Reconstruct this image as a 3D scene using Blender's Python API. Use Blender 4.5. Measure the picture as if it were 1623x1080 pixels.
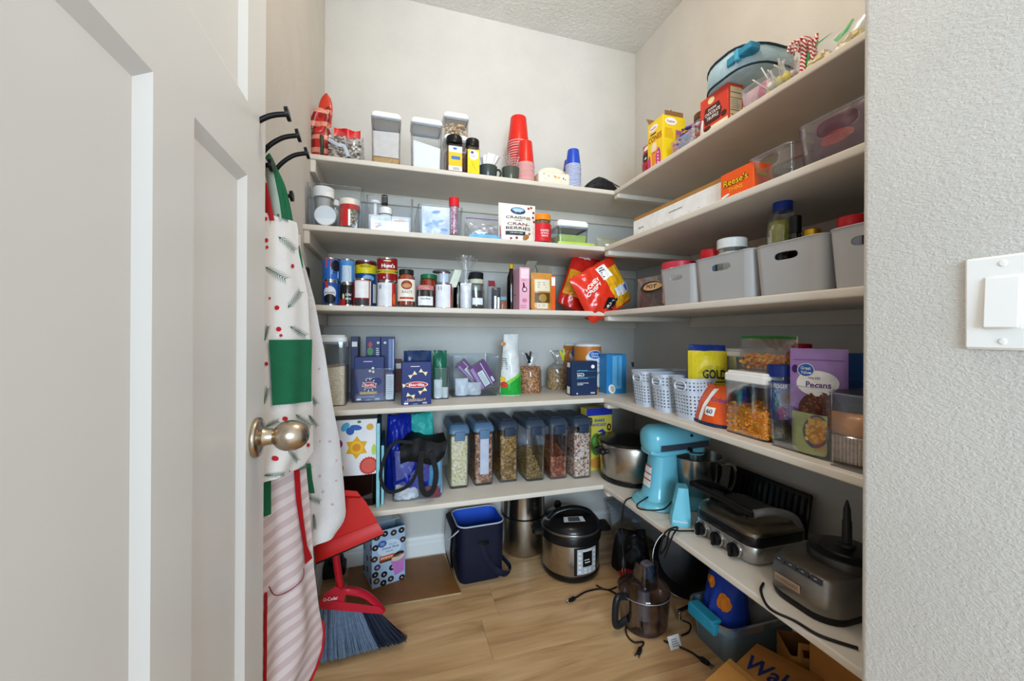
import bpy, math, random
from mathutils import Vector, Matrix, noise
D = bpy.data; SC = bpy.context.scene; COL = SC.collection
for _o in list(D.objects): D.objects.remove(_o)
PI = math.pi
# ------------------------------------------------------------------ camera
F, CX, CY, EYE = 633.4, 811.5, 527.9, 0.9823
YAW, ROLL, PITCH = math.radians(16.815), math.radians(.2922), math.radians(.033)
CAMM = Matrix.Rotation(-YAW, 3, 'Z') @ Matrix.Rotation(PI/2 + PITCH, 3, 'X') @ Matrix.Rotation(ROLL, 3, 'Z')
cd = D.cameras.new('camera'); cam = D.objects.new('camera', cd); COL.objects.link(cam)
cam.matrix_world = Matrix.Translation((0, 0, EYE)) @ CAMM.to_4x4()
cd.sensor_width = 36; cd.lens = F/1623*36; cd.shift_y = (CY - 540)/1623; cd.clip_start = .02
SC.camera = cam
# ------------------------------------------------------------------ light and exposure
W = D.worlds.new('hall_daylight'); SC.world = W; W.use_nodes = True
bg = W.node_tree.nodes['Background']; bg.inputs[0].default_value = (.97, .985, 1, 1); bg.inputs[1].default_value = .95
vs = SC.view_settings; vs.view_transform = 'Standard'; vs.look = 'None'; vs.exposure = .15; vs.gamma = 1
vs.use_curve_mapping = False
SC.cycles.transparent_max_bounces = 40
def area(name, loc, rot, size, power, col, sy=None):
    l = D.lights.new(name, 'AREA'); l.energy = power; l.color = col; l.size = size
    if sy: l.shape = 'RECTANGLE'; l.size_y = sy
    o = D.objects.new(name, l); COL.objects.link(o); o.location = loc; o.rotation_euler = rot
    return o
# unseen area fill added behind the camera for cool hall daylight
area('hall_fill_light', (-.22, -2.3, 1.3), (math.radians(90), 0, math.radians(-9)), 1.2, 104, (.62, .83, 1), 1.2)
# ------------------------------------------------------------------ geometry helpers
def ray(x, y): return CAMM @ Vector(((x-CX)/F, -(y-CY)/F, -1))
CAM0 = Vector((0, 0, EYE))
def pY(x, y, Y): d = ray(x, y); return CAM0 + d*(Y/d.y)
def pX(x, y, X): d = ray(x, y); return CAM0 + d*(X/d.x)
def pZ(x, y, Z): d = ray(x, y); return CAM0 + d*((Z-EYE)/d.z)
def pPl(x, y, A, B):                      # vertical plane through plan points A, B
    d = ray(x, y); n = Vector((B[1]-A[1], A[0]-B[0], 0)); a = Vector((A[0], A[1], 0))
    return CAM0 + d*((a-CAM0).dot(n)/d.dot(n))
def s2l(c):
    c = c/255 if c > 1 else c
    return c/12.92 if c <= .04045 else ((c+.055)/1.055)**2.4
def rgb(*c):
    if len(c) == 1:
        c = c[0]
        if isinstance(c, str): c = tuple(int(c[i:i+2], 16) for i in (0, 2, 4))
    return tuple((s2l(float(k)) if k > 1 else s2l(k*255 if k else 0)) for k in c) + (1,)
MATS = {}
def mk(col, rough=.5, metal=0, var=.08, vs=40, bump=0, bs=200, spec=.28, coat=0, name=None, alpha=None, trans=0, aniso=0):
    key = (str(col), rough, metal, var, vs, bump, bs, spec, coat, name, trans)
    if key in MATS: return MATS[key]
    m = D.materials.new(name or 'surface'); m.use_nodes = True; nt = m.node_tree; b = nt.nodes['Principled BSDF']
    c = rgb(col)
    tc = nt.nodes.new('ShaderNodeTexCoord')
    n = nt.nodes.new('ShaderNodeTexNoise'); n.inputs['Scale'].default_value = vs; n.inputs['Detail'].default_value = 3
    nt.links.new(tc.outputs['Object'], n.inputs['Vector'])
    r = nt.nodes.new('ShaderNodeMapRange'); r.inputs[1].default_value = .3; r.inputs[2].default_value = .7
    r.inputs[3].default_value = 1-var; r.inputs[4].default_value = 1+var*.5
    nt.links.new(n.outputs['Fac'], r.inputs[0])
    x = nt.nodes.new('ShaderNodeVectorMath'); x.operation = 'SCALE'; x.inputs[0].default_value = c[:3]
    nt.links.new(r.outputs[0], x.inputs['Scale']); nt.links.new(x.outputs[0], b.inputs['Base Color'])
    b.inputs['Roughness'].default_value = rough; b.inputs['Metallic'].default_value = metal
    b.inputs['Specular IOR Level'].default_value = spec; b.inputs['Coat Weight'].default_value = coat*.6; b.inputs['Coat Roughness'].default_value = .08
    if bump:
        n2 = nt.nodes.new('ShaderNodeTexNoise'); n2.inputs['Scale'].default_value = bs; n2.inputs['Detail'].default_value = 4
        nt.links.new(tc.outputs['Object'], n2.inputs['Vector'])
        bp = nt.nodes.new('ShaderNodeBump'); bp.inputs['Strength'].default_value = bump; bp.inputs['Distance'].default_value = .01
        nt.links.new(n2.outputs['Fac'], bp.inputs['Height']); nt.links.new(bp.outputs[0], b.inputs['Normal'])
    MATS[key] = m; return m
def clear(tint=(236, 240, 243), refl=.10, rough=.05, name='clear_plastic', haze=0):
    key = ('clear', str(tint), refl, rough, haze)
    if key in MATS: return MATS[key]
    m = D.materials.new(name); m.use_nodes = True; nt = m.node_tree; nt.nodes.clear()
    out = nt.nodes.new('ShaderNodeOutputMaterial'); tr = nt.nodes.new('ShaderNodeBsdfTransparent'); tr.inputs[0].default_value = rgb(tint)
    gl = nt.nodes.new('ShaderNodeBsdfGlossy'); gl.inputs['Roughness'].default_value = rough; gl.inputs[0].default_value = (.95, .97, 1, 1)
    lw = nt.nodes.new('ShaderNodeLayerWeight'); lw.inputs['Blend'].default_value = .35
    n = nt.nodes.new('ShaderNodeTexNoise'); n.inputs['Scale'].default_value = 18
    mr = nt.nodes.new('ShaderNodeMapRange'); mr.inputs[3].default_value = refl*.1; mr.inputs[4].default_value = .5
    nt.links.new(lw.outputs['Fresnel'], mr.inputs[0])
    mx = nt.nodes.new('ShaderNodeMixShader'); nt.links.new(mr.outputs[0], mx.inputs[0])
    bp = nt.nodes.new('ShaderNodeBump'); bp.inputs['Strength'].default_value = .08; nt.links.new(n.outputs['Fac'], bp.inputs['Height'])
    nt.links.new(bp.outputs[0], gl.inputs['Normal'])
    src = tr
    if haze:
        df = nt.nodes.new('ShaderNodeBsdfTranslucent'); df.inputs[0].default_value = rgb(tint)
        d2 = nt.nodes.new('ShaderNodeBsdfDiffuse'); d2.inputs[0].default_value = rgb(tint)
        a = nt.nodes.new('ShaderNodeMixShader'); nt.links.new(df.outputs[0], a.inputs[1]); nt.links.new(d2.outputs[0], a.inputs[2])
        h = nt.nodes.new('ShaderNodeMixShader'); h.inputs[0].default_value = haze
        nt.links.new(tr.outputs[0], h.inputs[1]); nt.links.new(a.outputs[0], h.inputs[2]); src = h
    nt.links.new(src.outputs[0], mx.inputs[1]); nt.links.new(gl.outputs[0], mx.inputs[2]); nt.links.new(mx.outputs[0], out.inputs[0])
    MATS[key] = m; return m
def grain(cols, scale=140, bump=.5, rough=.6, name='grain', rnd=1):   # loose dry goods seen as grains
    key = ('grain', str(cols), scale, bump)
    if key in MATS: return MATS[key]
    m = D.materials.new(name); m.use_nodes = True; nt = m.node_tree; b = nt.nodes['Principled BSDF']
    tc = nt.nodes.new('ShaderNodeTexCoord'); v = nt.nodes.new('ShaderNodeTexVoronoi'); v.inputs['Scale'].default_value = scale
    v.inputs['Randomness'].default_value = rnd
    nt.links.new(tc.outputs['Object'], v.inputs['Vector'])
    sp = nt.nodes.new('ShaderNodeSeparateColor'); nt.links.new(v.outputs['Color'], sp.inputs[0])
    cr = nt.nodes.new('ShaderNodeValToRGB'); cr.color_ramp.interpolation = 'CONSTANT'
    e = cr.color_ramp.elements
    while len(e) < len(cols): e.new(.5)
    for i, c in enumerate(cols): e[i].position = i/len(cols); e[i].color = rgb(c)
    nt.links.new(sp.outputs[0], cr.inputs[0]); nt.links.new(cr.outputs[0], b.inputs['Base Color'])
    bp = nt.nodes.new('ShaderNodeBump'); bp.invert = True; bp.inputs['Strength'].default_value = bump; bp.inputs['Distance'].default_value = .004
    nt.links.new(v.outputs['Distance'], bp.inputs['Height']); nt.links.new(bp.outputs[0], b.inputs['Normal'])
    b.inputs['Roughness'].default_value = rough; MATS[key] = m; return m
def front(y=0): return lambda u, v: (u, y, v)
def back(y=0): return lambda u, v: (-u, y, v)
def left(x=0): return lambda u, v: (x, -u, v)     # seen from -X: right hand is -Y
def right(x=0): return lambda u, v: (x, u, v)
def top(z=0): return lambda u, v: (u, v, z)
def cyl(R, z0=0): return lambda u, v: (R*math.sin(u/R), -R*math.cos(u/R), v+z0)
TXT = {}
def textmesh(s, off):
    k = (s, off)
    if k in TXT: return TXT[k]
    c = D.curves.new('t', 'FONT'); c.body = s; c.offset = off; c.resolution_u = 3; c.fill_mode = 'FRONT'
    o = D.objects.new('t', c); COL.objects.link(o)
    me = D.meshes.new_from_object(o.evaluated_get(bpy.context.evaluated_depsgraph_get()))
    V = [tuple(v.co[:2]) for v in me.vertices]; Fc = [tuple(p.vertices) for p in me.polygons]
    D.objects.remove(o); D.curves.remove(c); D.meshes.remove(me)
    if V:
        x0 = min(v[0] for v in V); x1 = max(v[0] for v in V); y0 = min(v[1] for v in V); y1 = max(v[1] for v in V)
        V = [((v[0]-(x0+x1)/2)/max(x1-x0, 1e-6), (v[1]-(y0+y1)/2)/max(y1-y0, 1e-6)) for v in V]
    TXT[k] = (V, Fc); return TXT[k]
class MB:
    def __init__(s, m=None): s.v = []; s.f = []; s.mi = []; s.mats = []; s.cur = 0; s.use(m) if m else None
    def use(s, m):
        if m not in s.mats: s.mats.append(m)
        s.cur = s.mats.index(m); return s
    def add(s, V, Fc, xf=None):
        n = len(s.v); s.v += [tuple(xf(*v)) if xf else tuple(v) for v in V]
        for f in Fc: s.f.append(tuple(i+n for i in f)); s.mi.append(s.cur)
        return s
    def box(s, x0, x1, y0, y1, z0, z1, xf=None):
        V = [(x, y, z) for z in (z0, z1) for y in (y0, y1) for x in (x0, x1)]
        return s.add(V, [(0, 2, 3, 1), (4, 5, 7, 6), (0, 1, 5, 4), (2, 6, 7, 3), (0, 4, 6, 2), (1, 3, 7, 5)], xf)
    def loft(s, loops, c0=True, c1=True, closed=True, xf=None):
        n = len(loops[0]); V = [p for l in loops for p in l]; Fc = []
        for i in range(len(loops)-1):
            for j in range(n if closed else n-1):
                k = (j+1) % n; Fc.append((i*n+j, i*n+k, (i+1)*n+k, (i+1)*n+j))
        if c0: Fc.append(tuple(range(n))[::-1])
        if c1: Fc.append(tuple(range((len(loops)-1)*n, len(loops)*n)))
        return s.add(V, Fc, xf)
    def rbox(s, x0, x1, y0, y1, z0, z1, r=.004, n=2, b=None, xf=None):
        b = r*.6 if b is None else b; cx, cy, w, d = (x0+x1)/2, (y0+y1)/2, x1-x0, y1-y0
        L = [rl(cx, cy, w-2*b, d-2*b, max(r-b, .0003), z0, n), rl(cx, cy, w, d, r, z0+b, n), rl(cx, cy, w, d, r, z1-b, n), rl(cx, cy, w-2*b, d-2*b, max(r-b, .0003), z1, n)]
        return s.loft(L, xf=xf)
    def lathe(s, prof, seg=20, c=(0, 0, 0), xf=None, cap0=False, cap1=False):
        L = [[(c[0]+r*math.cos(2*PI*i/seg), c[1]+r*math.sin(2*PI*i/seg), c[2]+z) for i in range(seg)] for r, z in prof]
        return s.loft(L, cap0, cap1, True, xf)
    def tube(s, pts, r, seg=8, caps=True, xf=None, closed=False, flat=None):
        P = [Vector(p) for p in pts]; L = []; t0 = None; n = len(P); N = None
        for i in range(n):
            t = ((P[(i+1) % n] - P[i-1]) if closed else (P[min(i+1, n-1)] - P[max(i-1, 0)])).normalized()
            if N is None:
                a = Vector((0, 0, 1)) if abs(t.z) < .9 else Vector((1, 0, 0)); N = (a - t*a.dot(t)).normalized()
            else: N = (N - t*N.dot(t)).normalized()
            Bn = t.cross(N); rr = r[i] if isinstance(r, (list, tuple)) else r; fl = flat or 1
            L.append([tuple(P[i] + N*(rr*math.cos(2*PI*k/seg)) + Bn*(rr*fl*math.sin(2*PI*k/seg))) for k in range(seg)])
        if closed: L.append(L[0])
        return s.loft(L, caps and not closed, caps and not closed, True, xf)
    def sheet(s, fn, nu, nv, flip=False):
        V = [fn(i/nu, j/nv) for j in range(nv+1) for i in range(nu+1)]; Fc = []
        for j in range(nv):
            for i in range(nu):
                a = j*(nu+1)+i; q = (a, a+1, a+nu+2, a+nu+1); Fc.append(q[::-1] if flip else q)
        return s.add(V, Fc)
    def rect(s, u0, u1, v0, v1, mp, n=1):
        return s.sheet(lambda a, b: mp(u0+(u1-u0)*a, v0+(v1-v0)*b), n, 1 if n == 1 else max(1, n//2))
    def poly(s, pts, mp): return s.add([mp(*p) for p in pts], [tuple(range(len(pts)))])
    def ell(s, u, v, ru, rv, mp, n=18, rot=0):
        c, q = math.cos(rot), math.sin(rot); K = 1 if max(ru, rv) < .006 else (2 if max(ru, rv) < .014 else 4)
        V = [mp(u, v)]; Fc = []
        for k in range(1, K+1):
            for i in range(n): a, b = ru*k/K*math.cos(2*PI*i/n), rv*k/K*math.sin(2*PI*i/n); V.append(mp(u+c*a-q*b, v+q*a+c*b))
        for i in range(n):
            j = (i+1) % n; Fc.append((0, 1+i, 1+j))
            for k in range(K-1): Fc.append((1+k*n+i, 1+(k+1)*n+i, 1+(k+1)*n+j, 1+k*n+j))
        return s.add(V, Fc)
    def text(s, t, u, v, w, h, mp, off=.012, rot=0, fixed=True):
        V, Fc = textmesh(t, off); c, q = math.cos(rot), math.sin(rot)
        return s.add([mp(u+c*a*w-q*b*h, v+q*a*w+c*b*h) for a, b in V], Fc)
    def lines(s, u0, u1, v0, v1, n, mp, fill=.45, seed=0):     # small print that is not legible: rows of bars
        rd = random.Random(seed)
        for i in range(n):
            z = v1-(i+.5)*(v1-v0)/n; hh = (v1-v0)/n*fill/2
            s.rect(u0, u1-(u1-u0)*rd.random()*.3, z-hh, z+hh, mp)
        return s
    def build(s, name, parent=None, smooth=30, kind=None, label=None):
        me = D.meshes.new(name); me.from_pydata(s.v, [], s.f)
        for m in s.mats: me.materials.append(m)
        me.polygons.foreach_set('material_index', s.mi)
        if smooth:
            me.polygons.foreach_set('use_smooth', [True]*len(s.f)); me.set_sharp_from_angle(angle=math.radians(smooth))
        me.update(); o = D.objects.new(name, me); COL.objects.link(o)
        if parent: o.parent = parent
        if kind: o['kind'] = kind
        if label: o['label'] = label
        return o
def rl(cx, cy, w, d, r, z, n=3):          # rounded rectangle loop, counter-clockwise from front right
    P = []; r = min(r, w/2-1e-5, d/2-1e-5)
    for qx, qy, a in ((1, -1, -90), (1, 1, 0), (-1, 1, 90), (-1, -1, 180)):
        for i in range(n+1):
            t = math.radians(a+90*i/n); P.append((cx+qx*(w/2-r)+r*math.cos(t), cy+qy*(d/2-r)+r*math.sin(t), z))
    return P
def thing(name, label, cat, loc=(0, 0, 0), rz=0, group=None, rot=None):
    o = D.objects.new(name, None); COL.objects.link(o); o.empty_display_size = .05
    o.location = loc; o.rotation_euler = rot if rot else (0, 0, rz); o['label'] = label; o['category'] = cat
    if group: o['group'] = group
    return o
def tag(o, label, cat, group=None, loc=None, rz=None):
    o['label'] = label; o['category'] = cat
    if group: o['group'] = group
    if loc: o.location = loc
    if rz is not None: o.rotation_euler = (0, 0, rz)
    return o
def copy_thing(o, label, loc, rz=None, group=None):
    c = o.copy(); COL.objects.link(c); c.location = loc; c['label'] = label
    if rz is not None: c.rotation_euler = (0, 0, rz)
    if group: c['group'] = group
    for ch in list(o.children):
        k = ch.copy(); COL.objects.link(k); k.parent = c
        for g in list(ch.children): q = g.copy(); COL.objects.link(q); q.parent = k
    return c
def struct(mb, name, smooth=0, parent=None):
    o = mb.build(name, parent, smooth)
    if not parent: o['kind'] = 'structure'
    return o
# ------------------------------------------------------------------ the pantry
BY, RX, LX, CZ = 1.8044, 1.2072, -.2683, 2.436            # back wall, right wall, left wall, ceiling
ZS = {1: 1.5909, 2: 1.3250, 3: 1.0695, 4: .7288, 5: .3876}  # shelf tops
BF = {k: BY-(.305 if k == 1 else .405) for k in ZS}       # front of the back boards
RF = {k: RX-(.305 if k == 1 else .407) for k in ZS}       # front of the right boards
JX, JY = .724, .455                                       # corner of the entry wall
def plaster(col, bump, name, scale=95):
    m = mk(col, .85, 0, .05, 6, 0, name=name, spec=.25); nt = m.node_tree; b = nt.nodes['Principled BSDF']
    tc = nt.nodes.new('ShaderNodeTexCoord')
    a = nt.nodes.new('ShaderNodeTexNoise'); a.inputs['Scale'].default_value = scale; a.inputs['Detail'].default_value = 4; a.inputs['Distortion'].default_value = .8
    mp = nt.nodes.new('ShaderNodeMapping'); mp.inputs['Scale'].default_value = (1, 1, 1.9)
    nt.links.new(tc.outputs['Object'], mp.inputs[0]); nt.links.new(mp.outputs[0], a.inputs['Vector'])
    r = nt.nodes.new('ShaderNodeMapRange'); r.inputs[1].default_value = .38; r.inputs[2].default_value = .62
    nt.links.new(a.outputs['Fac'], r.inputs[0])
    bp = nt.nodes.new('ShaderNodeBump'); bp.inputs['Strength'].default_value = bump; bp.inputs['Distance'].default_value = .004
    nt.links.new(r.outputs[0], bp.inputs['Height']); nt.links.new(bp.outputs[0], b.inputs['Normal'])
    return m
WALL = plaster('cfccc6', .22, 'wall_paint', 150); CEIL = plaster('e4e3de', .5, 'ceiling_paint', 60)
WHITE = mk('eae8e3', .38, 0, .02, 8, name='white_trim_paint'); SHELF = mk('d4cbbe', .42, 0, .05, 9, .02, 40, name='shelf_paint')
struct(MB(WALL).box(LX-.1, RX+.1, BY, BY+.1, -.02, CZ), 'wall_back')
struct(MB(WALL).box(RX, RX+.1, JY-.1, BY+.1, -.02, CZ), 'wall_right')
struct(MB(WALL).box(LX-.1, LX, -.3, BY+.1, -.02, CZ), 'wall_left')
def bull(r):                                              # entry wall with a bullnosed plaster corner
    n = 8; P = [(JX, -.3)]
    P += [(JX+r-r*math.cos(PI/2*i/n), JY-r+r*math.sin(PI/2*i/n)) for i in range(n+1)]
    P += [(RX+.1, JY), (RX+.1, -.3)]
    return P
b = MB(WALL); P = bull(.012); b.loft([[(x, y, -.02) for x, y in P][::-1], [(x, y, CZ) for x, y in P][::-1]])
struct(b, 'wall_entry', 30)
struct(MB(CEIL).box(LX-.1, RX+.1, -.3, BY+.1, CZ, CZ+.06), 'ceiling')
# floor: separate planks on a dark bed
def plank_mat():
    m = D.materials.new('oak_plank'); m.use_nodes = True; nt = m.node_tree; b = nt.nodes['Principled BSDF']; L = nt.links.new
    tc = nt.nodes.new('ShaderNodeTexCoord'); oi = nt.nodes.new('ShaderNodeObjectInfo')
    sc = nt.nodes.new('ShaderNodeVectorMath'); sc.operation = 'SCALE'; sc.inputs[0].default_value = (9, 5, 3); L(oi.outputs['Random'], sc.inputs['Scale'])
    ad = nt.nodes.new('ShaderNodeVectorMath'); ad.operation = 'ADD'; L(tc.outputs['Object'], ad.inputs[0]); L(sc.outputs[0], ad.inputs[1])
    mp = nt.nodes.new('ShaderNodeMapping'); mp.inputs['Scale'].default_value = (1.3, 9, 9); L(ad.outputs[0], mp.inputs[0])
    n = nt.nodes.new('ShaderNodeTexNoise'); n.inputs['Scale'].default_value = 1.6; n.inputs['Detail'].default_value = 7; n.inputs['Distortion'].default_value = 1.1; L(mp.outputs[0], n.inputs['Vector'])
    cr = nt.nodes.new('ShaderNodeValToRGB'); e = cr.color_ramp.elements
    e[0].position = .30; e[0].color = rgb('9c7850'); e[1].position = .72; e[1].color = rgb('dab588')
    k = e.new(.48); k.color = rgb('c49c6e'); L(n.outputs['Fac'], cr.inputs[0])
    mp2 = nt.nodes.new('ShaderNodeMapping'); mp2.inputs['Scale'].default_value = (4, 90, 90); L(ad.outputs[0], mp2.inputs[0])
    n2 = nt.nodes.new('ShaderNodeTexNoise'); n2.inputs['Scale'].default_value = 2; n2.inputs['Detail'].default_value = 3; L(mp2.outputs[0], n2.inputs['Vector'])
    mr = nt.nodes.new('ShaderNodeMapRange'); mr.inputs[3].default_value = .84; mr.inputs[4].default_value = 1.1; L(n2.outputs['Fac'], mr.inputs[0])
    # knots
    v = nt.nodes.new('ShaderNodeTexVoronoi'); v.inputs['Scale'].default_value = 4.2; mp3 = nt.nodes.new('ShaderNodeMapping'); mp3.inputs['Scale'].default_value = (.8, 1.6, 1)
    L(ad.outputs[0], mp3.inputs[0]); L(mp3.outputs[0], v.inputs['Vector'])
    kr = nt.nodes.new('ShaderNodeMapRange'); kr.inputs[1].default_value = .015; kr.inputs[2].default_value = .05; kr.inputs[3].default_value = .45; kr.inputs[4].default_value = 1; L(v.outputs['Distance'], kr.inputs[0])
    mu = nt.nodes.new('ShaderNodeMath'); mu.operation = 'MULTIPLY'; L(mr.outputs[0], mu.inputs[0]); L(kr.outputs[0], mu.inputs[1])
    orr = nt.nodes.new('ShaderNodeMapRange'); orr.inputs[3].default_value = .93; orr.inputs[4].default_value = 1.06; L(oi.outputs['Random'], orr.inputs[0])
    mu2 = nt.nodes.new('ShaderNodeMath'); mu2.operation = 'MULTIPLY'; L(mu.outputs[0], mu2.inputs[0]); L(orr.outputs[0], mu2.inputs[1])
    x = nt.nodes.new('ShaderNodeVectorMath'); x.operation = 'SCALE'; L(cr.outputs[0], x.inputs[0]); L(mu2.outputs[0], x.inputs['Scale']); L(x.outputs[0], b.inputs['Base Color'])
    b.inputs['Roughness'].default_value = .42; return m
fl = struct(MB(mk('5d4a38', .8, name='floor_joint')).box(LX-.1, RX+.1, -.3, BY+.1, -.03, -.0012), 'floor')
PM = plank_mat(); PWID = .180; y = BY+.04; row = 0
offs = [.0, .62, .30, .86, .14, .50, .74, .22]; PL = 1.22
SEAM = pZ(640, 1007, 0).y; JOIN = pZ(763, 985, 0).x       # a joint seen in the photo fixes the pattern
y0 = SEAM - PWID*10
for i in range(20):
    a, c = y0+i*PWID, y0+(i+1)*PWID
    if c < -1 or a > BY: continue
    ox = JOIN if i == 9 else offs[i % 8]*PL
    xs = [x for x in [ox+k*PL for k in range(-4, 4)]]
    for x in xs:
        x0, x1 = max(x, LX-.05), min(x+PL, RX+.05)
        if x1-x0 < .05: continue
        p = MB(PM).rbox(x0+.0004, x1-.0004, a+.0004, min(c, BY)-.0004, -.006, 0, .0006, 1).build('plank', fl, 0)
# flush ceiling lamp above the doorway side of the pantry
lp = thing('ceiling_lamp', 'round frosted flush ceiling lamp above the pantry floor', 'ceiling lamp', (.42, .78, CZ))
MB(mk('f0eee8', .4)).lathe([(0, 0), (.11, 0), (.11, -.02), (.1, -.022)], 28).build('base', lp)
ld = D.lights.new('lamp_bulb', 'POINT'); ld.energy = 14; ld.color = (1, .84, .67); ld.shadow_soft_size = .07
lo = D.objects.new('lamp_bulb', ld); COL.objects.link(lo); lo.location = (.42, .78, CZ-.11)
# baseboards with a stepped profile
BB = mk('f0efec', .4, 0, .02, 8, name='baseboard_paint')
def baseboard(name, p, q, nrm):
    prof = [(0, 0), (.014, 0), (.014, .055), (.011, .060), (.011, .072), (.008, .077), (.006, .084), (0, .086)]
    L = [[(e[0]+nrm[0]*t, e[1]+nrm[1]*t, z) for t, z in prof] for e in (p, q)]
    return struct(MB(BB).loft(L), name)
baseboard('baseboard_back', (LX, BY), (RX, BY), (0, -1)); baseboard('baseboard_right', (RX, JY), (RX, BY), (-1, 0)); baseboard('baseboard_left', (LX, .86), (LX, BY), (1, 0))
# shelves: back boards run wall to wall, right boards butt against them on a cleat
ORD = {1: 'top', 2: 'second from top', 3: 'third from top', 4: 'fourth from top', 5: 'lowest'}
def board(x0, x1, y0, y1, zt, fr, th=.0185):              # fr: which side carries the rounded front edge
    m = MB(SHELF); r = .004; n = 4
    pr = [(r*(1-math.sin(PI/2*i/n)), zt-r+r*math.cos(PI/2*i/n)) for i in range(n+1)]    # (inset, z) top corner
    pr = [(r-r*math.sin(PI/2*i/n), zt-r+r*math.cos(PI/2*i/n)) for i in range(n+1)] + [(r-r*math.cos(PI/2*i/n), zt-th+r-r*math.sin(PI/2*i/n)) for i in range(n+1)]
    if fr == 'y':
        pf = [(y0+t, z) for t, z in pr]+[(y1, zt-th), (y1, zt)]
        m.loft([[(x0, a, z) for a, z in pf], [(x1, a, z) for a, z in pf]])
    else:
        pf = [(x0+t, z) for t, z in pr]+[(x1, zt-th), (x1, zt)]
        m.loft([[(a, y0, z) for a, z in pf][::-1], [(a, y1, z) for a, z in pf][::-1]])
    return m
for k in ZS:
    z = ZS[k]-.0185; t = .018; hgt = .042
    s = thing('wall_shelf', f'{ORD[k]} painted shelf board along the back wall', 'shelf', (0, 0, 0), group='back wall shelves')
    board(LX, RX, BF[k], BY, ZS[k], 'y').build('shelf_board', s, 40)
    MB(SHELF).rbox(LX+t, RX, BY-t, BY, z-hgt, z, .002, 1).build('back_cleat', s, 40)
    MB(SHELF).rbox(LX, LX+t, BF[k]+.004, BY-t, z-hgt, z, .002, 1).build('side_cleat', s, 40)
    s = thing('wall_shelf', f'{ORD[k]} painted shelf board along the right wall', 'shelf', (0, 0, 0), group='right wall shelves')
    board(RF[k], RX, JY+.001, BF[k]-.0008, ZS[k], 'x').build('shelf_board', s, 40)
    MB(SHELF).rbox(RX-t, RX, JY+.03, BF[k]-.02, z-hgt, z, .002, 1).build('wall_cleat', s, 40)
    MB(SHELF).rbox(RF[k]+.004, RX-t, BF[k]-.028, BF[k]+.008, z-.02, z, .006, 3).build('end_cleat', s, 40)
# ------------------------------------------------------------------ the open door
DP = -.225; TH = .035                                     # face of the leaf, thickness
DOORP = mk('e6e6e4', .33, 0, .015, 5, name='door_paint')
def dpy(x, y=540): return pX(x, y, DP).y
E0, E1 = dpy(419), .150                                   # latch edge and hinge edge
zp = pX(390, 275, DP).z; zr = pX(390, 157, DP).z
dr = thing('door_1', 'white panelled pantry door standing open against the left wall', 'door', (0, 0, 0)); dr['kind'] = 'structure'
del dr['category']
s1 = dpy(390.5); m0, m1 = dpy(306), dpy(240.5); REC = .009; BV = .016
def slab(name, ya, yb, za, zb): MB(DOORP).box(DP-TH, DP, min(ya, yb), max(ya, yb), za, zb).build(name, dr, 0)
slab('lock_stile', s1, E0, .008, 2.03); slab('hinge_stile', E1, E1+.1, .008, 2.03)
slab('centre_stile', m1, m0, .2, zp)
slab('lock_rail', E1+.1, s1, zp, zr); slab('bottom_rail', E1+.1, s1, .008, .2); slab('top_rail', E1+.1, s1, 1.9, 2.03)
def panel(ya, yb, za, zb):                                # recessed flat panel with a bevelled sticking
    m = MB(DOORP); x = DP-REC; o = [(DP, ya, za), (DP, yb, za), (DP, yb, zb), (DP, ya, zb)]
    i = [(x, ya+BV, za+BV), (x, yb-BV, za+BV), (x, yb-BV, zb-BV), (x, ya+BV, zb-BV)]
    bk = [(DP-TH, *p[1:]) for p in o]; m.loft([bk, o, i]); m.build('panel', dr, 0)
panel(m0, s1, .2, zp); panel(E1+.1, m1, .2, zp); panel(E1+.1, s1, zr, 1.9)
NICK = mk('b9ab98', .27, 1, .06, 30, name='satin_nickel')
kc = pX(404, 694, DP); kn = thing('door_knob', '', '', kc); del kn['label']; del kn['category']; kn.parent = dr
kxf = lambda x, y, z: (z, x, -y)
MB(NICK).lathe([(0, 0), (.0335, 0), (.0345, .002), (.0345, .006), (.032, .009), (.024, .011), (.017, .014), (.0145, .019), (.0135, .030)], 32, xf=kxf).build('rosette', kn, 40)
MB(NICK).lathe([(.0135, .028), (.0145, .0305), (.019, .034), (.0235, .040), (.0262, .048), (.0268, .056), (.0255, .065), (.022, .074), (.016, .081), (.008, .0845), (0, .085)], 32, xf=kxf).build('knob', kn, 40)
# ------------------------------------------------------------------ light switch on the entry wall
SWM = mk('f3f2ef', .3, 0, .01, 10, name='switch_plastic')
a = pX(1526, 483, JX); hh = .0585
sw = thing('light_switch', 'white rocker light switch on the plaster entry wall', 'light switch', (JX, 0, a.z))
yc = a.y - .062                                           # two-gang plate runs out of the frame
MB(SWM).rbox(-.0585, .0585, -hh, hh, 0, .0055, .003, 3, .0028, xf=lambda x, y, z: (-z, yc+x, y)).build('wall_plate', sw, 40)
for g in (-.0235, .0235):
    MB(SWM).rbox(g-.0168, g+.0168, -.0335, .0335, .004, .0064, .002, 2, xf=lambda x, y, z: (-z, yc+x, y)).build('switch_frame', sw, 40)
    m = MB(SWM); fx = lambda x, y, z: (-z-.0012-(.0035*(.5-y/.06)), yc+x, y)
    m.rbox(g-.0148, g+.0148, -.031, .031, .003, .007, .0015, 2, xf=fx).build('rocker', sw, 40)
    for zz in (-.048, .048):
        MB(SWM).lathe([(.0038, .0045), (.0038, .0058), (.003, .0066), (0, .0068)], 14, xf=lambda x, y, z: (-z, yc+g+x, y+zz)).build('screw', sw, 40)
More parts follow.
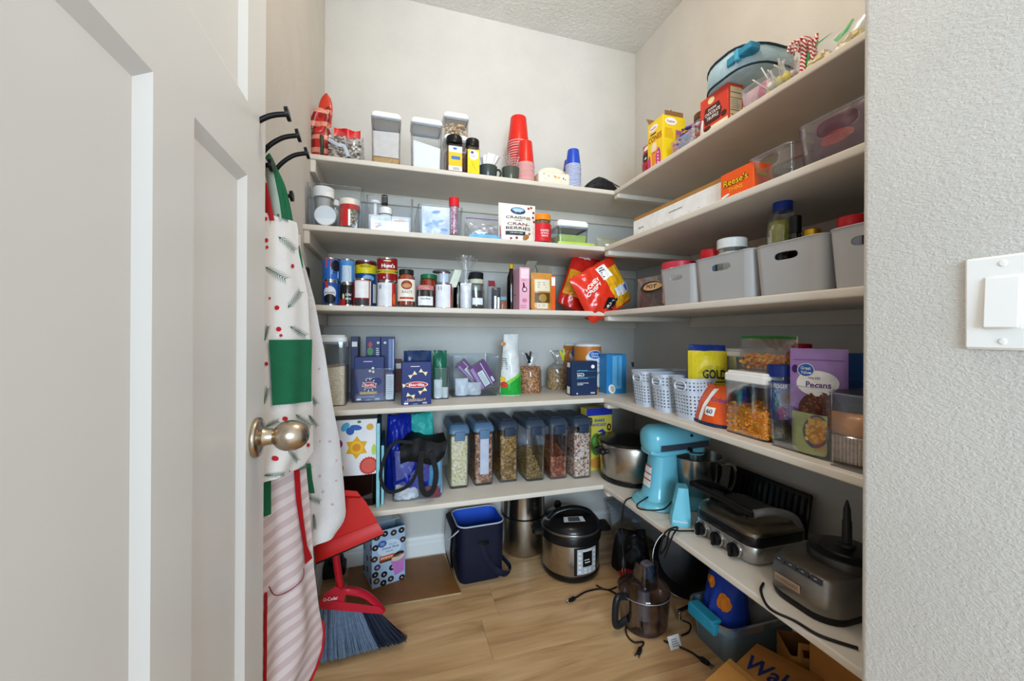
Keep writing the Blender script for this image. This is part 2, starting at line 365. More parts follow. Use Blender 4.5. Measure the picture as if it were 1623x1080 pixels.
# ------------------------------------------------------------------ builders for the things on the shelves
def bpos(k, x0, x1, yt, bk=.02, d=0, Z=None):             # standing on a back board: front face bk behind the edge
    Y = BF[k]+bk if k else bk; z = ZS[k] if k else 0
    if Z is not None: z = Z
    a, c = pY(x0, 540, Y).x, pY(x1, 540, Y).x; h = pY((x0+x1)/2, yt, Y).z - z
    return Vector(((a+c)/2, Y+d/2, z)), c-a, h
def rpos(k, x0, x1, yt, bk=.02, d=0, Z=None):             # standing on a right board, facing left
    X = RF[k]+bk; z = ZS[k] if Z is None else Z
    a, c = pX(x0, 540, X).y, pX(x1, 540, X).y; h = pX((x0+x1)/2, yt, X).z - z
    return Vector((X+d/2, (a+c)/2, z)), a-c, h
RZ = -PI/2
CLEAR = clear((251, 252, 253)); CLEARD = clear((249, 251, 253), .12); GLASS = clear((250, 252, 251), .16, .02, 'glass'); SMOKE = clear((150, 158, 170), .2, .05, 'smoked_plastic')
FILM = clear((253, 254, 255), .2, .14, 'plastic_film', .06); TINTB = clear((247, 250, 252), .16, .08, 'blue_tint_plastic')
PW = mk('f1efec', .3, 0, .02, 12); PBLK = mk('0c0c0e', .35, 0, .1, 20); GASK = mk('8c9299', .5); STEEL = mk('c3c0bb', .22, 1, .08, 30, name='stainless_steel')
INK = mk('23252c', .5); INKW = mk('f3f2ee', .5); INKG = mk('8f949b', .55); RED = mk('c3161c', .4); DBLUE = mk('1d2f86', .4)
def shell(m, w, d, h, r, t=.002, z0=0, tp=1.0, n=4, bottom=True):
    o = [rl(0, 0, w*tp, d*tp, r, z0, n), rl(0, 0, w, d, r, z0+h, n), rl(0, 0, w-2*t, d-2*t, max(r-t, .001), z0+h, n), rl(0, 0, w*tp-2*t, d*tp-2*t, max(r-t, .001), z0+t, n)]
    return m.loft(o, bottom, bottom)
def heap(m, w, d, z0, z1, r, sl=0, seed=0, amp=.006, n=4, tp=1.0):   # filling with an uneven top
    rd = random.Random(seed); L = []
    for z, s in ((z0, tp), (z1, 1)):
        L.append([(x, y, z+(sl*x/w if z == z1 else 0)) for x, y, _ in rl(0, 0, w*s, d*s, r, 0, n)])
    for s in (.82, .62, .4, .2, .05):
        L.append([(x, y, z1+sl*x/w+amp*(1-s)+rd.uniform(-amp, amp)*.5) for x, y, _ in rl(0, 0, w*s, d*s, r*s, 0, n)])
    return m.loft(L, True, True)
def carton(name, label, cat, loc, w, d, h, col, rz=0, rough=.42, group=None, rot=None):
    t = thing(name, label, cat, loc, rz, group, rot); MB(mk(col, rough, 0, .04, 25) if isinstance(col, str) else col).rbox(-w/2, w/2, -d/2, d/2, 0, h, .0012, 1).build('carton', t, 40)
    return t
def popbox(name, label, loc, w, d, h, fills, rz=0, group=None, lidh=.022, cat='container', body=None):
    t = thing(name, label, cat, loc, rz, group); hb = h-lidh
    shell(MB(body or CLEAR), w, d, hb, .012, .0022, 0, .95).build('body', t, 40)
    for nm, mt, a, b, sl in fills: heap(MB(mt), w-.008, d-.008, a*hb+.003, b*hb, .009, sl, 3, tp=.95).build(nm, t, 50, 'stuff')
    l = MB(PW); l.rbox(-w/2-.001, w/2+.001, -d/2-.001, d/2+.001, hb-.001, h-.006, .014, 4, .003); l.rbox(-w/2+.004, w/2-.004, -d/2+.004, d/2-.004, h-.008, h, .012, 4, .003)
    l = l.build('lid', t, 40)
    MB(GASK).loft([rl(0, 0, w-.005, d-.005, .010, hb-.008, 4), rl(0, 0, w-.005, d-.005, .010, hb-.001, 4), rl(0, 0, w-.012, d-.012, .008, hb-.001, 4), rl(0, 0, w-.012, d-.012, .008, hb-.008, 4), rl(0, 0, w-.005, d-.005, .010, hb-.008, 4)], False, False).build('gasket', l, 40)
    return t
def can(name, label, loc, r, h, col, group=None, rz=0, prints=None, cat='can'):
    t = thing(name, label, cat, loc, rz, group)
    MB(STEEL).lathe([(0, .003), (r-.003, .003), (r-.002, 0), (r, .001), (r, .003), (r-.001, .004), (r-.001, h-.004), (r, h-.003), (r, h-.001), (r-.002, h), (r-.003, h-.004), (0, h-.004)], 26).build('can_body', t, 35)
    mt = mk(col, .28, 0, .04, 25, coat=.3)
    MB(mt).lathe([(r-.0006, .005), (r-.0004, .006), (r-.0004, h-.006), (r-.0006, h-.005)], 30).build('paper_label', t, 35)
    if prints:
        m = MB(); prints(m, cyl(r+.0002), h); m.build('label_print', t, 0)
    return t
def jar(name, label, loc, r, h, lid, fillm, lvl, group=None, lidh=.016, neck=.82, labelc=None, lz=(.2, .7), prints=None, glass=None, shoulder=.16, cat='jar', lidr=None, rz=0, seg=24, arc=2.4):
    t = thing(name, label, cat, loc, rz, group); hb = h-lidh
    pr = [(0, .004), (r*.9, 0), (r, .006), (r, hb*(1-shoulder)), (r*.93, hb*(1-shoulder*.55)), (r*neck, hb*(1-shoulder*.2)), (r*neck, hb)]
    MB(glass or GLASS).lathe(pr+[(r*neck-.002, hb), (r*neck-.002, hb*(1-shoulder*.2)), (r*.9, hb*(1-shoulder*.6)), (r-.0025, hb*(1-shoulder)), (r-.0025, .008), (0, .008)], seg).build('jar_body', t, 40)
    if fillm:
        zt = hb*lvl; rr = lambda z: (r-.003) if z < hb*(1-shoulder) else (r*.86 if z < hb*(1-shoulder*.4) else r*neck-.003)
        MB(fillm).lathe([(0, .009), (r-.004, .009), (r-.003, .012), (rr(min(zt, hb*(1-shoulder)*.99)), min(zt, hb*(1-shoulder)))] + ([(rr(zt), zt)] if zt > hb*(1-shoulder) else []) + [(0, zt+.002)], seg).build('contents', t, 40, 'stuff')
    lr = lidr or r*neck+.002
    MB(lid).lathe([(0, hb-.004), (lr, hb-.004), (lr, h-.002), (lr-.002, h), (0, h)], seg).build('lid', t, 40)
    if labelc:
        a = arc/2*r; m = MB(mk(labelc, .4, 0, .03, 25)); mp = cyl(r+.0004); m.rect(-a, a, lz[0]*h, lz[1]*h, mp, 12).build('label', t, 0)
        if prints: m = MB(); prints(m, cyl(r+.0008), h); m.build('label_print', t, 0)
    return t
class Pouch:                                              # stand-up or pillow pouch with a printable front
    def __init__(s, w, h, t, seed=0, crk=.003, base=.85, tw=1, neck=None, puff=.6, topt=0, lean=0, bulge=None):
        s.w, s.h, s.t, s.seed, s.crk, s.base, s.tw, s.neck, s.puff, s.topt, s.lean, s.bulge = w, h, t, seed, crk, base, tw, neck, puff, topt, lean, bulge
    def wid(s, v):
        k = 1+(s.tw-1)*v
        if s.neck: a, b = s.neck; k *= 1-(1-b)*math.exp(-((v-a)/.10)**2) if v < a else b+(.75-b)*min(1, (v-a)/(1-a+1e-6))**.7
        if v < .08: k *= .90+.10*(v/.08)**.5
        return k
    def pt(s, u, v, side):
        x = (u-.5)*s.w*s.wid(v); z = v*s.h
        vp = s.base+(1-s.base)*math.sin(min(v/.35, 1)*PI/2) if v < .35 else math.cos(min((v-.35)/.65, 1)*PI/2)**.75*(1-s.topt)+s.topt
        if s.neck and v > s.neck[0]-.12: vp = min(vp, .3)
        th = s.t/2*max(0, math.sin(PI*min(max(u, 0), 1)))**s.puff*vp
        n = noise.noise(Vector((x*38+s.seed*7, z*30, s.seed*3.1+side*5)))+.5*noise.noise(Vector((x*90, z*70, s.seed+side)))
        ed = min(1, 6*u, 6*(1-u))
        return (x, side*(th+.0004)+n*s.crk*ed+s.lean*v, z+n*s.crk*.4*(1 if v > .1 else 0))
    def map(s, off=.0010): return lambda U, V: (lambda p: (p[0], p[1]-off, p[2]))(s.pt(.5+U/(s.w*s.wid(max(0, min(1, V/s.h)))), max(0, min(1, V/s.h)), -1))
    def mesh(s, m, nu=16, nv=22):
        m.sheet(lambda u, v: s.pt(u, v, -1), nu, nv); m.sheet(lambda u, v: s.pt(u, v, 1), nu, nv, True)
        m.add([s.pt(i/nu, 0, -1) for i in range(nu+1)]+[s.pt(i/nu, 0, 1) for i in range(nu+1)], [(i+1, i, nu+1+i, nu+2+i) for i in range(nu)])
        return m
def tub(name, label, loc, w, d, h, mat, rz=0, t=.0025, tp=.9, r=.012, hole=None, cat='bin', group=None, rim=0):
    """open bin, a stadium-shaped hand hole through its front wall"""
    o = thing(name, label, cat, loc, rz, group); m = MB(mat); n = 4
    def k(z): return tp+(1-tp)*z/h
    def L(off, z):
        P = rl(0, 0, w*k(z)-2*off, d*k(z)-2*off, max(r-off, .001), z, n); i = 0
        return P                                          # first point: front straight, right end; last: front straight, left end
    N = 3; A = [L(0, h*i/N) for i in range(N+1)]; B = [L(t, t+(h-t)*i/N) for i in range(N+1)]
    m.loft(A, False, False, False); m.loft(B[::-1], False, False, False); m.loft([A[-1], B[-1]], False, False, True)
    m.add(A[0], [tuple(range(len(A[0])))[::-1]]); m.add(B[0], [tuple(range(len(B[0])))])
    def yf(z, off): return -d*k(z)/2+off
    def hw(z, off): return w*k(z)/2-max(r, .0011)
    M = 32; hl = []
    loops = []
    for off, zb in ((0, 0), (t, t)):
        if hole:
            cz, hx, hz = hole; H_ = [];
            for i in range(M):
                a = 2*PI*i/M; x = hx*math.copysign(abs(math.cos(a))**.55, math.cos(a)); z = cz*h+hz*math.copysign(abs(math.sin(a))**.75, math.sin(a)); H_.append((x, yf(z, off), z))
            R_ = []
            for i in range(M):
                a = 2*PI*i/M; cx_, sz = math.cos(a), math.sin(a); q = 1/max(abs(cx_), abs(sz)); x, z = cx_*q, sz*q
                zz = zb+(h-zb)*(z+1)/2; R_.append((x*hw(zz, off), yf(zz, off), zz))
            m.loft([R_, H_] if off == 0 else [H_, R_], False, False); hl.append(H_)
        else:
            q = [(-hw(zb, off), yf(zb, off), zb), (hw(zb, off), yf(zb, off), zb), (hw(h, off), yf(h, off), h), (-hw(h, off), yf(h, off), h)]
            m.add(q, [(0, 1, 2, 3) if off == 0 else (3, 2, 1, 0)])
    if hole: m.loft(hl, False, False)
    m.build('bin_body', o, 40)
    if rim: MB(mat).tube([p for p in rl(0, 0, w, d, r, h, n)], rim, 6, closed=True).build('rim', o, 60)
    return o
def wavy(pts, n=6):                                        # smooth a polyline (Catmull-Rom)
    P = [Vector(p) for p in pts]; out = []
    for i in range(len(P)-1):
        a, b, c, e = P[max(i-1, 0)], P[i], P[i+1], P[min(i+2, len(P)-1)]
        for j in range(n):
            t = j/n; out.append(.5*((2*b)+(c-a)*t+(2*a-5*b+4*c-e)*t*t+(3*b-a-3*c+e)*t**3))
    return out+[P[-1]]
def bits(m, n, pos, size, seed, cols, shape='chip'):       # many small loose pieces in one mesh
    rd = random.Random(seed); ms = [mk(c, .5) for c in cols]
    for i in range(n):
        p = Vector(pos(rd)); R = Matrix.Rotation(rd.random()*6.3, 3, 'Z') @ Matrix.Rotation(rd.random()*6.3, 3, 'X')
        s = size*rd.uniform(.75, 1.2); m.use(rd.choice(ms))
        if shape == 'chip': V = [(math.cos(a)*s, math.sin(a)*s*.7, z*s*.22) for z in (-1, 1) for a in [k*PI/3 for k in range(6)]]
        elif shape == 'nut': V = [(math.cos(a)*s*(.5 if z else 1), math.sin(a)*s*.6*(.5 if z else 1), z*s*.5) for z in (-1, 0, 1) for a in [k*PI/3 for k in range(6)]]
        else: V = [(x*s, y*s*.6, z*s*.45) for z in (-1, 1) for x, y in ((-1, -1), (1, -1), (1, 1), (-1, 1))]
        k = 4 if shape == 'box' else 6; nl = len(V)//k
        Fc = [(a*k+j, a*k+(j+1) % k, (a+1)*k+(j+1) % k, (a+1)*k+j) for a in range(nl-1) for j in range(k)]+[tuple(range(k))[::-1], tuple(range((nl-1)*k, nl*k))]
        m.add([tuple(p+R@Vector(v)) for v in V], Fc)
    return m
def inbox(w, d, z0, z1): return lambda rd: (rd.uniform(-w/2, w/2), rd.uniform(-d/2, d/2), rd.uniform(z0, z1))
def badge(m, u, v, ru, rv, mp, text='Great\nValue'):       # oval store-brand badge: light ring, blue oval, white words
    m.use(INKW).ell(u, v, ru*1.1, rv*1.12, mp); m.use(mk('2a62b8', .4)); m.ell(u, v, ru, rv, lift(mp, .0002)); m.use(INKW)
    a, b = text.split('\n'); m.text(a, u, v+rv*.32, ru*1.25, rv*.5, lift(mp, .0004)); m.text(b, u, v-rv*.36, ru*1.25, rv*.5, lift(mp, .0004))
def lift(mp, e): 
    def g(u, v):                                           # push a print a hair further out along the local outward side
        p = Vector(mp(u, v)); a = Vector(mp(u+.0005, v)); b = Vector(mp(u, v+.0005)); n = (a-p).cross(b-p)
        return tuple(p+n.normalized()*e) if n.length > 0 else tuple(p)
    return g
# ================================================================== top shelf, back wall
def plaid(c1, c2, c3, sc=55):
    m = D.materials.new('plaid_cloth'); m.use_nodes = True; nt = m.node_tree; b = nt.nodes['Principled BSDF']; L = nt.links.new
    tc = nt.nodes.new('ShaderNodeTexCoord'); f = []
    for ax, off in (('X', 0), ('Z', .3)):
        w = nt.nodes.new('ShaderNodeTexWave'); w.bands_direction = ax; w.inputs['Scale'].default_value = sc/2; L(tc.outputs['Object'], w.inputs[0])
        r = nt.nodes.new('ShaderNodeMath'); r.operation = 'GREATER_THAN'; r.inputs[1].default_value = .72; L(w.outputs['Fac'], r.inputs[0]); f.append(r)
    m1 = nt.nodes.new('ShaderNodeMix'); m1.data_type = 'RGBA'; m1.inputs[6].default_value = rgb(c1); m1.inputs[7].default_value = rgb(c2); L(f[0].outputs[0], m1.inputs[0])
    m2 = nt.nodes.new('ShaderNodeMix'); m2.data_type = 'RGBA'; m2.inputs[7].default_value = rgb(c3); L(m1.outputs[2], m2.inputs[6]); L(f[1].outputs[0], m2.inputs[0])
    L(m2.outputs[2], b.inputs['Base Color']); b.inputs['Roughness'].default_value = .3; return m
PLAID = plaid('c01d1a', '7e1512', 'd98c74', 14)
p, w, h = bpos(1, 490, 523, 146, .035)
t = thing('gift_wrap_roll', 'red plaid wrapped package with a rounded red top in the left shelf corner', 'package', p)
m = MB(PLAID); L = []
for i in range(13):
    v = i/12; s = (.34+.16*math.sin(PI*min(1, v*1.25))) if v < .8 else .46*math.sqrt(max(.02, 1-((v-.8)/.2)**2))
    L.append([(w*(s*math.cos(a)+.10*math.sin(v*2.5)-.05), .028*(s*1.6)*math.sin(a), h*v*.62) for a in [2*PI*k/16 for k in range(16)]])
m.loft(L).build('wrapped_body', t, 50)
m = MB(mk('c83a26', .3, 0, .1, 30, coat=.3)); L = []
for i in range(9):
    v = i/8; s = math.sqrt(max(.01, 1-(2*v-.75)**2/1.6)) if v > .37 else .93
    if i == 8: s = .12
    L.append([(w*(.36*s*math.cos(a)+.16+.1*v), .006*math.sin(a)+.004, h*(.5+.5*v)) for a in [2*PI*k/14 for k in range(14)]])
m.loft(L).build('rounded_top', t, 50)
m = MB(PLAID)
m.tube(wavy([(-w*.42, -.012, h*.42), (-w*.1, -.024, h*.66), (w*.3, -.02, h*.62), (w*.1, -.022, h*.4), (-w*.3, -.02, h*.36)]), .009, 6, flat=.35); m.tube(wavy([(w*.1, -.02, h*.5), (w*.42, -.016, h*.74), (w*.52, -.012, h*.68), (w*.36, -.016, h*.5)]), .008, 6, flat=.35)
m.build('ribbon', t, 60)
m = MB(mk('24331f', .35)); m.tube(wavy([(w*.1, -.026, h*.30), (w*.14, -.030, h*.15), (w*.12, -.028, .003)]), .006, 6).build('dark_green_band', t, 60)
# bag of wrapped chocolates with a red header
p, w, h = bpos(1, 516, 577, 207, .03)
t = thing('candy_bag', 'clear bag of foil wrapped chocolates with red header beside the plaid package', 'candy bag', p)
P = Pouch(w, h, .06, 4, .004, .95, .9); P.mesh(MB(FILM)).build('film', t, 60)
bits(MB(), 150, lambda rd: (rd.uniform(-w*.42, w*.42), rd.uniform(-.022, .022), rd.uniform(.004, h*.7)), .0058, 5, ['9a8f86', 'c9c5c0', '6a564a', 'e2ded8', '8b6b57', 'b9aea4'], 'box').build('candies', t, 20, 'stuff')
m = MB(mk('d81f1c', .25, 0, .1, 40, coat=.4)); m.sheet(lambda u, v: (w*(-.30+.68*u), -.012+.008*math.sin(u*9)*(.4+v), h*(.72+.28*v)+.004*math.sin(u*8)), 18, 3); m.sheet(lambda u, v: (w*(-.30+.68*u), -.008+.008*math.sin(u*9)*(.4+v), h*(.72+.28*v)+.004*math.sin(u*8)), 18, 3, True); m.build('red_header', t, 60)
m = MB(mk('b9bfca', .4)); m.tube(wavy([(-w*.42, -.030, h*.52), (-w*.18, -.036, h*.36), (-w*.02, -.034, h*.34), (w*.08, -.036, h*.02)]), .006, 6, flat=.25).build('grey_strap', t, 50)
# two tall pop-top canisters
p, w, h = bpos(1, 586, 634, 176, .045, .11)
popbox('storage_canister', 'tallest clear pop-top canister with brown sugar at the bottom and a white lid', p, w, .11, h, [('brown_sugar', grain(['c99f5e', 'd7b074', 'b98d4c'], 500, .5), 0, .20, 0), ('powder_residue', mk('ded5cd', .7), .205, .72, .004)])
p, w, h = bpos(1, 650, 700, 186, .022, .10)
t = popbox('storage_canister', 'clear pop-top canister half full of white flour with sloping top', p, w, .10, h, [('flour', mk('f4f1ee', .9, 0, .02, 30), 0, .56, -.022)])
# stack of two small canisters behind the spice bottles
Y2 = .105
p, w, h = bpos(1, 703, 741, 212, Y2, .09)
lo = popbox('storage_canister', 'small clear canister standing behind the spice bottles under the cashews', p, w, .09, h, [('nuts', grain(['8a5a3c', 'a06a46', '6e452f'], 160), 0, .7, 0)])
p2, w2, h2 = bpos(1, 702, 742, 177, Y2, .09, Z=ZS[1]+h)
t = popbox('storage_canister', 'small clear canister of cashews stacked on top of another canister', p2, w2, .09, h2, [])
bits(MB(), 130, inbox(w2*.8, .07, .006, h2*.52), .0072, 8, ['e8c795', 'd9b27c', 'f0d7ac', 'c99f68'], 'nut').build('cashews', t, 40, 'stuff')
# square spice bottles with black lids
def spice(x0, x1, yt, label, pr, bk):
    p, w, h = bpos(1, x0, x1, yt, bk, .05)
    t = thing('spice_bottle', label, 'spice bottle', p, 0, 'spice bottles on the top shelf'); d = .05; hb = h*.80
    b = MB(GLASS); b.loft([rl(0, 0, w*.96, d*.96, .008, 0, 3), rl(0, 0, w, d, .009, .004, 3), rl(0, 0, w, d, .009, hb*.9, 3), rl(0, 0, w*.86, d*.86, w*.3, hb, 3), rl(0, 0, w*.8, d*.8, w*.38, hb+.004, 3)]).build('bottle_body', t, 45)
    MB(grain(['7a4a30', '8d5a38', '5f3826', 'a87848'], 420, .4)).rbox(-w/2+.003, w/2-.003, -d/2+.003, d/2-.003, .003, hb*.84, .006, 3).build('ground_spice', t, 40, 'stuff')
    MB(PBLK).lathe([(0, hb), (w*.47, hb), (w*.49, hb+.004), (w*.49, h-.003), (w*.46, h), (0, h)], 26).build('lid', t, 40)
    m = MB(); pr(m, front(-d/2-.0006), w, hb); m.build('label', t, 0)
def pr1(m, f, w, h):
    m.use(INKW).rect(-w*.40, w*.42, h*.05, h*.86, f); f2 = lift(f, .0003); m.use(mk('f1bd21', .4)).rect(-w*.40, w*.42, h*.2, h*.66, f2)
    f3 = lift(f, .0006); m.use(mk('3b6fb4', .4)).rect(-w*.24, w*.30, h*.42, h*.53, f3); m.use(INK)
    for i in range(7): m.rect(-w*.12+i*w*.055, -w*.095+i*w*.055, h*.07, h*.17, f3)
    m.use(mk('3b6fb4', .4)).ell(-w*.02, h*.78, w*.13, h*.04, f3)
def pr2(m, f, w, h):
    m.use(mk('f2cd1c', .4)).rect(-w*.42, w*.42, h*.0+.004, h*.84, f); f2 = lift(f, .0003); m.use(INKW).ell(0, h*.66, w*.34, h*.17, f2)
    m.use(mk('2a3f86', .4)).ell(-w*.1, h*.74, w*.11, h*.045, lift(f, .0006)); m.use(INKG).lines(-w*.2, w*.2, h*.58, h*.67, 2, lift(f, .0006))
    m.use(mk('c9a112', .5))
    for i in range(4): m.ell(-w*.1+i*w*.08, h*(.40-.08*i), w*.12, h*.012, f2, 10, -.7)
spice(707, 733, 213, 'spice bottle with black lid and white and yellow label showing a barcode', pr1, .012); spice(738, 760, 218, 'spice bottle with black lid and plain yellow label with white circle', pr2, .012)
# two dark mugs
MUG = mk('3d4642', .28, 0, .1, 30, coat=.4)
def mug(x0, x1, yt, label, bk, col):
    p, w, h = bpos(1, x0, x1, yt, bk, 0); r = w/2; p.y += r
    t = thing('coffee_mug', label, 'mug', p, 0)
    MB(col).lathe([(0, .003), (r*.80, 0), (r*.86, .004), (r*.97, h*.5), (r, h-.001), (r-.002, h), (r-.004, h-.002), (r*.94-.003, h*.5), (r*.82, .006), (0, .006)], 26).build('cup', t, 50)
    MB(col).tube(wavy([(r*.9, -.006, h*.82), (r*1.22, -.010, h*.80), (r*1.34, -.011, h*.5), (r*1.1, -.008, h*.2), (r*.86, -.004, h*.22)]), .0042, 8, flat=1.4).build('handle', t, 60)
    return p, r, h
p, r, h = mug(760, 790, 259, 'charcoal mug holding white paper coffee filters', .02, MUG)
def filt(k): return lambda u, v: tuple((lambda a, rr: (rr*math.cos(a)+.012*v, rr*math.sin(a), h*.45+.055*v+.003*math.sin(a*3+k)))(u*2*PI, (.016+.018*v)*(1+.10*math.sin(u*2*PI*9+k)*v)))
for k in range(3):
    o = MB(mk('f4f2ef', .85)).sheet(filt(k), 54, 4).build('coffee_filter', None, 60)
    tag(o, 'white fluted paper coffee filter standing in the charcoal mug', 'coffee filter', 'coffee filters in the mug', (p.x+.004*k-.005, p.y, p.z+.002*k+.012))
p, r, h = mug(798, 826, 262, 'olive grey mug holding clear plastic stirrers', .02, mk('4a5044', .3, 0, .1, 30, coat=.4))
rd = random.Random(2)
for k in range(9):
    a = rd.uniform(-1, 1); o = MB(clear((238, 226, 222), .25, .1, 'clear_stirrer', .25)).tube([(a*.006, rd.uniform(-.01, .01), .008), (a*.034, rd.uniform(-.018, .012), h+rd.uniform(.045, .068))], .0028, 6, flat=.5).build('drink_stirrer', None, 60)
    tag(o, 'clear plastic stirrer standing in the olive grey mug', 'stirrer', 'stirrers in the olive mug', tuple(p))
# nested cups standing upside down
def cupstack(x0, x1, yt, n, bk, col, rimc, label, grp, base=0, ph=None, toph=.42):
    p, w, h = bpos(1, x0, x1, yt, bk, 0); R = w/2; p.y += R; ch = h*toph if ph is None else ph; dz = (h-ch)/max(1, n-1)
    b = MB(col); b.lathe([(R*.96, .003), (R*.72, ch-.002), (R*.70, ch), (R*.62, ch), (R*.60, ch-.004), (0, ch-.004)], 24)
    b.use(rimc).lathe([(R*.93, 0), (R, .0005), (R, .0045), (R*.955, .005)], 24)
    o = b.build('party_cup', None, 40); me = o.data; D.objects.remove(o)
    for i in range(n):
        c = D.objects.new('party_cup', me); COL.objects.link(c); tag(c, label.replace('cup nested', 'cup, topmost') if i == n-1 else label, 'cup', grp, (p.x+.0006*math.sin(i*2.1), p.y+.0006*math.cos(i*1.7), p.z+i*dz))
RC = mk('d6281c', .3, 0, .04, 30); RIM = mk('dba6a4', .35); BC = mk('1f49b8', .3, 0, .04, 30); RIMB = mk('c3c9da', .35)
cupstack(808, 842, 178, 20, .10, RC, RIM, 'red plastic cup nested in the taller red stack at the rear', 'cups in the tall red stack', toph=.36)
cupstack(822, 850, 219, 16, .018, RC, RIM, 'red plastic cup nested in the shorter red stack in front', 'cups in the short red stack', toph=.55)
cupstack(901, 924, 233, 16, .012, BC, RIMB, 'blue plastic cup nested in the front blue stack', 'cups in the front blue stack', toph=.42)
cupstack(896, 918, 250, 12, .10, BC, RIMB, 'blue plastic cup nested in the stack behind the front blue stack', 'cups in the rear blue stack', toph=.42)
# cream painted dish with plate behind
p, w, h = bpos(1, 853, 903, 272, .02, .07)
t = thing('lidded_dish', 'cream ceramic box dish painted with small flowers between the cup stacks', 'dish', p)
CRM = mk('efe4cf', .3, 0, .05, 30, coat=.5); MB(CRM).rbox(-w/2, w/2, -.035, .035, 0, h, .012, 4, .008).build('dish', t, 50)
m = MB(); f = front(-.0358)
for u, v, c, s in ((-.35, .74, '3a3a40', .003), (-.2, .62, '8fa6bf', .004), (-.02, .66, 'c8372d', .0028), (.02, .6, 'e3a05a', .006), (.12, .58, 'e3b25a', .006), (.27, .55, '5a3a33', .004), (.33, .47, '6a4a40', .003), (-.3, .4, 'b8c7a2', .003), (.2, .3, 'd8b9a0', .003)): m.use(mk(c, .4)).ell(u*w, v*h, s, s*.7, f, 10, u*5)
m.build('painted_print', t, 0)
p, w, h = bpos(1, 850, 905, 263, .092, 0)
t = thing('saucer_plate', 'cream plate leaning on the wall side behind the painted dish', 'plate', p+Vector((0, .012, 0)))
def plt(x, y, z): return (x, -z*.9+.2*y, (y+w*.5)*h/w)
MB(CRM).lathe([(0, 0), (w*.3, 0), (w*.33, .003), (w*.5, .008), (w*.5, .010), (w*.33, .006), (0, .004)], 36, xf=plt).build('plate', t, 50)
# black zip pouch, metal trinket behind it
p, w, h = bpos(1, 932, 984, 285, .02, .07)
t = thing('zip_pouch', 'black padded zip pouch lying at the shelf corner', 'pouch', p)
m = MB(mk('16171b', .55, 0, .3, 30, .3, 90)); L = []
for i in range(11):
    v = i/10; s = math.sin(PI*(.06+.88*v))**.5; q = [(-w/2+w*v, .034*s*math.cos(a), max(0, h*1.5*(.55+.45*(1-abs(v-.4)))*s*(.5+.5*math.sin(a)))) for a in [2*PI*k/14 for k in range(14)]]; L.append(q)
m.loft(L).build('pouch_body', t, 60)
m = MB(mk('3b3d46', .4)); m.tube(wavy([(-w*.36, -.030, h*.66), (-w*.1, -.028, h*1.04), (w*.2, -.026, h*.96), (w*.42, -.024, h*.6)]), .0018, 6).build('zipper', t, 60)
m = MB(PBLK); m.tube(wavy([(-w*.5, -.01, h*.3), (-w*.58, -.02, h*.12), (-w*.66, -.02, h*.25)]), .0022, 6).build('wrist_cord', t, 60)
p, w, h = bpos(1, 970, 1004, 277, .12, 0)
t = thing('cookie_cutter_set', 'small tangle of metal cookie cutters behind the black pouch', 'cookie cutter', p)
for k, (x, y, s) in enumerate(((-.02, 0, .016), (.006, .01, .014), (.016, -.012, .012))):
    pts = [(x+s*math.cos(a)*(1+.25*math.cos(5*a)), y+s*.6*math.sin(a)*(1+.25*math.cos(5*a)), .012+.014*k+s*.8*(1+math.sin(a))) for a in [2*PI*i/30 for i in range(30)]]
    MB(mk('8f857b', .3, 1)).tube(pts, .0016, 5, closed=True, flat=2.6).build('cutter_ring', t, 60)
MB(mk('8f857b', .3, 1)).tube([(-.05, 0, h*.62), (-.01, 0, h*.5), (.02, 0, .003)], .003, 6).build('bar', t, 60)
# ================================================================== top shelf, right wall
def rdepth(xe, Yn, X): return pY(xe, 540, Yn).x - X
# red wrapped bag
p, w, h = rpos(1, 1011, 1024, 226, .02)
t = thing('sweet_bag', 'red and black printed sweet bag next to the yellow cone box', 'sweet bag', p+Vector((.03, 0, 0)), RZ)
P = Pouch(w+.03, h, .04, 9, .005); P.mesh(MB(mk('b81c1b', .25, 0, .3, 30, coat=.5))).build('wrapper', t, 60)
m = MB(); f = P.map(); m.use(PBLK).ell(0, h*.55, .02, .018, f); m.use(INKW).ell(-.004, h*.84, .016, .010, f); m.ell(.004, h*.5, .006, .005, lift(f, .0006)); m.build('label_print', t, 0)
# yellow cone box, lid flaps open
p, w, h = rpos(1, 1025, 1049, 192, .012); Yn = p.y-w/2; d = rdepth(1085, Yn, RF[1]+.012)
p.x += d/2; t = carton('cone_box', 'yellow ice cream cone box with purple print and its top open', 'box', p, w, d, h, 'f0cd1e', RZ)
m = MB(); f = front(-d/2-.0006); g = lift(f, .0004)
m.use(mk('c92f8d', .4)).ell(w*.22, h*.13, w*.16, h*.24, f); m.ell(-w*.38, h*.1, w*.1, h*.2, f); m.use(mk('f08a2c', .4)).poly([(-w*.16, h*.02), (-w*.02, h*.02), (w*.1, h*.33), (-w*.22, h*.33)], g)
m.use(mk('f6e3c2', .5)).ell(-w*.06, h*.42, w*.18, h*.11, g); m.use(mk('a3221e', .4)).text('CONES', 0, h*.62, w*.84, h*.12, g); m.use(INK).lines(-w*.3, w*.2, h*.70, h*.76, 1, g)
m.use(INKW).ell(-w*.1, h*.85, w*.3, h*.07, f); m.use(mk('d43a86', .4)).text('Keebler', -w*.1, h*.85, w*.4, h*.05, g)
m.use(INKW); m.lines(w*.17, w*.27, h*.02, h*.3, 4, g)
s = right(w/2+.0006); q = lift(s, .0004)
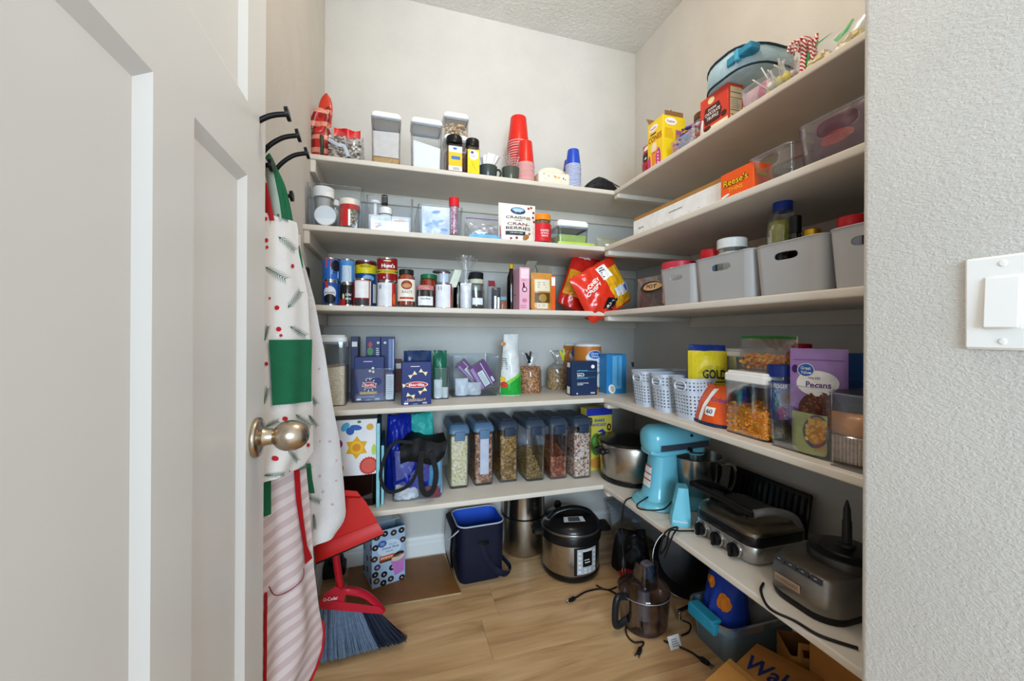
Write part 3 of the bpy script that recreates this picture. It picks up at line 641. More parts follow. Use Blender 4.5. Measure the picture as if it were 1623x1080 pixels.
m.use(INKW).ell(-d*.15, h*.88, d*.26, h*.08, s); m.use(mk('d4342d', .4)).text('Keebler', -d*.15, h*.88, d*.36, h*.055, q); m.use(mk('e8a51c', .5)).lines(-d*.42, d*.0, h*.52, h*.74, 6, s); m.use(mk('cf8a4c', .5)).rect(d*.05, d*.36, h*.25, h*.72, s); m.use(mk('9a5aa0', .5)).rect(d*.08, d*.30, h*.62, h*.70, q)
m.build('label_print', t, 0)
fl_ = MB(mk('8a6238', .7)); fl_.box(-w*.2, w*.45, -d*.1, -d*.09, h, h+.025); fl_.box(w*.46, w*.48, -d*.4, d*.4, h, h+.018); fl_.box(-w*.5, -w*.49, -d*.4, d*.3, h, h+.04, xf=lambda x, y, z: (x-(z-h)*.6, y, z)); fl_.build('open_flaps', t, 0)
# clear bin of wrapped sweets
X0 = RF[1]+.02; p, w, h = rpos(1, 1062, 1100, 205, .01)
tub('sweets_bin', 'clear bin of purple wrapped sweets in front of the cone box', p+Vector((.06, 0, 0)), w+.02, .12, .045, CLEAR, RZ, .0018, .95)
for k in range(34):
    rd = random.Random(k); c = ['5a2f86', '31318e', '7b3fa0', 'c9c2d8', 'c23a3a', 'e08a2c', 'd8c7b2', '3a4fb0'][k % 8]
    m = MB(mk(c, .25, 0, .2, 40, coat=.5)); s = .012; m.tube([(-1.7*s, 0, .2*s), (-1.0*s, 0, 0), (-.55*s, 0, 0), (.55*s, 0, 0), (1.0*s, 0, 0), (1.7*s, 0, -.2*s)], [s*.5, s*.12, s*.55, s*.55, s*.12, s*.5], 7)
    o = m.build('wrapped_sweet', None, 40); o.rotation_euler = (rd.uniform(-.7, .7), rd.uniform(-.7, .7), rd.uniform(0, 3))
    tag(o, 'small wrapped sweet heaped in the bin by the cone box', 'sweet', 'sweets heaped by the cone box', (p.x+.05+rd.uniform(-.04, .05), p.y+rd.uniform(-w*.42, w*.42), ZS[1]+.014+.016*(k//8)+rd.uniform(0, .004)))
# glass jar with brown biscuits
p, w, h = rpos(1, 1086, 1110, 178, .03)
jar('glass_jar', 'clear jar with brown top between sweets and red chocolate box', p+Vector((.05, 0, 0)), w*.55, h, mk('6b4322', .5, 0, .4, 60), grain(['c9b48e', '7f9a5c', 'e4d9c2', '8a6a40'], 90), .8, neck=.95, shoulder=.06)
# red hot-chocolate carton with blue lunch bag resting on top
p, w, h = rpos(1, 1108, 1152, 148, .03); Yn = p.y-w/2; d = rdepth(1176, Yn, RF[1]+.03); p.x += d/2
zb = .012; t = carton('chocolate_box', 'red hot chocolate carton under the pale blue lunch bag', 'box', p+Vector((0, 0, zb)), w, d, h-zb, 'd3402c', RZ); hh = h-zb
CB = (p.copy(), w, d, h)
m = MB(); f = front(-d/2-.0006); g = lift(f, .0004); m.use(mk('f0e3c4', .5)).rect(-w*.5, w*.5, 0, hh*.14, f); m.use(mk('4a1d14', .4)).poly([(-w*.3, hh*.22), (w*.22, hh*.22), (w*.3, hh*.45), (w*.2, hh*.70), (-w*.3, hh*.70), (-w*.36, hh*.42)], f)
m.use(INKW).text('CHOCOLATE', -w*.03, hh*.50, w*.54, hh*.09, g); m.text('TRUFFLE', -w*.03, hh*.37, w*.42, hh*.09, g); m.text('DARK', -w*.03, hh*.61, w*.3, hh*.06, g); m.use(mk('e9d9a4', .4)).ell(-w*.08, hh*.84, w*.12, hh*.09, f); m.use(mk('4a1d14', .4)).ell(w*.36, hh*.28, w*.1, hh*.08, f); m.ell(-w*.22, hh*.12, w*.14, hh*.06, g)
m.use(INKW).poly([(-w*.5, hh*.14), (-w*.42, hh*.45), (-w*.36, hh*.42), (-w*.38, hh*.14)], f)
s = right(w/2+.0006); m.use(mk('ddc79c', .5)).rect(-d*.36, d*.4, hh*.06, hh*.92, s); m.use(INK); q = lift(s, .0004)
for v in (.18, .30, .62, .76): m.rect(-d*.34, d*.38, hh*v, hh*(v+.015), q)
m.use(INKG).lines(-d*.3, d*.3, hh*.34, hh*.6, 5, q); m.build('label_print', t, 0)
# flat brown tray under the carton
o = MB(mk('8c7355', .6)).rbox(-w*.62, w*.55, -d*.56, d*.4, 0, zb-.0006, .003, 2).build('cardboard_tray'); tag(o, 'flat brown card tray under the red chocolate carton', 'tray', None, (p.x, p.y, ZS[1]), RZ)
# lunch bag lies on the carton
LB = mk('a9c6d3', .65, 0, .18, 22, .2, 120, name='lunch_bag_cloth'); LT = mk('2b85a8', .5); LD = mk('24343f', .6)
X = RF[1]+.02; a = pX(1106, 160, X); c_ = pX(1196, 150, X)
zl = CB[0].z+CB[3]+.001; lw = a.y-c_.y; ld_ = .20; lh = .064
t = thing('lunch_bag', 'pale blue insulated lunch bag with teal buckle lying on the red carton', 'lunch bag', (RF[1]+.012+ld_/2, (a.y+c_.y)/2, zl), RZ)
b = MB(LB); N = 14; L = []
for z, s, k in ((0, .90, .06), (.006, .97, .07), (lh*.5, 1, .08), (lh*.86, .97, .075), (lh, .86, .07)):
    L.append([(x, y, z+.018*(1-(2*x/lw)**2)*(z/lh)) for x, y, _ in rl(0, 0, lw*s, ld_*s, k*s, z, 5)])
b.loft(L).build('bag_body', t, 60)
MB(LD).tube([(x, y, lh*.86+.018*(1-(2*x/lw)**2)*.86) for x, y, _ in rl(0, 0, lw*.985, ld_*.985, .078, 0, 6)], .0035, 6, closed=True).build('top_zip', t, 60)
MB(LD).tube([(x, y, .006) for x, y, _ in rl(0, 0, lw*.975, ld_*.975, .072, 0, 6)], .003, 6, closed=True).build('bottom_piping', t, 60)
m = MB(LT); m.rbox(lw*.10, lw*.22, -ld_/2-.004, -ld_/2+.004, lh*.40, lh*.76, .003, 2); m.rbox(lw*.30, lw*.5, -ld_/2-.006, -ld_/2+.03, lh*.44, lh*.78, .006, 2); st = m.build('strap', t, 40)
MB(mk('4aa7c9', .35)).rbox(lw*.24, lw*.31, -ld_/2-.009, -ld_/2+.006, lh*.34, lh*.84, .004, 2).build('buckle', t, 40)
# clear bin with pink sweets and lollipops
p, w, h = rpos(1, 1178, 1258, 138, .02, .04)
tub('lollipop_bin', 'low clear bin of pink sweet bags and lollipops below the lunch bag', (p.x+.02, p.y, p.z), w, .12, .05, CLEAR, RZ, .0018, .92)
q = p+Vector((-.005, w*.30, .003)); P = Pouch(.075, .055, .03, 3, .004)
t = thing('pink_sweet_bag', 'pink and white patterned sweet bag in the lollipop bin', 'sweet bag', q, RZ); P.mesh(MB(mk('e9b9c6', .35, 0, .35, 60, coat=.4))).build('wrapper', t, 60); m = MB(mk('cf3f7c', .4)); f = P.map(); m.rect(.012, .030, .008, .05, f, 6); m.build('label_print', t, 0)
for k in range(10):
    rd = random.Random(k+40); c = ['efe06a', 'e8c84a', 'd94a7c', 'f4f0e6', 'efe06a'][k % 5]; t = thing('lollipop', 'wrapped lollipop with white stick in the low clear bin', 'lollipop', (p.x-.01+rd.uniform(-.02, .03), p.y-w*.02-w*.04*k+rd.uniform(-.006, .006), ZS[1]+.016+rd.uniform(0, .018)), 0, 'lollipops in the low bin')
    MB(mk(c, .3, coat=.4)).lathe([(0, -.011), (.008, -.008), (.011, 0), (.008, .008), (0, .011)], 12).build('candy_head', t, 50)
    e = Vector((rd.uniform(-.03, -.005), rd.uniform(-.03, .03), rd.uniform(.03, .045))); MB(PW).tube([tuple(e*.2), tuple(e*1.15)], .0018, 6).build('stick', t, 50)
# candy canes
CANE = plaid('f2e6e2', 'c4202a', 'b3202a', 60)
def cane_mat():
    m = D.materials.new('striped_candy'); m.use_nodes = True; nt = m.node_tree; b = nt.nodes['Principled BSDF']; L_ = nt.links.new
    tc = nt.nodes.new('ShaderNodeTexCoord'); w_ = nt.nodes.new('ShaderNodeTexWave'); w_.bands_direction = 'DIAGONAL'; w_.inputs['Scale'].default_value = 70; L_(tc.outputs['Object'], w_.inputs[0])
    r_ = nt.nodes.new('ShaderNodeValToRGB'); r_.color_ramp.interpolation = 'CONSTANT'; r_.color_ramp.elements[0].color = rgb('f3ebe6'); r_.color_ramp.elements[1].position = .5; r_.color_ramp.elements[1].color = rgb('c01f28'); L_(w_.outputs['Fac'], r_.inputs[0]); L_(r_.outputs[0], b.inputs['Base Color']); b.inputs['Roughness'].default_value = .2; return m
CM = cane_mat(); q = pX(1266, 112, RF[1]+.02); hz = pX(1262, 52, RF[1]+.02).z-ZS[1]
for k in range(9):
    rd = random.Random(k+7); hk = hz*rd.uniform(.72, 1.0); pts = [(0, 0, 0), (0, 0, hk*.5), (0, 0, hk*.78)]+[(-.014+.014*math.cos(a), 0, hk*.80+.016*math.sin(a)) for a in [PI*i/7 for i in range(8)]]+[(-.028, 0, hk*.74)]
    o = MB(CM).tube(pts, .0036, 8).build('candy_cane', None, 60); o.rotation_euler = (rd.uniform(-.22, .22), rd.uniform(-.12, .12), RZ+rd.uniform(-1.1, 1.1))
    tag(o, 'red and white candy cane leaning in the bunch by the zip bag', 'candy cane', 'candy canes in a bunch', (RF[1]+.028+.011*(k % 3), q.y+.012*(k//3)-.02+rd.uniform(-.004, .004), ZS[1]+.002))
# zip bag with green seals
p, w, h = rpos(1, 1272, 1372, 44, .02)
t = thing('zip_bag', 'clear zip bag with green stripe and pale sweets at the right end', 'zip bag', p+Vector((.014, 0, 0)), RZ)
P = Pouch(w, h, .026, 5, .003, .95); P.mesh(MB(FILM)).build('film', t, 60)
m = MB(mk('2f9a4f', .35)); f = P.map(.003)
def uvz(x, y): k = pX(x, y, RF[1]+.02); return (p.y-k.y, max(.004, min(h*.99, k.z-ZS[1])))
for Q in (((1264, 114), (1271, 110), (1284, 76), (1300, 46), (1316, 26), (1311, 25), (1296, 40), (1283, 62), (1278, 80)), ((1321, 64), (1328, 67), (1343, 48), (1349, 30), (1347, 20), (1344, 21), (1343, 34), (1333, 50))):
    m.poly([uvz(*e) for e in Q], f)
m.build('seal_edge', t, 0)
bits(MB(), 46, inbox(w*.8, .03, .006, h*.34), .009, 6, ['e9dfb8', 'f1ead6', 'dccf98', 'e8d9c2'], 'box').build('pale_sweets', t, 30, 'stuff')
# ================================================================== second shelf, back wall
def cbin(k, x0, x1, yt, label, d=.26, bk=.012, hole=True, name='clear_bin', group='clear bins on the second shelf', mat=None, tp=.95):
    p, w, h = bpos(k, x0, x1, yt, bk, d)
    tub(name, label, p, w, d, h, mat or CLEARD, 0, .0028, tp, .012, (.74, w*.19, h*.10) if hole else None, 'bin', group, .0012)
    return p, w, h, d
p, w, h, d = cbin(2, 484, 573, 293, 'leftmost clear bin on the second shelf holding sprinkle jars')
yf = p.y-d/2
# powder jar standing, another lying with its round base to the front, sprinkle jar
def put(k, x0, x1, yt, Y, z=None): a, c = pY(x0, 540, Y).x, pY(x1, 540, Y).x; zz = (ZS[k] if z is None else z)+.004; return Vector(((a+c)/2, Y, zz)), c-a, pY((x0+x1)/2, yt, Y).z-zz
q, w_, h_ = put(2, 496, 528, 299, yf+.075); jar('sprinkle_jar', 'white capped jar of pale powder at the back of the left bin', q, w_/2, h_, PW, mk('cbbfba', .6), .92, lidh=.030, neck=.98, shoulder=.05)
q, w_, h_ = put(2, 498, 533, 322, yf+.026); r = w_/2
t = thing('lying_jar', 'white jar lying with its round base towards the room in the left bin', 'jar', q+Vector((0, 0, r)))
MB(PW).lathe([(0, 0), (r-.002, 0), (r, .002), (r, .04), (r-.003, .044)], 28, xf=lambda x, y, z: (x, -.018+z, y)).build('base', t, 40); MB(clear((240, 236, 230), .2, .05, 'jar_plastic', .3)).lathe([(r-.003, .044), (r-.003, .06), (0, .06)], 28, xf=lambda x, y, z: (x, -.018+z, y)).build('body', t, 40)
q, w_, h_ = put(2, 537, 570, 318, yf+.032)
t = jar('sprinkle_jar', 'red banded jar of mixed green sprinkles with cream lid in the left bin', q, w_/2, h_, mk('e8dccb', .4), grain(['4f7a3a', 'c9c3b4', '8a4a3a', 'd8d2c4', '3a5a32', 'b33a34'], 330), .8, lidh=.016, neck=.97, shoulder=.04, labelc='c62a28', lz=(.62, .86), arc=6.2)
m = MB(mk('c62a28', .4)); m.rect(-w_*.62, -w_*.06, .004, h_*.62, cyl(w_/2+.0006), 8); m.build('red_side_label', t, 0)
m = MB(INKW); m.rect(-w_*.04, w_*.07, .004, h_*.6, cyl(w_/2+.0007), 4); m.build('white_stripe', t, 0)
q, w_, h_ = put(2, 524, 536, 318, yf+.12); jar('sprinkle_jar', 'small white lidded jar between the two larger jars', q, w_/2+.004, h_, PW, mk('d9d0c8', .6), .8)
# second bin
p, w, h, d = cbin(2, 579, 654, 312, 'clear bin with black capped bottle and pale baking bags'); yf = p.y-d/2
q, w_, h_ = put(2, 604, 613, 310, yf+.10); jar('extract_bottle', 'small dark bottle with black cap standing in the second bin', q, w_/2+.002, h_, PBLK, mk('2a1a12', .3), .8, lidh=.03, neck=.8)
q, w_, h_ = put(2, 586, 601, 318, yf+.07)
t = thing('hand_stamp', 'white push-top plunger in the second clear bin', 'plunger', q); MB(PW).lathe([(0, 0), (.014, 0), (.014, .02), (.006, .022), (.006, h_-.012), (w_*.5, h_-.010), (w_*.52, h_-.003), (w_*.4, h_), (0, h_)], 20).build('plunger_body', t, 40)
q, w_, h_ = put(2, 600, 620, 330, yf+.06); t = thing('round_jar_lid', 'round white jar with black ring in the second clear bin', 'jar', q); MB(PW).lathe([(0, 0), (w_*.48, 0), (w_*.5, .004), (w_*.5, h_-.004), (w_*.42, h_), (0, h_)], 24).build('jar', t, 40); MB(PBLK).tube([(w_*.52*math.cos(a), -.002+w_*.52*math.sin(a), h_*.72) for a in [2*PI*i/28 for i in range(28)]], .0014, 6, closed=True).build('ring', t, 40)
def softbag(k, x0, x1, yt, Y, name, label, col, th=.03, cat='bag', seed=1, pr=None, crk=.003, z=None, rz=0, group=None, mat=None, **kw):
    q, w_, h_ = put(k, x0, x1, yt, Y, z); t = thing(name, label, cat, q, rz, group); P = Pouch(w_, h_, th, seed, crk, **kw)
    P.mesh(MB(mat or mk(col, .32, 0, .15, 40, coat=.3))).build('bag', t, 60)
    if pr: m = MB(); pr(m, P.map(.0018), w_, h_); m.build('label_print', t, 0)
    return t
def pcol(m, f, w, h):
    rd = random.Random(4)
    for c in ('e8b4a0', 'b6c9e6', 'd9c2e0', 'c4dfc0', 'efe0a8', 'a9bfe4'): m.use(mk(c, .5)).ell(rd.uniform(-w*.3, w*.3), rd.uniform(h*.15, h*.8), w*.16, h*.12, f, 12)
softbag(2, 583, 618, 341, yf+.022, 'baking_bag', 'pale patterned baking bag at the front left of the second bin', 'ece9ea', pr=pcol, seed=2)
softbag(2, 620, 650, 344, yf+.024, 'baking_bag', 'white baking bag with rainbow print at the front right of the second bin', 'eceaee', seed=3, pr=lambda m, f, w, h: [m.use(mk(c, .5)).rect(-w*.42, w*.2, h*(.2+.13*i), h*(.32+.13*i), f, 6) for i, c in enumerate(('9fc0ea', 'a8d3dd', 'e9d7a0', 'eaa58c'))])
# third bin
p, w, h, d = cbin(2, 662, 733, 326, 'clear bin holding a blue cloth bag and pink sprinkles with red cap'); yf = p.y-d/2
def pblue(m, f, w, h):
    rd = random.Random(9)
    for i in range(9): m.use(mk(['a9c3ea', 'c6d8f2', '8fb0e0', 'f4f6fa'][i % 4], .6)).ell(rd.uniform(-w*.34, w*.34), rd.uniform(h*.1, h*.85), w*.15, h*.06, f, 10, rd.uniform(-1, 1))
softbag(2, 667, 712, 328, yf+.024, 'baking_bag', 'pale blue and white patterned bag at the front of the third bin', 'dfe8f3', pr=pblue, seed=5)
q, w_, h_ = put(2, 711, 726, 314, yf+.028); jar('sprinkle_tube', 'tall tube of pink sprinkles with a red pointed cap', q, w_/2, h_, mk('d4222a', .35), grain(['d9487e', 'f0a9c0', 'c22f5e', 'f6dfe6'], 260), .97, lidh=.028, neck=.95, shoulder=.03)
# zip bag with purple seal
q, w_, h_ = put(2, 735, 797, 345, BF[2]+.035); t = thing('zip_bag', 'clear zip bag with purple seal and crumpled foil on the second shelf', 'zip bag', q-Vector((0, 0, .004)))
P = Pouch(w_, h_, .06, 8, .004, .95); P.mesh(MB(FILM)).build('film', t, 60); m = MB(mk('7d3f86', .4)); m.rect(-w_*.47, w_*.47, h_*.93, h_*.985, P.map(.001), 10); m.build('purple_seal', t, 0)
Q = Pouch(w_*.72, h_*.72, .045, 12, .010); Q.mesh(MB(mk('c9ccd2', .25, .6, .4, 60))).build('crumpled_foil', t, 20); m = MB(mk('6fb4d8', .4)); m.rect(-w_*.40, w_*.40, h_*.02, h_*.16, P.map(.0006), 10); m.use(mk('c23a48', .4)).rect(w_*.38, w_*.46, h_*.03, h_*.7, P.map(.0006), 3); m.build('coloured_print', t, 0)
# dried cranberry pouch
def pcrais(m, f, w, h):
    g = lift(f, .0006); n2 = lift(f, .0012)
    m.use(mk('1b3a66', .4)).ell(w*.0, h*.80, w*.20, h*.10, f); m.use(mk('8ec0e4', .4)).ell(0, h*.82, w*.16, h*.055, g); m.use(INKW).text('Ocean\nSpray', 0, h*.79, w*.2, h*.09, n2)
    m.use(mk('3a3030', .5)).text('CRAISINS', w*.0, h*.61, w*.66, h*.075, f); m.text('DRIED', 0, h*.53, w*.2, h*.025, f); m.use(mk('7a1f28', .5)).text('CRAN-', 0, h*.435, w*.60, h*.075, f); m.use(mk('3a2428', .5)).text('BERRIES', 0, h*.325, w*.66, h*.075, f)
    m.use(mk('2c2a35', .4)).rect(-w*.34, w*.18, h*.14, h*.24, f, 6); m.use(INKW).text('50% REDUCED', -w*.06, h*.20, w*.34, h*.028, g); m.use(mk('8a1a24', .4))
    for u, v in ((.38, .93), (.44, .80), (.42, .66), (.45, .55), (-.2, .05), (-.05, .07), (.3, .9)): m.ell(w*u, h*v, w*.035, h*.03, f, 10)
    m.use(mk('a9713d', .5)).ell(w*.2, h*.1, w*.1, h*.07, f, 12, .6); m.ell(w*.3, h*.2, w*.04, h*.03, f)
q, w_, h_ = put(2, 789, 847, 324, BF[2]+.030)
t = softbag(2, 789, 847, 324, BF[2]+.030, 'fruit_pouch', 'cream dried cranberry pouch standing behind the zip bag', 'efe7dc', .045, 'pouch', 6, pcrais, .0025, z=ZS[2]-.004)
# peanut bottle with orange lid, square container with white lid
def ppea(m, f, h): m.use(INKW).text('PLANTERS', 0, h*.42, .034, h*.07, f); m.text('DRY ROASTED', 0, h*.33, .032, h*.05, f); m.text('PEANUTS', 0, h*.24, .026, h*.06, f)
p, w, h = bpos(2, 849, 877, 338, .012); jar('peanut_jar', 'nut jar with orange lid and red label on the second shelf', p+Vector((0, w/2, 0)), w/2, h, mk('f08a1e', .35), grain(['8a4a26', '9c5a30', '743a1c'], 200), .92, lidh=.018, neck=.9, labelc='d0242c', lz=(.06, .66), prints=ppea, cat='jar')
p, w, h = bpos(2, 884, 933, 349, .02, .11); popbox('storage_canister', 'square clear canister with white lid and green inside on the second shelf', p, w, .11, h, [('green_contents', mk('a9bd6a', .6), 0, .55, 0)], lidh=.024)
p, w, h = bpos(2, 884, 942, 384, .008, .02); o = MB(mk('b6cf52', .4)).rbox(-w/2, w/2, -.004, .012, 0, max(h, .009), .003, 2).build('green_clip'); tag(o, 'lime green strip lying in front of the square canister', 'clip', None, tuple(p+Vector((0, -.006, 0))))
softbag(2, 944, 990, 378, BF[2]+.10, 'small_bag', 'small olive and clear snack bag lying near the shelf corner', '8d8f6a', .05, 'bag', 11, None, .006, z=ZS[2]-.004, mat=clear((225, 226, 205), .2, .15, 'bag_film', .5))
# ================================================================== second shelf, right wall
X = RF[2]+.03; a = pX(1004, 352, X); c_ = pX(1175, 300, X); hb = pX(1010, 349, X).z-ZS[2]
t = thing('long_flat_box', 'long flat white cardboard box with brown edge along the right shelf', 'box', (X+.09, (a.y+c_.y)/2, ZS[2]), RZ); w = a.y-c_.y
MB(mk('e9e8e6', .5)).rbox(-w/2, w/2, -.09, .09, 0, hb, .0015, 1).build('carton', t, 40); MB(mk('a8793f', .7)).box(-w/2+.002, w/2-.002, -.088, .088, hb-.001, hb+.012).build('cardboard_lid', t, 0)
m = MB(INK); f = front(-.0906); m.text('Reynolds', -w*.40, hb*.45, .03, .007, f); m.text('parchment sheets', -w*.02, hb*.62, .06, .006, f); m.use(mk('b0392e', .4))
for i in range(9): m.ell(-w*.45+i*w*.08, hb*(.2+.03*(i % 3)), .0013, .0013, f, 8)
m.build('label_print', t, 0)
X = RF[2]+.012; p, w, h = rpos(2, 1141, 1193, 268, .012); Yn = p.y-w/2; d = rdepth(1222, Yn, X); p.x += d/2
t = carton('peanut_cup_box', 'orange peanut butter cup box standing before the long white box', 'box', p, w, d, h, 'ef5a1e', RZ)
m = MB(); f = front(-d/2-.0006); g = lift(f, .0004); e2 = lift(f, .0008)
def script(u, v, ww, hh_, s_, ff, gg): m.use(mk('3a1a0c', .4)).text(s_, u, v, ww*1.04, hh_*1.12, ff, .06); m.use(mk('f7c81e', .4)).text(s_, u, v, ww, hh_, gg, .012)
script(-w*.02, h*.60, w*.74, h*.26, "Reese's", g, e2); m.use(mk('f7b52a', .4)).text('THINS', -w*.02, h*.30, w*.44, h*.16, g); m.use(INKW).ell(-w*.34, h*.12, w*.14, h*.05, f, 12, .2); m.use(mk('f59a4e', .4)).rect(-w*.5, w*.5, 0, h*.05, f)
f = right(w/2+.0006); g = lift(f, .0004); e2 = lift(f, .0008); script(0, h*.62, d*.7, h*.2, "Reese's", g, e2); m.build('label_print', t, 0)
# clear bin, low: right of it a deep bin with dark packets
X = RF[2]+.02; p, w, h = rpos(2, 1182, 1252, 236, .01, .25)
tub('clear_bin', 'empty clear bin between the orange box and the deep clear bin', p, w, .25, h*.92, CLEAR, RZ, .003, .93, .015, (.72, w*.22, .012), 'bin', 'clear bins on the right second shelf', .0014)
p, w, h = rpos(2, 1258, 1400, 172, .012, .27)
tub('clear_bin', 'deep clear bin with hand slot holding dark purple packets', p, w, .27, h, CLEAR, RZ, .003, .94, .018, (.72, w*.24, .016), 'bin', 'clear bins on the right second shelf', .0016)
for k, (dx, dy, ww, hh_, c, nm) in enumerate(((.06, w*.22, .11, .115, '4a2030', 'dark red packet at the left of the deep clear bin'), (.11, w*.28, .12, .135, '2c2140', 'dark purple packet behind the red one in the deep clear bin'), (.12, -w*.05, .12, .15, '241d33', 'dark packet with gold patch behind the hand slot of the deep bin'))):
    t = thing('snack_packet', nm, 'packet', (RF[2]+.02+dx, p.y+dy, ZS[2]+.004), RZ); P = Pouch(ww, hh_, .03, k+20, .003); P.mesh(MB(mk(c, .35, 0, .3, 40, coat=.2))).build('packet', t, 60)
    m = MB(mk(['8a2f30', '6a5a9a', 'd9a32e'][k], .4)); m.ell(.0, hh_*(.5 if k < 2 else .8), ww*.3, hh_*.12, P.map()); m.build('label_print', t, 0)
# ================================================================== third shelf, back wall: cans and jars
GC = 'cans on the third shelf'
def cpos(x0, x1, yt, bk, Z=None): p, w, h = bpos(3, x0, x1, yt, bk, 0, Z); p.y += w/2; return p, w/2, h
def beans(m, f, h):
    m.use(mk('d9dde6', .4)).ell(0, h*.52, .020, h*.27, f, 16); g = lift(f, .0003); m.use(mk('141318', .4)).ell(0, h*.27, .019, h*.20, g, 16); m.use(INK).text('BLACK BEANS', 0, h*.52, .032, .005, g); m.use(mk('c23a34', .4)).poly([(-.012, h*.72), (-.004, h*.72), (-.006, h*.97), (-.016, h*.97)], g)
def beans2(m, f, h):
    m.use(mk('c23a34', .4)).poly([(-.012, h*.55), (.002, h*.62), (.004, h*.96), (-.012, h*.96)], f); m.use(mk('19161c', .4)).ell(.020, h*.66, .016, h*.25, f, 16); m.use(mk('d9dde6', .4)).poly([(.006, h*.48), (.030, h*.42), (.030, h*.14), (.006, h*.30)], f); m.use(INK).text('BEANS', .018, h*.36, .016, .004, lift(f, .0003))
p, r, h = cpos(508, 536, 445, .02); can('food_can', 'blue black bean can at the bottom of the leftmost stack', p, r, h, '1f4f9e', GC, 0, beans)
p2, r2, h2 = cpos(508, 536, 408, .02, ZS[3]+h); can('food_can', 'blue bean can on top of the leftmost stack', p2, r, h2, '2a62b0', GC, 0, beans2)
def chili(m, f, h): m.use(mk('b3261e', .4)).rect(-.03, -.006, h*.02, h*.3, f, 4); m.use(mk('d8d2a0', .4)).ell(-.012, h*.42, .004, h*.12, f); m.use(INKW).text('CHILI', .004, h*.5, .018, h*.10, f); m.text('BEANS', .004, h*.32, .018, h*.08, f); m.use(mk('b3261e', .4)).rect(.020, .032, h*.02, h*.9, f, 4)
p, r, h = cpos(537, 562, 449, .025); can('food_can', 'black and red can at the bottom of the second stack', p, r, h, '1b1718', GC, 0, chili)
p2, r2, h2 = cpos(536, 561, 410, .025, ZS[3]+h); can('food_can', 'light blue can with pale label on top of the second stack', p2, r, h2, '4a86c4', GC, 0, lambda m, f, h: (m.use(mk('b9cbdc', .4)).rect(-.014, .016, h*.06, h*.72, f, 6), m.use(mk('5a6f8c', .4)).lines(-.010, .012, h*.1, h*.66, 7, lift(f, .0003))))
def yel(m, f, h): m.use(mk('ecd81e', .4)).rect(-r*1.5, r*1.5, h*.72, h*.90, f, 14); m.use(mk('d8c41a', .4)).ell(0, h*.87, r*.7, h*.045, lift(f, .0003)); m.use(INK).text("BUSH'S", 0, h*.87, r*.9, h*.04, lift(f, .0006)); m.use(mk('7fb2dc', .4)).ell(r*.3, h*.62, r*.6, h*.06, f); m.use(INKW).rect(r*.75, r*1.3, h*.1, h*.5, f, 4)
p, r, h = cpos(561, 596, 412, .075); can('food_can', 'tall dark blue can with a yellow band and red top edge', p, r, h, '1d4a86', GC, 0, yel)
m = MB(mk('6a1420', .3)); m.lathe([(r+.0003, h*.90), (r+.0003, h*.965)], 28); o = m.build('red_top_band', D.objects['food_can.004'] if 'food_can.004' in D.objects else None, 40)
p, r, h = cpos(558, 588, 441, .012); can('food_can', 'can with a white ingredients panel in front of the yellow banded can', p, r, h, '8e2a22', GC, 0, lambda m, f, h: (m.use(mk('e9e6e6', .4)).rect(-r*.86, r*.80, h*.30, h*.92, f, 10), m.use(mk('c2564a', .4)).rect(-r*.8, r*.72, h*.89, h*.90, lift(f, .0003), 6), m.use(mk('3a3338', .4)).rect(-r*.86, r*.80, h*.03, h*.26, f, 10), m.use(INKG).lines(-r*.74, r*.68, h*.34, h*.86, 10, lift(f, .0003), .25), m.use(INKW).rect(r*.95, r*1.15, h*.03, h*.92, f, 3)))
p, r, h = cpos(597, 627, 446, .012)
def tomb(m, f, h):
    m.use(mk('dfe0e6', .4)).rect(-r*1.4, r*.62, h*.02, h*.95, f, 12); g = lift(f, .0003); m.use(INK)
    for i in range(6): m.rect(-r*.9+i*r*.06, -r*.87+i*r*.06, h*.70, h*.86, g)
    m.use(INKG).lines(-r*.5, r*.5, h*.1, h*.62, 9, g, .22); m.use(mk('e8622a', .4)).ell(r*1.0, h*.3, r*.28, h*.25, g)
can('food_can', 'tomato can with white panel under the tall red tomato can', p, r, h, 'b5221f', GC, 0, tomb)
p2, r2, h2 = cpos(596, 630, 408, .012, ZS[3]+h)
def hunt(m, f, h): m.use(INKW).text("Hunt's", .004, h*.66, r2*1.35, h*.17, f, .03); m.use(mk('e8b52a', .4)).rect(-r2*1.5, r2*1.5, h*.34, h*.50, f, 14); g = lift(f, .0003); m.use(mk('3a7a2e', .4)).rect(-r2*1.5, r2*1.5, h*.38, h*.46, g, 14); m.use(mk('f2d84a', .4)).text('TOMATO PASTE', 0, h*.42, r2*1.6, h*.055, lift(f, .0006)); m.use(mk('d8c9a0', .4)).ell(0, h*.86, r2*.4, h*.03, f); m.use(INKW).ell(-r2*.3, h*.16, .002, .003, f)
can('food_can', 'dark red tomato can stacked on the white panelled can', p2, r2, h2, '8e1520', GC, 0, hunt)
SAUCE = mk('b23a17', .35, 0, .25, 60)
p, r, h = cpos(629, 659, 426, .014)
def raos(m, f, h):
    g = lift(f, .0003); m.use(mk('8a3a22', .5)).ell(0, h*.58, r*.62, h*.12, f, 20); m.use(mk('c98a5a', .5)).ell(0, h*.56, r*.5, h*.06, g, 16); m.use(mk('6b5a35', .5)).text("RAO'S", r*.06, h*.40, r*1.15, h*.075, f, .0); m.use(mk('b8432e', .4)).rect(-r*.8, r*.85, h*.21, h*.265, f, 10); m.use(INKW).lines(-r*.5, r*.6, h*.23, h*.25, 1, g); m.use(INKG).lines(-r*.4, r*.5, h*.31, h*.33, 1, f)
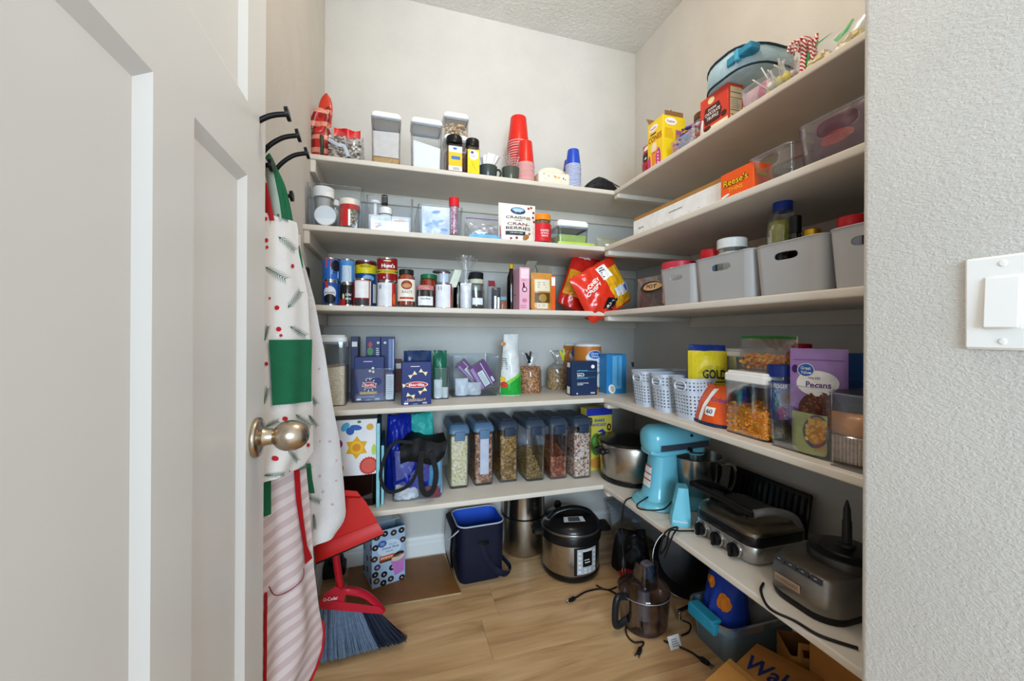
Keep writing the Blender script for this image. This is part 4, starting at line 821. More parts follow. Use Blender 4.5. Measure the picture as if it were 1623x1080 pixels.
jar('sauce_jar', 'tomato sauce jar with cream label and black lid', p, r, h, mk('1f2220', .4), SAUCE, .97, lidh=.013, neck=.76, labelc='ece6d8', lz=(.16, .73), prints=raos, shoulder=.2, lidr=r*.80)
p, r, h = cpos(665, 696, 434, .085); jar('sauce_jar', 'tomato sauce jar with green lid behind the jam jar', p, r, h, mk('1d7a4a', .35), SAUCE, .97, lidh=.012, neck=.82, shoulder=.12, lidr=r*.88)
def plab(m, f, h): m.use(INK).text('Bonne Maman', 0, h*.40, r*1.1, h*.075, f); m.use(INKG).lines(-r*.6, r*.6, h*.18, h*.32, 2, f)
p, r, h = cpos(660, 689, 452, .014); t = jar('jam_jar', 'dark jam jar with red gingham lid and white label', p, r, h, mk('d88a8c', .5, 0, .6, 300), mk('1d0f16', .3), .97, lidh=.012, neck=.9, labelc='e9e9ec', lz=(.10, .50), prints=plab, shoulder=.1, arc=1.9)
p, r, h = cpos(691, 718, 449, .012)
def tomc(m, f, h):
    m.use(mk('dedfe8', .4)).rect(-r*1.4, r*.78, h*.02, h*.95, f, 12); g = lift(f, .0003); m.use(INK).rect(-r*.8, -r*.4, h*.72, h*.86, g); m.use(INKG).lines(-r*.1, r*.65, h*.08, h*.9, 14, g, .22); m.use(mk('e0642e', .4)).rect(r*.9, r*1.3, h*.02, h*.5, g, 3)
can('food_can', 'can with white barcode panel right of the jam jar', p, r, h, 'b5261f', GC, 0, tomc)
p2, r2, h2 = cpos(695, 712, 431, .03, ZS[3]+h); can('food_can', 'small can with blue and white label on top of the barcode panel can', p2, r2, h2, 'b9c5d8', GC, 0, lambda m, f, h: m.use(mk('5a78ab', .4)).lines(-r2*.8, r2*.8, h*.1, h*.9, 4, f))
o = MB(mk('777d84', .35, .7)).lathe([(0, 0), (r2*1.7, 0), (r2*1.75, .003), (r2*1.6, .006), (0, .007)], 24).build('metal_disc'); tag(o, 'flat round metal lid on top of the small blue can', 'lid', None, (p2.x-.006, p2.y+.01, p2.z+h2))
# clear bag of white sweets tied at the neck
p, w, h = bpos(3, 727, 749, 405, .022); t = thing('tied_bag', 'clear gathered bag of white sugar lumps tied at its neck', 'bag', p)
P = Pouch(w, h, .05, 14, .004, .95, 1, neck=(.55, .22)); P.mesh(MB(FILM)).build('film', t, 60); Q = Pouch(w*.8, h*.48, .04, 15, .006); Q.mesh(MB(mk('e6e8ef', .6, 0, .15, 80))).build('white_lumps', t, 60)
m = MB(FILM)
for k in range(7): a = -1+2*k/6; m.sheet(lambda u, v: (w*(.1*a+(.62*a+.10*math.sin(u*7+k))*v)+.004*u, -.008+.012*math.sin(k*2+u*5)*v, h*(.6+.4*v)-.012*abs(a)*v), 4, 6)
m.build('frilled_top', t, 60)
p, w, h = bpos(3, 719, 733, 428, .05); o = MB(mk('ccd2c2', .5)).box(-.014, .014, -.001, .001, h*.55, h, xf=lambda x, y, z: (x+(z-h)*.35, y, z)).box(-.001, .001, 0, .002, 0, h*.6).build('paper_tag', None, 0); tag(o, 'small pale paper tag on a stick behind the tied bag', 'tag', None, tuple(p))
p, r, h = cpos(719, 733, 447, .06); jar('dark_bottle', 'dark blue glass bottle behind the tied bag', p, r, h, PBLK, mk('10141c', .3), .9, glass=clear((60, 80, 110), .2, .03, 'dark_glass'))
p, r, h = cpos(744, 770, 442, .02); t = jar('glass_jar', 'clear glass jar with pale lid and small blue label', p, r, h, mk('b9bba8', .4), mk('55524c', .7, 0, .5, 60), .45, lidh=.012, neck=.86, shoulder=.14, labelc='dfe6f0', lz=(.14, .36), arc=1.4, prints=lambda m, f, h: m.use(mk('3b5f9e', .4)).lines(-r*.5, r*.5, h*.16, h*.34, 4, f))
p, r, h = cpos(743, 768, 431, .075); jar('glass_jar', 'jar with a dark cloth lid behind the clear glass jar', p, r, h, mk('17161c', .7), mk('3a3a3c', .7), .6, lidh=.02, neck=.95)
softbag(3, 772, 786, 444, BF[3]+.06, 'snack_packet', 'silver packet with dark red top beside the glass jar', '8d9298', .03, 'packet', 31, lambda m, f, w, h: m.use(mk('7a1420', .4)).rect(-w*.42, w*.3, h*.78, h*.97, f, 4), z=ZS[3]-.004)
softbag(3, 779, 793, 456, BF[3]+.025, 'snack_packet', 'dark and white striped packet leaning beside the glass jar', '3a3f48', .025, 'packet', 32, lambda m, f, w, h: (m.use(INKW).rect(-w*.3, -w*.08, h*.02, h*.6, f, 4), m.rect(w*.05, w*.3, h*.02, h*.55, f, 4)), z=ZS[3]-.004)
softbag(3, 790, 803, 470, BF[3]+.03, 'seasoning_packet', 'small reddish seasoning packet beside the striped packet', '8a5a4a', .02, 'packet', 33, lambda m, f, w, h: m.use(mk('5aa0b4', .4)).rect(-w*.4, w*.4, h*.7, h*.97, f, 4), z=ZS[3]-.004)
p, r, h = cpos(805, 818, 418, .09); jar('oil_bottle', 'tall dark bottle with yellow cap behind the pink box', p, r, h, mk('d9a81e', .4), mk('3a2a1a', .3), .7, lidh=.014, neck=.45, shoulder=.4, glass=clear((140, 120, 90), .2, .03, 'amber_glass'), lidr=r*.55, cat='bottle')
# pink box, kraft pouches, orange pack
p, w, h = bpos(3, 823, 839, 424, .012, .12); t = carton('pink_box', 'tall narrow pink drink carton', 'box', p, w, .12, h, 'e3a9bd')
m = MB(); f = front(-.0606); g = lift(f, .0003); m.use(mk('f0d3dc', .5)).rect(-w*.38, w*.40, h*.74, h*.96, f); m.use(INK).ell(w*-.1, h*.60, w*.07, h*.05, f); m.use(mk('6a2a3a', .4)).ell(0, h*.48, w*.26, h*.065, f); m.use(mk('e9c2cc', .4)).ell(0, h*.48, w*.17, h*.04, g); m.use(mk('6a2a3a', .4)).poly([(-w*.2, h*.53), (w*.06, h*.53), (-w*.05, h*.63)], f); m.use(mk('c77a94', .5)).lines(-w*.4, w*.36, h*.03, h*.12, 2, f); m.ell(0, h*.22, w*.25, h*.05, f); m.use(mk('c77a94', .5)).lines(-w*.3, w*.3, h*.68, h*.72, 1, f)
s = left(-w/2-.0006); m.use(mk('b7607e', .5)).lines(-.05, .04, h*.35, h*.4, 1, s); m.build('label_print', t, 0)
KRAFT = 'c98a3f'
def kr(m, f, w, h): g = lift(f, .0006); m.use(mk('e2d6bd', .5)).rect(-w*.36, w*.36, h*.50, h*.82, f, 6); m.use(INKG).lines(-w*.24, w*.24, h*.58, h*.76, 3, g, .3); m.use(mk('5e4018', .4)).rect(-w*.36, w*.36, h*.20, h*.46, f, 6); m.use(mk('a8813e', .4)).ell(0, h*.32, w*.18, h*.11, g); m.use(mk('e2d6bd', .5)).rect(-w*.26, w*.26, h*.04, h*.19, f, 6); m.use(INKG).lines(-w*.2, w*.2, h*.08, h*.16, 2, g, .3)
softbag(3, 841, 874, 433, BF[3]+.022, 'kraft_pouch', 'golden kraft pouch with cream label and see-through window', KRAFT, .03, 'pouch', 41, kr, .0015, z=ZS[3]-.004)
p, w, h = bpos(3, 873, 880, 438, .02, .10); t = carton('orange_pack', 'thin orange pack with white top beside the kraft pouch', 'pack', p, w, .10, h, 'dd5a1c'); MB(INKW).rect(-w*.4, w*.4, h*.72, h*.97, front(-.0506)).build('white_print', t, 0)
for k, (x0, x1, yt, rt) in enumerate(((835, 851, 414, .5), (848, 871, 421, -.15))):
    p, w, h = bpos(3, x0, x1, yt, .12, 0); o = MB(mk('8e8676', .5, 0, .2, 60)).rbox(-w/2, w/2, -.006, .006, h-.075, h, .002, 1, xf=lambda x, y, z: (x+(z-h)*-.25*(1 if k else -2), y, z)).box(-w*.3, w*.3, -.005, .005, 0, h-.07).build('folded_bag', None, 0); tag(o, ['narrow folded grey bag leaning behind the kraft pouch', 'wide folded grey bag behind the kraft pouch'][k], 'bag', None, tuple(p))
# two crisp bags slumped in the corner
def crisp(label, loc, rot, w, h, seed, pr, col):
    t = thing('crisp_bag', label, 'crisp bag', loc, 0, None, rot); P = Pouch(w, h, .085, seed, .009, .45, puff=.5); P.mesh(MB(mk(col, .22, 0, .12, 20, coat=.5)), 22, 30).build('bag', t, 60)
    m = MB(); pr(m, P.map(.0018), w, h); m.build('label_print', t, 0)
def cr1(m, f, w, h):
    g = lift(f, .0012); m.use(mk('e59a20', .3)).sheet(lambda u, v: f(w*(-.48+.96*u), h*(.16+.42*v)), 14, 10); m.use(mk('e9b62e', .3)).sheet(lambda u, v: g(w*(-.44+.4*u), h*(.22+.28*v)), 6, 6); m.use(INKW).rect(w*.12, w*.40, h*.16, h*.30, g, 6); m.use(INK).rect(w*.16, w*.38, h*.19, h*.25, lift(f, .002), 6); m.use(mk('15131a', .4)).poly([(-w*.1, h*.72), (w*.16, h*.74), (w*.06, h*.9)], f); m.use(INKW).text('Bugles', -w*.25, h*.86, w*.3, h*.06, f, .03, .3)
def cr2(m, f, w, h):
    g = lift(f, .0012); m.use(mk('e3a41f', .3)).sheet(lambda u, v: f(w*(.04+.42*u), h*(.04+.78*v)), 10, 14); m.use(INKW).text('CRISPY', -w*.22, h*.60, w*.36, h*.07, f, .03, .25); m.text('HONEY', -w*.20, h*.70, w*.34, h*.07, f, .03, .25); m.use(mk('15131a', .4)).poly([(-w*.24, h*.18), (-w*.08, h*.34), (w*.10, h*.22), (-w*.06, h*.06)], g); m.use(INKW).text('BOLD', -w*.07, h*.20, w*.18, h*.06, lift(f, .002), .02, .2); m.use(INKW).rect(w*.02, w*.24, h*.66, h*.92, g, 5); m.use(INK).lines(w*.05, w*.2, h*.7, h*.9, 5, lift(f, .002)); m.use(mk('cfd3de', .4)).rect(w*.12, w*.46, h*.24, h*.42, g, 6); m.use(mk('3b539e', .4)).rect(w*.34, w*.42, h*.26, h*.40, lift(f, .002), 3)
q = pY(912, 488, BF[3]+.135); crisp('red and yellow crisp bag slumped at the left in the shelf corner', (q.x, q.y, ZS[3]+.004), (-.10, .42, .1), .195, .268, 51, cr1, 'c8241a')
q = pY(966, 488, BF[3]+.030); crisp('red crisp bag with white lettering tipped forward over the shelf edge', (q.x+.012, q.y, ZS[3]+.002), (-.06, -.50, .10), .225, .20, 52, cr2, 'd8321d')
X = RF[3]+.05; p, w, h = rpos(3, 1008, 1044, 438, .05)
t = thing('snack_bag', 'clear snack bag with dark contents and tan printed label', 'snack bag', p+Vector((.02, 0, 0)), RZ); P = Pouch(w+.04, h, .05, 53, .003); P.mesh(MB(FILM)).build('film', t, 60)
Q = Pouch(w, h*.7, .04, 54, .005); Q.mesh(MB(mk('5d4a44', .5, 0, .4, 60))).build('dark_contents', t, 60); m = MB(mk('1d1a1c', .4)); f = P.map(.002); m.ell(w*.1, h*.66, w*.44, h*.17, f); m.use(mk('d8ad7a', .4)).ell(w*.2, h*.66, w*.34, h*.12, lift(f, .0008)); m.use(INK).text('POT', w*.2, h*.66, w*.4, h*.12, lift(f, .0016), .02); m.build('label_print', t, 0)
# ================================================================== third shelf, right wall: grey bins
GREY = mk('a9a8a8', .38, 0, .02, 10, name='grey_plastic')
GB = []
for x0, x1, yt, lab in ((1043, 1100, 424, 'smallest grey bin at the far end of the row'), (1098, 1190, 404, 'second grey bin with white capped bottle inside'), (1192, 1304, 382, 'third grey bin holding the oil bottles'), (1308, 1440, 352, 'nearest grey bin, half hidden by the entry wall')):
    p, w, h = rpos(3, x0, x1, yt, .012, .27); tub('storage_bin', lab, p, w, .27, h, GREY, RZ, .003, .93, .02, (.74, w*.17, h*.075), 'bin', 'grey bins on the third shelf', .0016); GB.append((p, w, h))
def rbot(x0, x1, yt, dx, name, label, lid, glassm, fillm, lvl=.8, **kw):
    X = RF[3]+dx; a, c = pX(x0, 540, X).y, pX(x1, 540, X).y; z = ZS[3]+.004; h = pX((x0+x1)/2, yt, X).z-z
    return jar(name, label, (X, (a+c)/2, z), (a-c)/2, h, lid, fillm, lvl, glass=glassm, **kw)
RL = mk('cf1f2a', .35)
rbot(1058, 1094, 417, .10, 'peanut_butter_jar', 'jar with pink red lid in the smallest grey bin', mk('d63a4c', .35), GLASS, mk('d9cfc6', .5), .9, lidh=.02, neck=.95, labelc='e4e2e0', lz=(.3, .85))
rbot(1114, 1139, 397, .09, 'sauce_bottle', 'red capped bottle in the second grey bin', RL, GLASS, mk('e8c53a', .5), .8, lidh=.035, neck=.9, labelc='8fb7dc', lz=(.2, .7), rz=RZ)
rbot(1142, 1178, 380, .09, 'white_cap_bottle', 'large bottle with ribbed white cap in the second grey bin', PW, GLASS, mk('e9e7e2', .5), .9, lidh=.022, neck=.93, shoulder=.12)
rbot(1219, 1262, 318, .12, 'oil_bottle', 'diamond patterned oil bottle with blue cap in the third grey bin', mk('1f3f9e', .35), GLASS, mk('a9a53a', .4, 0, .3, 80), .86, lidh=.024, neck=.62, shoulder=.24, lidr=.021, cat='bottle')
rbot(1250, 1269, 343, .075, 'vinegar_bottle', 'dark slim bottle with black cap in the third grey bin', PBLK, clear((40, 48, 40), .2, .03, 'dark_green_glass'), mk('14180f', .3), .8, lidh=.035, neck=.75, shoulder=.2, labelc='dcd9c0', lz=(.55, .68), cat='bottle', rz=RZ)
rbot(1275, 1297, 364, .09, 'gold_cap_jar', 'jar with gold cap in the third grey bin', mk('c79a2e', .3, .8), GLASS, mk('8a8a4a', .5), .8, lidh=.016, neck=.95)
rbot(1203, 1222, 390, .06, 'olive_jar', 'olive jar behind the hand slot of the third grey bin', mk('8a8a3a', .4), GLASS, mk('9aa03c', .4, 0, .3, 60), .95, labelc='e8e8e0', lz=(.5, .8), rz=RZ)
rbot(1224, 1245, 392, .05, 'label_jar', 'black and white labelled jar behind the hand slot of the third bin', PBLK, GLASS, mk('2a2a2a', .4), .95, labelc='1b1b1d', lz=(.4, .9), rz=RZ)
rbot(1330, 1372, 344, .09, 'red_cap_bottle', 'bottle with flat red cap in the nearest grey bin', RL, GLASS, mk('6a2a2e', .4), .9, lidh=.02, neck=.95, labelc='cfd6e6', lz=(.5, .85), rz=RZ)
# ================================================================== fourth shelf, back wall
def zpos(Z, x0, x1, yt, yb, d=0):                         # front face whose foot is seen at row yb
    Y = pZ((x0+x1)/2, yb, Z).y; a, c = pY(x0, 540, Y).x, pY(x1, 540, Y).x; h = pY((x0+x1)/2, yt, Y).z-Z
    return Vector(((a+c)/2, Y+d/2, Z)), c-a, h
Z4 = ZS[4]
p, w, h = zpos(Z4, 500, 549, 531, 645, .13)
t = popbox('storage_canister', 'large clear canister of rice with white lid beside the aprons', p, w, .13, h, [('rice', grain(['e3d2b4', 'd6c09a', 'efe3cd'], 420, .35), 0, .60, .01)], lidh=.024)
def barilla(m, f, w, h, kind):
    g = lift(f, .0004); k = lift(f, .0008); wh = INKW
    m.use(INKW).lines(-w*.2, w*.2, h*.88, h*.91, 1, f)
    cz = .47 if kind == 'bow' else .36; rw = .36 if kind == 'bow' else .22
    m.use(INKW).ell(0, h*cz, w*rw*1.08, h*.072, f, 20); m.use(mk('c8202b', .4)).ell(0, h*cz, w*rw, h*.062, g, 20); m.use(INKW).text('Barilla', 0, h*cz, w*rw*1.45, h*.06, k, .02)
    if kind == 'bow':
        for u, v, a in ((-.14, .70, .6), (.22, .76, -.5), (.20, .32, .5), (-.20, .22, -.3), (-.34, .47, .2)):
            c, s = math.cos(a), math.sin(a); P = [(-.13, .075), (-.03, .02), (.03, .02), (.13, .08), (.14, -.08), (.03, -.02), (-.03, -.02), (-.13, -.075)]
            m.use(mk('f2e3b4', .5)).poly([(w*(u+c*x-s*y), h*v+w*(s*x+c*y)) for x, y in P], f); m.use(mk('d9b75c', .5)).ell(w*u, h*v, w*.025, w*.025, g, 8)
        m.use(mk('d9b04a', .4)).text('FARFALLE', 0, h*.125, w*.62, h*.045, f, .02)
    elif kind == 'dita':
        for i in range(10):
            a = 2*PI*i/10+.2; m.use(INKW).ell(w*.22*math.cos(a), h*cz+h*.13*math.sin(a), w*.045, h*.010, f, 8, a)
        m.use(mk('e9e2cf', .4))
        for u, v in ((.02, .68), (.12, .74), (.13, .66)): m.ell(w*u, h*v, w*.045, h*.03, f, 10)
        m.use(mk('c9a455', .4)).rect(-w*.32, w*.26, h*.155, h*.21, f); m.use(INKW).text('PASTA', 0, h*.51, w*.2, h*.03, f)
    m.use(INKW).lines(-w*.4, w*.38, h*.085, h*.10, 1, f); m.rect(-w*.42, -w*.28, h*.02, h*.06, f); m.lines(w*.2, w*.4, h*.02, h*.06, 2, f); m.lines(-w*.12, w*.1, h*.015, h*.03, 1, f)
BLUE = '0f2068'
def bbox(x0, x1, yt, yb, d, label, kind, col=BLUE, Y=None):
    p, w, h = zpos(Z4, x0, x1, yt, yb, d)
    t = carton('pasta_box', label, 'box', p, w, d, h, col, group='pasta boxes on the fourth shelf'); m = MB(); barilla(m, front(-d/2-.0006), w, h, kind); m.build('label_print', t, 0); return p, w, h
PF = bbox(637, 684, 574, 642, .06, 'blue bow-tie pasta box standing in front of the bins', 'bow')
# bin with boxes
p, w, h = zpos(Z4, 556, 628, 585, 638, .24)
tub('clear_bin', 'clear bin holding blue pasta boxes on the fourth shelf', p, w, .24, h, CLEAR, 0, .0025, .96, .012, (.62, w*.18, h*.12), 'bin', 'clear bins on the fourth shelf', .0012)
zb = Z4+.004
def inbin(x0, x1, yt, Y, d, label, col=BLUE, name='pasta_box', kind=None, lean=0):
    a, c = pY(x0, 540, Y).x, pY(x1, 540, Y).x; hh = pY((x0+x1)/2, yt, Y).z-zb
    t = carton(name, label, 'box', ((a+c)/2, Y+d/2, zb), c-a, d, hh, col, group='pasta boxes on the fourth shelf', rot=(0, lean, 0)); m = MB()
    if kind == 'dita': barilla(m, front(-d/2-.0006), c-a, hh, 'dita')
    return t, m, c-a, hh, front(-d/2-.0006)
Yb = p.y-.12
t, m, w_, h_, f = inbin(562, 609, 566, Yb+.012, .055, 'blue pasta box at the front of the clear bin', kind='dita'); m.build('label_print', t, 0)
t, m, w_, h_, f = inbin(611, 625, 590, Yb+.014, .08, 'narrow blue box showing its white nutrition panel in the bin', '16266e'); m.use(mk('dfe3ea', .5)).rect(-w_*.42, w_*.46, h_*.02, h_*.92, f); m.use(INK).lines(-w_*.34, w_*.38, h_*.06, h_*.86, 11, lift(f, .0004), .2); m.build('label_print', t, 0)
t, m, w_, h_, f = inbin(580, 603, 534, Yb+.10, .045, 'tall dark blue box with red and green plant print at the rear'); m.use(mk('c8283a', .4)).ell(-w_*.2, h_*.87, w_*.14, h_*.045, f); m.use(mk('4f8a4a', .4)).ell(-w_*.2, h_*.76, w_*.2, h_*.07, f); m.use(INKW).ell(w_*.34, h_*.9, w_*.1, h_*.02, f); m.lines(w_*.2, w_*.45, h_*.66, h_*.82, 5, f); m.build('label_print', t, 0)
t, m, w_, h_, f = inbin(603.5, 626, 534, Yb+.10, .045, 'tall dark blue box beside the plant print box at the rear'); m.use(INKW).ell(w_*-.2, h_*.9, w_*.1, h_*.02, f); m.use(mk('6f86b8', .4)).rect(w_*.05, w_*.28, h_*.4, h_*.96, f); m.use(mk('a9b9d6', .4)).rect(w_*.32, w_*.44, h_*.4, h_*.96, f); m.build('label_print', t, 0)
t, m, w_, h_, f = inbin(556, 568, 534, Yb+.07, .1, 'dark blue box with a small white badge at the left of the bin', '121f54'); m.use(INKW).rect(-w_*.35, w_*.35, h_*.84, h_*.92, f); m.build('label_print', t, 0)
p, w, h = zpos(Z4, 626, 637, 570, 622, .1); t = carton('small_box', 'dark red tea box between the bin and the bow-tie pasta box', 'box', p, w, .1, h, '6a2f2c'); m = MB(INKW); m.rect(-w*.4, w*.4, h*.72, h*.88, front(-.0506)); m.build('label_print', t, 0)
# dark blue pack behind the bow-tie box
softbag(4, 640, 684, 556, PF[0].y+.075, 'blue_packet', 'navy blue foil packet standing behind the bow-tie pasta box', '1f3a66', .05, 'packet', 61, None, .004, z=Z4-.004)
# bin with green bag and white sachets
p, w, h = zpos(Z4, 687, 712, 584, 634, .2); w += .01
tub('clear_bin', 'narrow clear bin with green bag right of the bow-tie pasta box', p, w, .2, h, TINTB, 0, .0025, .9, .012, None, 'bin', 'clear bins on the fourth shelf', .0012)
softbag(4, 686, 708, 556, p.y-.05, 'green_bag', 'crumpled dark green bag in the narrow clear bin', '1f6a50', .04, 'bag', 62, None, .008, z=zb-.004)
for k, (x0, x1, yt) in enumerate(((688, 701, 602), (701, 711, 614))): softbag(4, x0, x1, yt, p.y-.08+.004*k, 'white_sachet', ['larger white sachet in the narrow clear bin', 'smaller white sachet in the narrow clear bin'][k], 'e7e5e2', .02, 'sachet', 63+k, None, z=zb-.004)
# bin with purple snack bars
p, w, h = zpos(Z4, 716, 791, 565, 629, .2); PB = p.copy()
tub('clear_bin', 'clear bin of purple snack bars in the middle of the fourth shelf', p, w, .2, h, TINTB, 0, .0028, .95, .01, None, 'bin', 'clear bins on the fourth shelf', .0014)
yb_ = p.y-.1
def barpack(x, y, ang, ww, hh, lab, Y, seed):
    q = pY(x, y, Y); t = thing('snack_bar_box', lab, 'box', q, 0, 'purple snack bar packs', rot=(.1, ang, 0)); d = .03
    MB(mk('6d1f78', .35, 0, .1, 30)).rbox(-ww/2, ww/2, -d/2, d/2, -hh/2, hh/2, .001, 1).build('carton', t, 40)
    m = MB(); f = front(-d/2-.0006); g = lift(f, .0004); m.use(INKW).rect(-ww*.22, ww*.12, -hh*.44, hh*.2, f); m.use(INKG).lines(-ww*.18, ww*.08, -hh*.4, hh*.14, 7, g, .25); m.use(mk('b58ac0', .4)).rect(-ww*.46, -ww*.28, -hh*.46, hh*.46, f); m.use(INKW).rect(ww*.18, ww*.22, -hh*.48, hh*.48, f); m.rect(ww*.30, ww*.42, -hh*.44, -hh*.22, f); m.build('label_print', t, 0)
barpack(764, 594, -.55, .075, .105, 'large purple snack bar pack tipped in the clear bin', yb_+.05, 1); barpack(742, 588, -.75, .045, .10, 'slim purple snack bar pack left of the large one', yb_+.085, 2)
barpack(733, 585, -1.0, .028, .06, 'smallest purple snack bar pack at the left of the bin', yb_+.12, 3)
softbag(4, 722, 742, 600, yb_+.022, 'white_bag', 'white paper bag at the front left of the purple bar bin', 'e4e4e8', .03, 'bag', 65, None, .004, z=zb-.004); softbag(4, 741, 763, 606, yb_+.024, 'white_bag', 'short grey white paper bag next to the taller one in the bin', 'd2d0d2', .03, 'bag', 66, None, .005, z=zb-.004)
# white and green bag
def wg(m, f, w, h):
    m.use(mk('23a23a', .3)).sheet(lambda u, v: f(w*(-.47+.94*u), h*(.01+(.18+.18*u)*v)), 10, 6); g = lift(f, .0008); m.use(mk('7fcf4a', .3)).sheet(lambda u, v: g(w*(-.3+.76*u), h*(.16+.19*u+.06*v)), 8, 2); m.use(mk('d2402e', .4)).ell(-w*.34, h*.18, w*.13, h*.05, g); m.use(mk('e8c83a', .4)).ell(-w*.38, h*.27, w*.10, h*.04, g); m.use(mk('6a7a70', .5)).lines(-w*.42, -w*.2, h*.42, h*.62, 6, f); m.use(mk('d98a4a', .4)).ell(-w*.36, h*.84, w*.1, h*.03, f)
p, w, h = zpos(Z4, 792, 827, 530, 628)
softbag(4, 792, 827, 530, p.y+.03, 'rice_flour_bag', 'white bag with green bottom standing on the fourth shelf', 'e6e6e4', .06, 'bag', 67, wg, .004, z=Z4-.004, tw=.62)
# two bags of cereal closed with clips
def clipbag(x0, x1, yt, yb, label, cols, lvl, clipc, seed, cx):
    p, w, h = zpos(Z4, x0, x1, yt, yb); p.y += .035
    t = thing('cereal_bag', label, 'bag', p); P = Pouch(w, h, .075, seed, .004, .95, 1, neck=(.72, .30)); P.mesh(MB(FILM)).build('film', t, 60)
    Q = Pouch(w*.95, h*lvl, .068, seed+1, .006, .95, .9, puff=.45); m = MB(grain(cols, 190, .9)); Q.mesh(m).build('cereal', t, 60, 'stuff')
    for i in range(0): pass
    c = MB(mk(clipc, .3)); x = cx*w
    c.tube([(x-.004, -.008, h*.74), (x+.002, -.014, h*.86), (x+.006, -.012, h*1.04)], [.003, .0055, .0035], 8, flat=.7); c.tube([(x+.004, -.014, h*.74), (x-.006, -.016, h*.88), (x-.018, -.014, h*1.0)], [.003, .006, .004], 8, flat=.7); c.build('bag_clip', t, 50)
clipbag(827, 864, 560, 624, 'bag of brown flakes closed with a black clip', ['b0713c', '96582c', 'c58a50', '84481f', 'd39d66'], .66, '17171a', 71, -.1)
clipbag(871, 912, 556, 618, 'bag of oat cereal closed with a yellow clip behind the salt box', ['9a7444', 'b08a58', '7f5c34', 'c2a06c'], .52, 'd9d020', 73, .1)
# salt carton
p, w, h = zpos(Z4, 906, 947, 573, 627, .05); SALT = p.copy()
t = carton('salt_box', 'dark navy salt box on the fourth shelf', 'box', p, w, .05, h, '1f3050'); m = MB(); f = front(-.0256); g = lift(f, .0004)
m.use(mk('58a7c4', .4))
for v in (.72, .50):
    for i in range(7): m.ell(-w*.26+i*w*.06, h*v+(.012 if i % 2 else 0)*h, w*.032, h*.016, f, 8)
m.rect(-w*.3, w*.42, h*.705, h*.712, f); m.rect(-w*.3, w*.42, h*.525, h*.532, f); m.use(INKW).text('SALT', -w*.14, h*.585, w*.28, h*.06, f, .03); m.lines(-w*.3, w*.06, h*.63, h*.66, 1, f); m.text('COARSE KOSHER', -w*.06, h*.36, w*.44, h*.03, f); m.lines(-w*.28, w*.02, h*.30, h*.33, 1, f); m.ell(w*.32, h*.84, w*.07, h*.055, f); m.lines(w*.24, w*.46, h*.04, h*.09, 2, f); m.ell(-w*.28, h*.06, w*.03, h*.02, f)
s = left(-w/2-.0006); m.use(INKW).rect(-.015, .012, h*.82, h*.96, s); m.rect(-.015, .012, h*.04, h*.25, s); m.build('label_print', t, 0)
# oat canisters
def oat(m, f, h, r):
    m.use(mk('e4e6ea', .4)).rect(r*.1, r*1.45, h*.36, h*.72, f, 8); m.ell(r*.5, h*.72, r*.72, h*.12, f, 18); g = lift(f, .0003); badge(m, r*.5, h*.78, r*.5, h*.085, lift(f, .0003)); m.use(mk('5a6a8a', .4)).text('Old Fashioned', r*.7, h*.60, r*1.0, h*.035, g); m.text('OATS', r*.7, h*.52, r*.7, h*.05, g); m.use(mk('6a5a3a', .5)).ell(r*.75, h*.24, r*.42, h*.19, f, 18); m.use(mk('d9d6cf', .4)).ell(r*.85, h*.24, r*.22, h*.15, g, 16)
for x0, x1, yt, yb, lab in ((899, 921, 545, 612, 'narrow orange oat canister behind the salt box'), (922, 961, 546, 622, 'wide orange oat canister between salt box and blue box')):
    p, w, h = zpos(Z4, x0, x1, yt, yb); r = w/2; p.y += r; t = thing('oat_canister', lab, 'canister', p, -.40)
    MB(mk('c9772e', .4, 0, .05, 30)).lathe([(0, 0), (r, 0), (r, h-.006), (r-.001, h-.006)], 30).build('card_tube', t, 40); MB(mk('e6e4df', .4)).lathe([(r+.0005, h-.010), (r+.001, h-.001), (r-.003, h), (r-.004, h-.004), (0, h-.004)], 30).build('lid', t, 40)
    m = MB(); oat(m, cyl(r+.0004), h, r); m.build('label_print', t, 0)
p, w, h = zpos(Z4, 962, 993, 562, 624, .06); t = carton('blue_carton', 'bright blue carton at the corner of the fourth shelf', 'box', p, w, .06, h, '2f86c4'); m = MB(); f = front(-.0306); m.use(mk('6ab4e0', .4)).rect(-w*.22, w*.26, h*.12, h*.96, f); m.use(mk('4a9cd4', .4)).rect(w*.0, w*.12, h*.2, h*.94, lift(f, .0003)); m.use(INKW).ell(-w*.24, h*.12, w*.17, h*.12, lift(f, .0004), 18, .4); m.use(mk('c9c3a8', .4)).ell(-w*.22, h*.12, w*.1, h*.08, lift(f, .0007), 14, .4); m.build('label_print', t, 0)
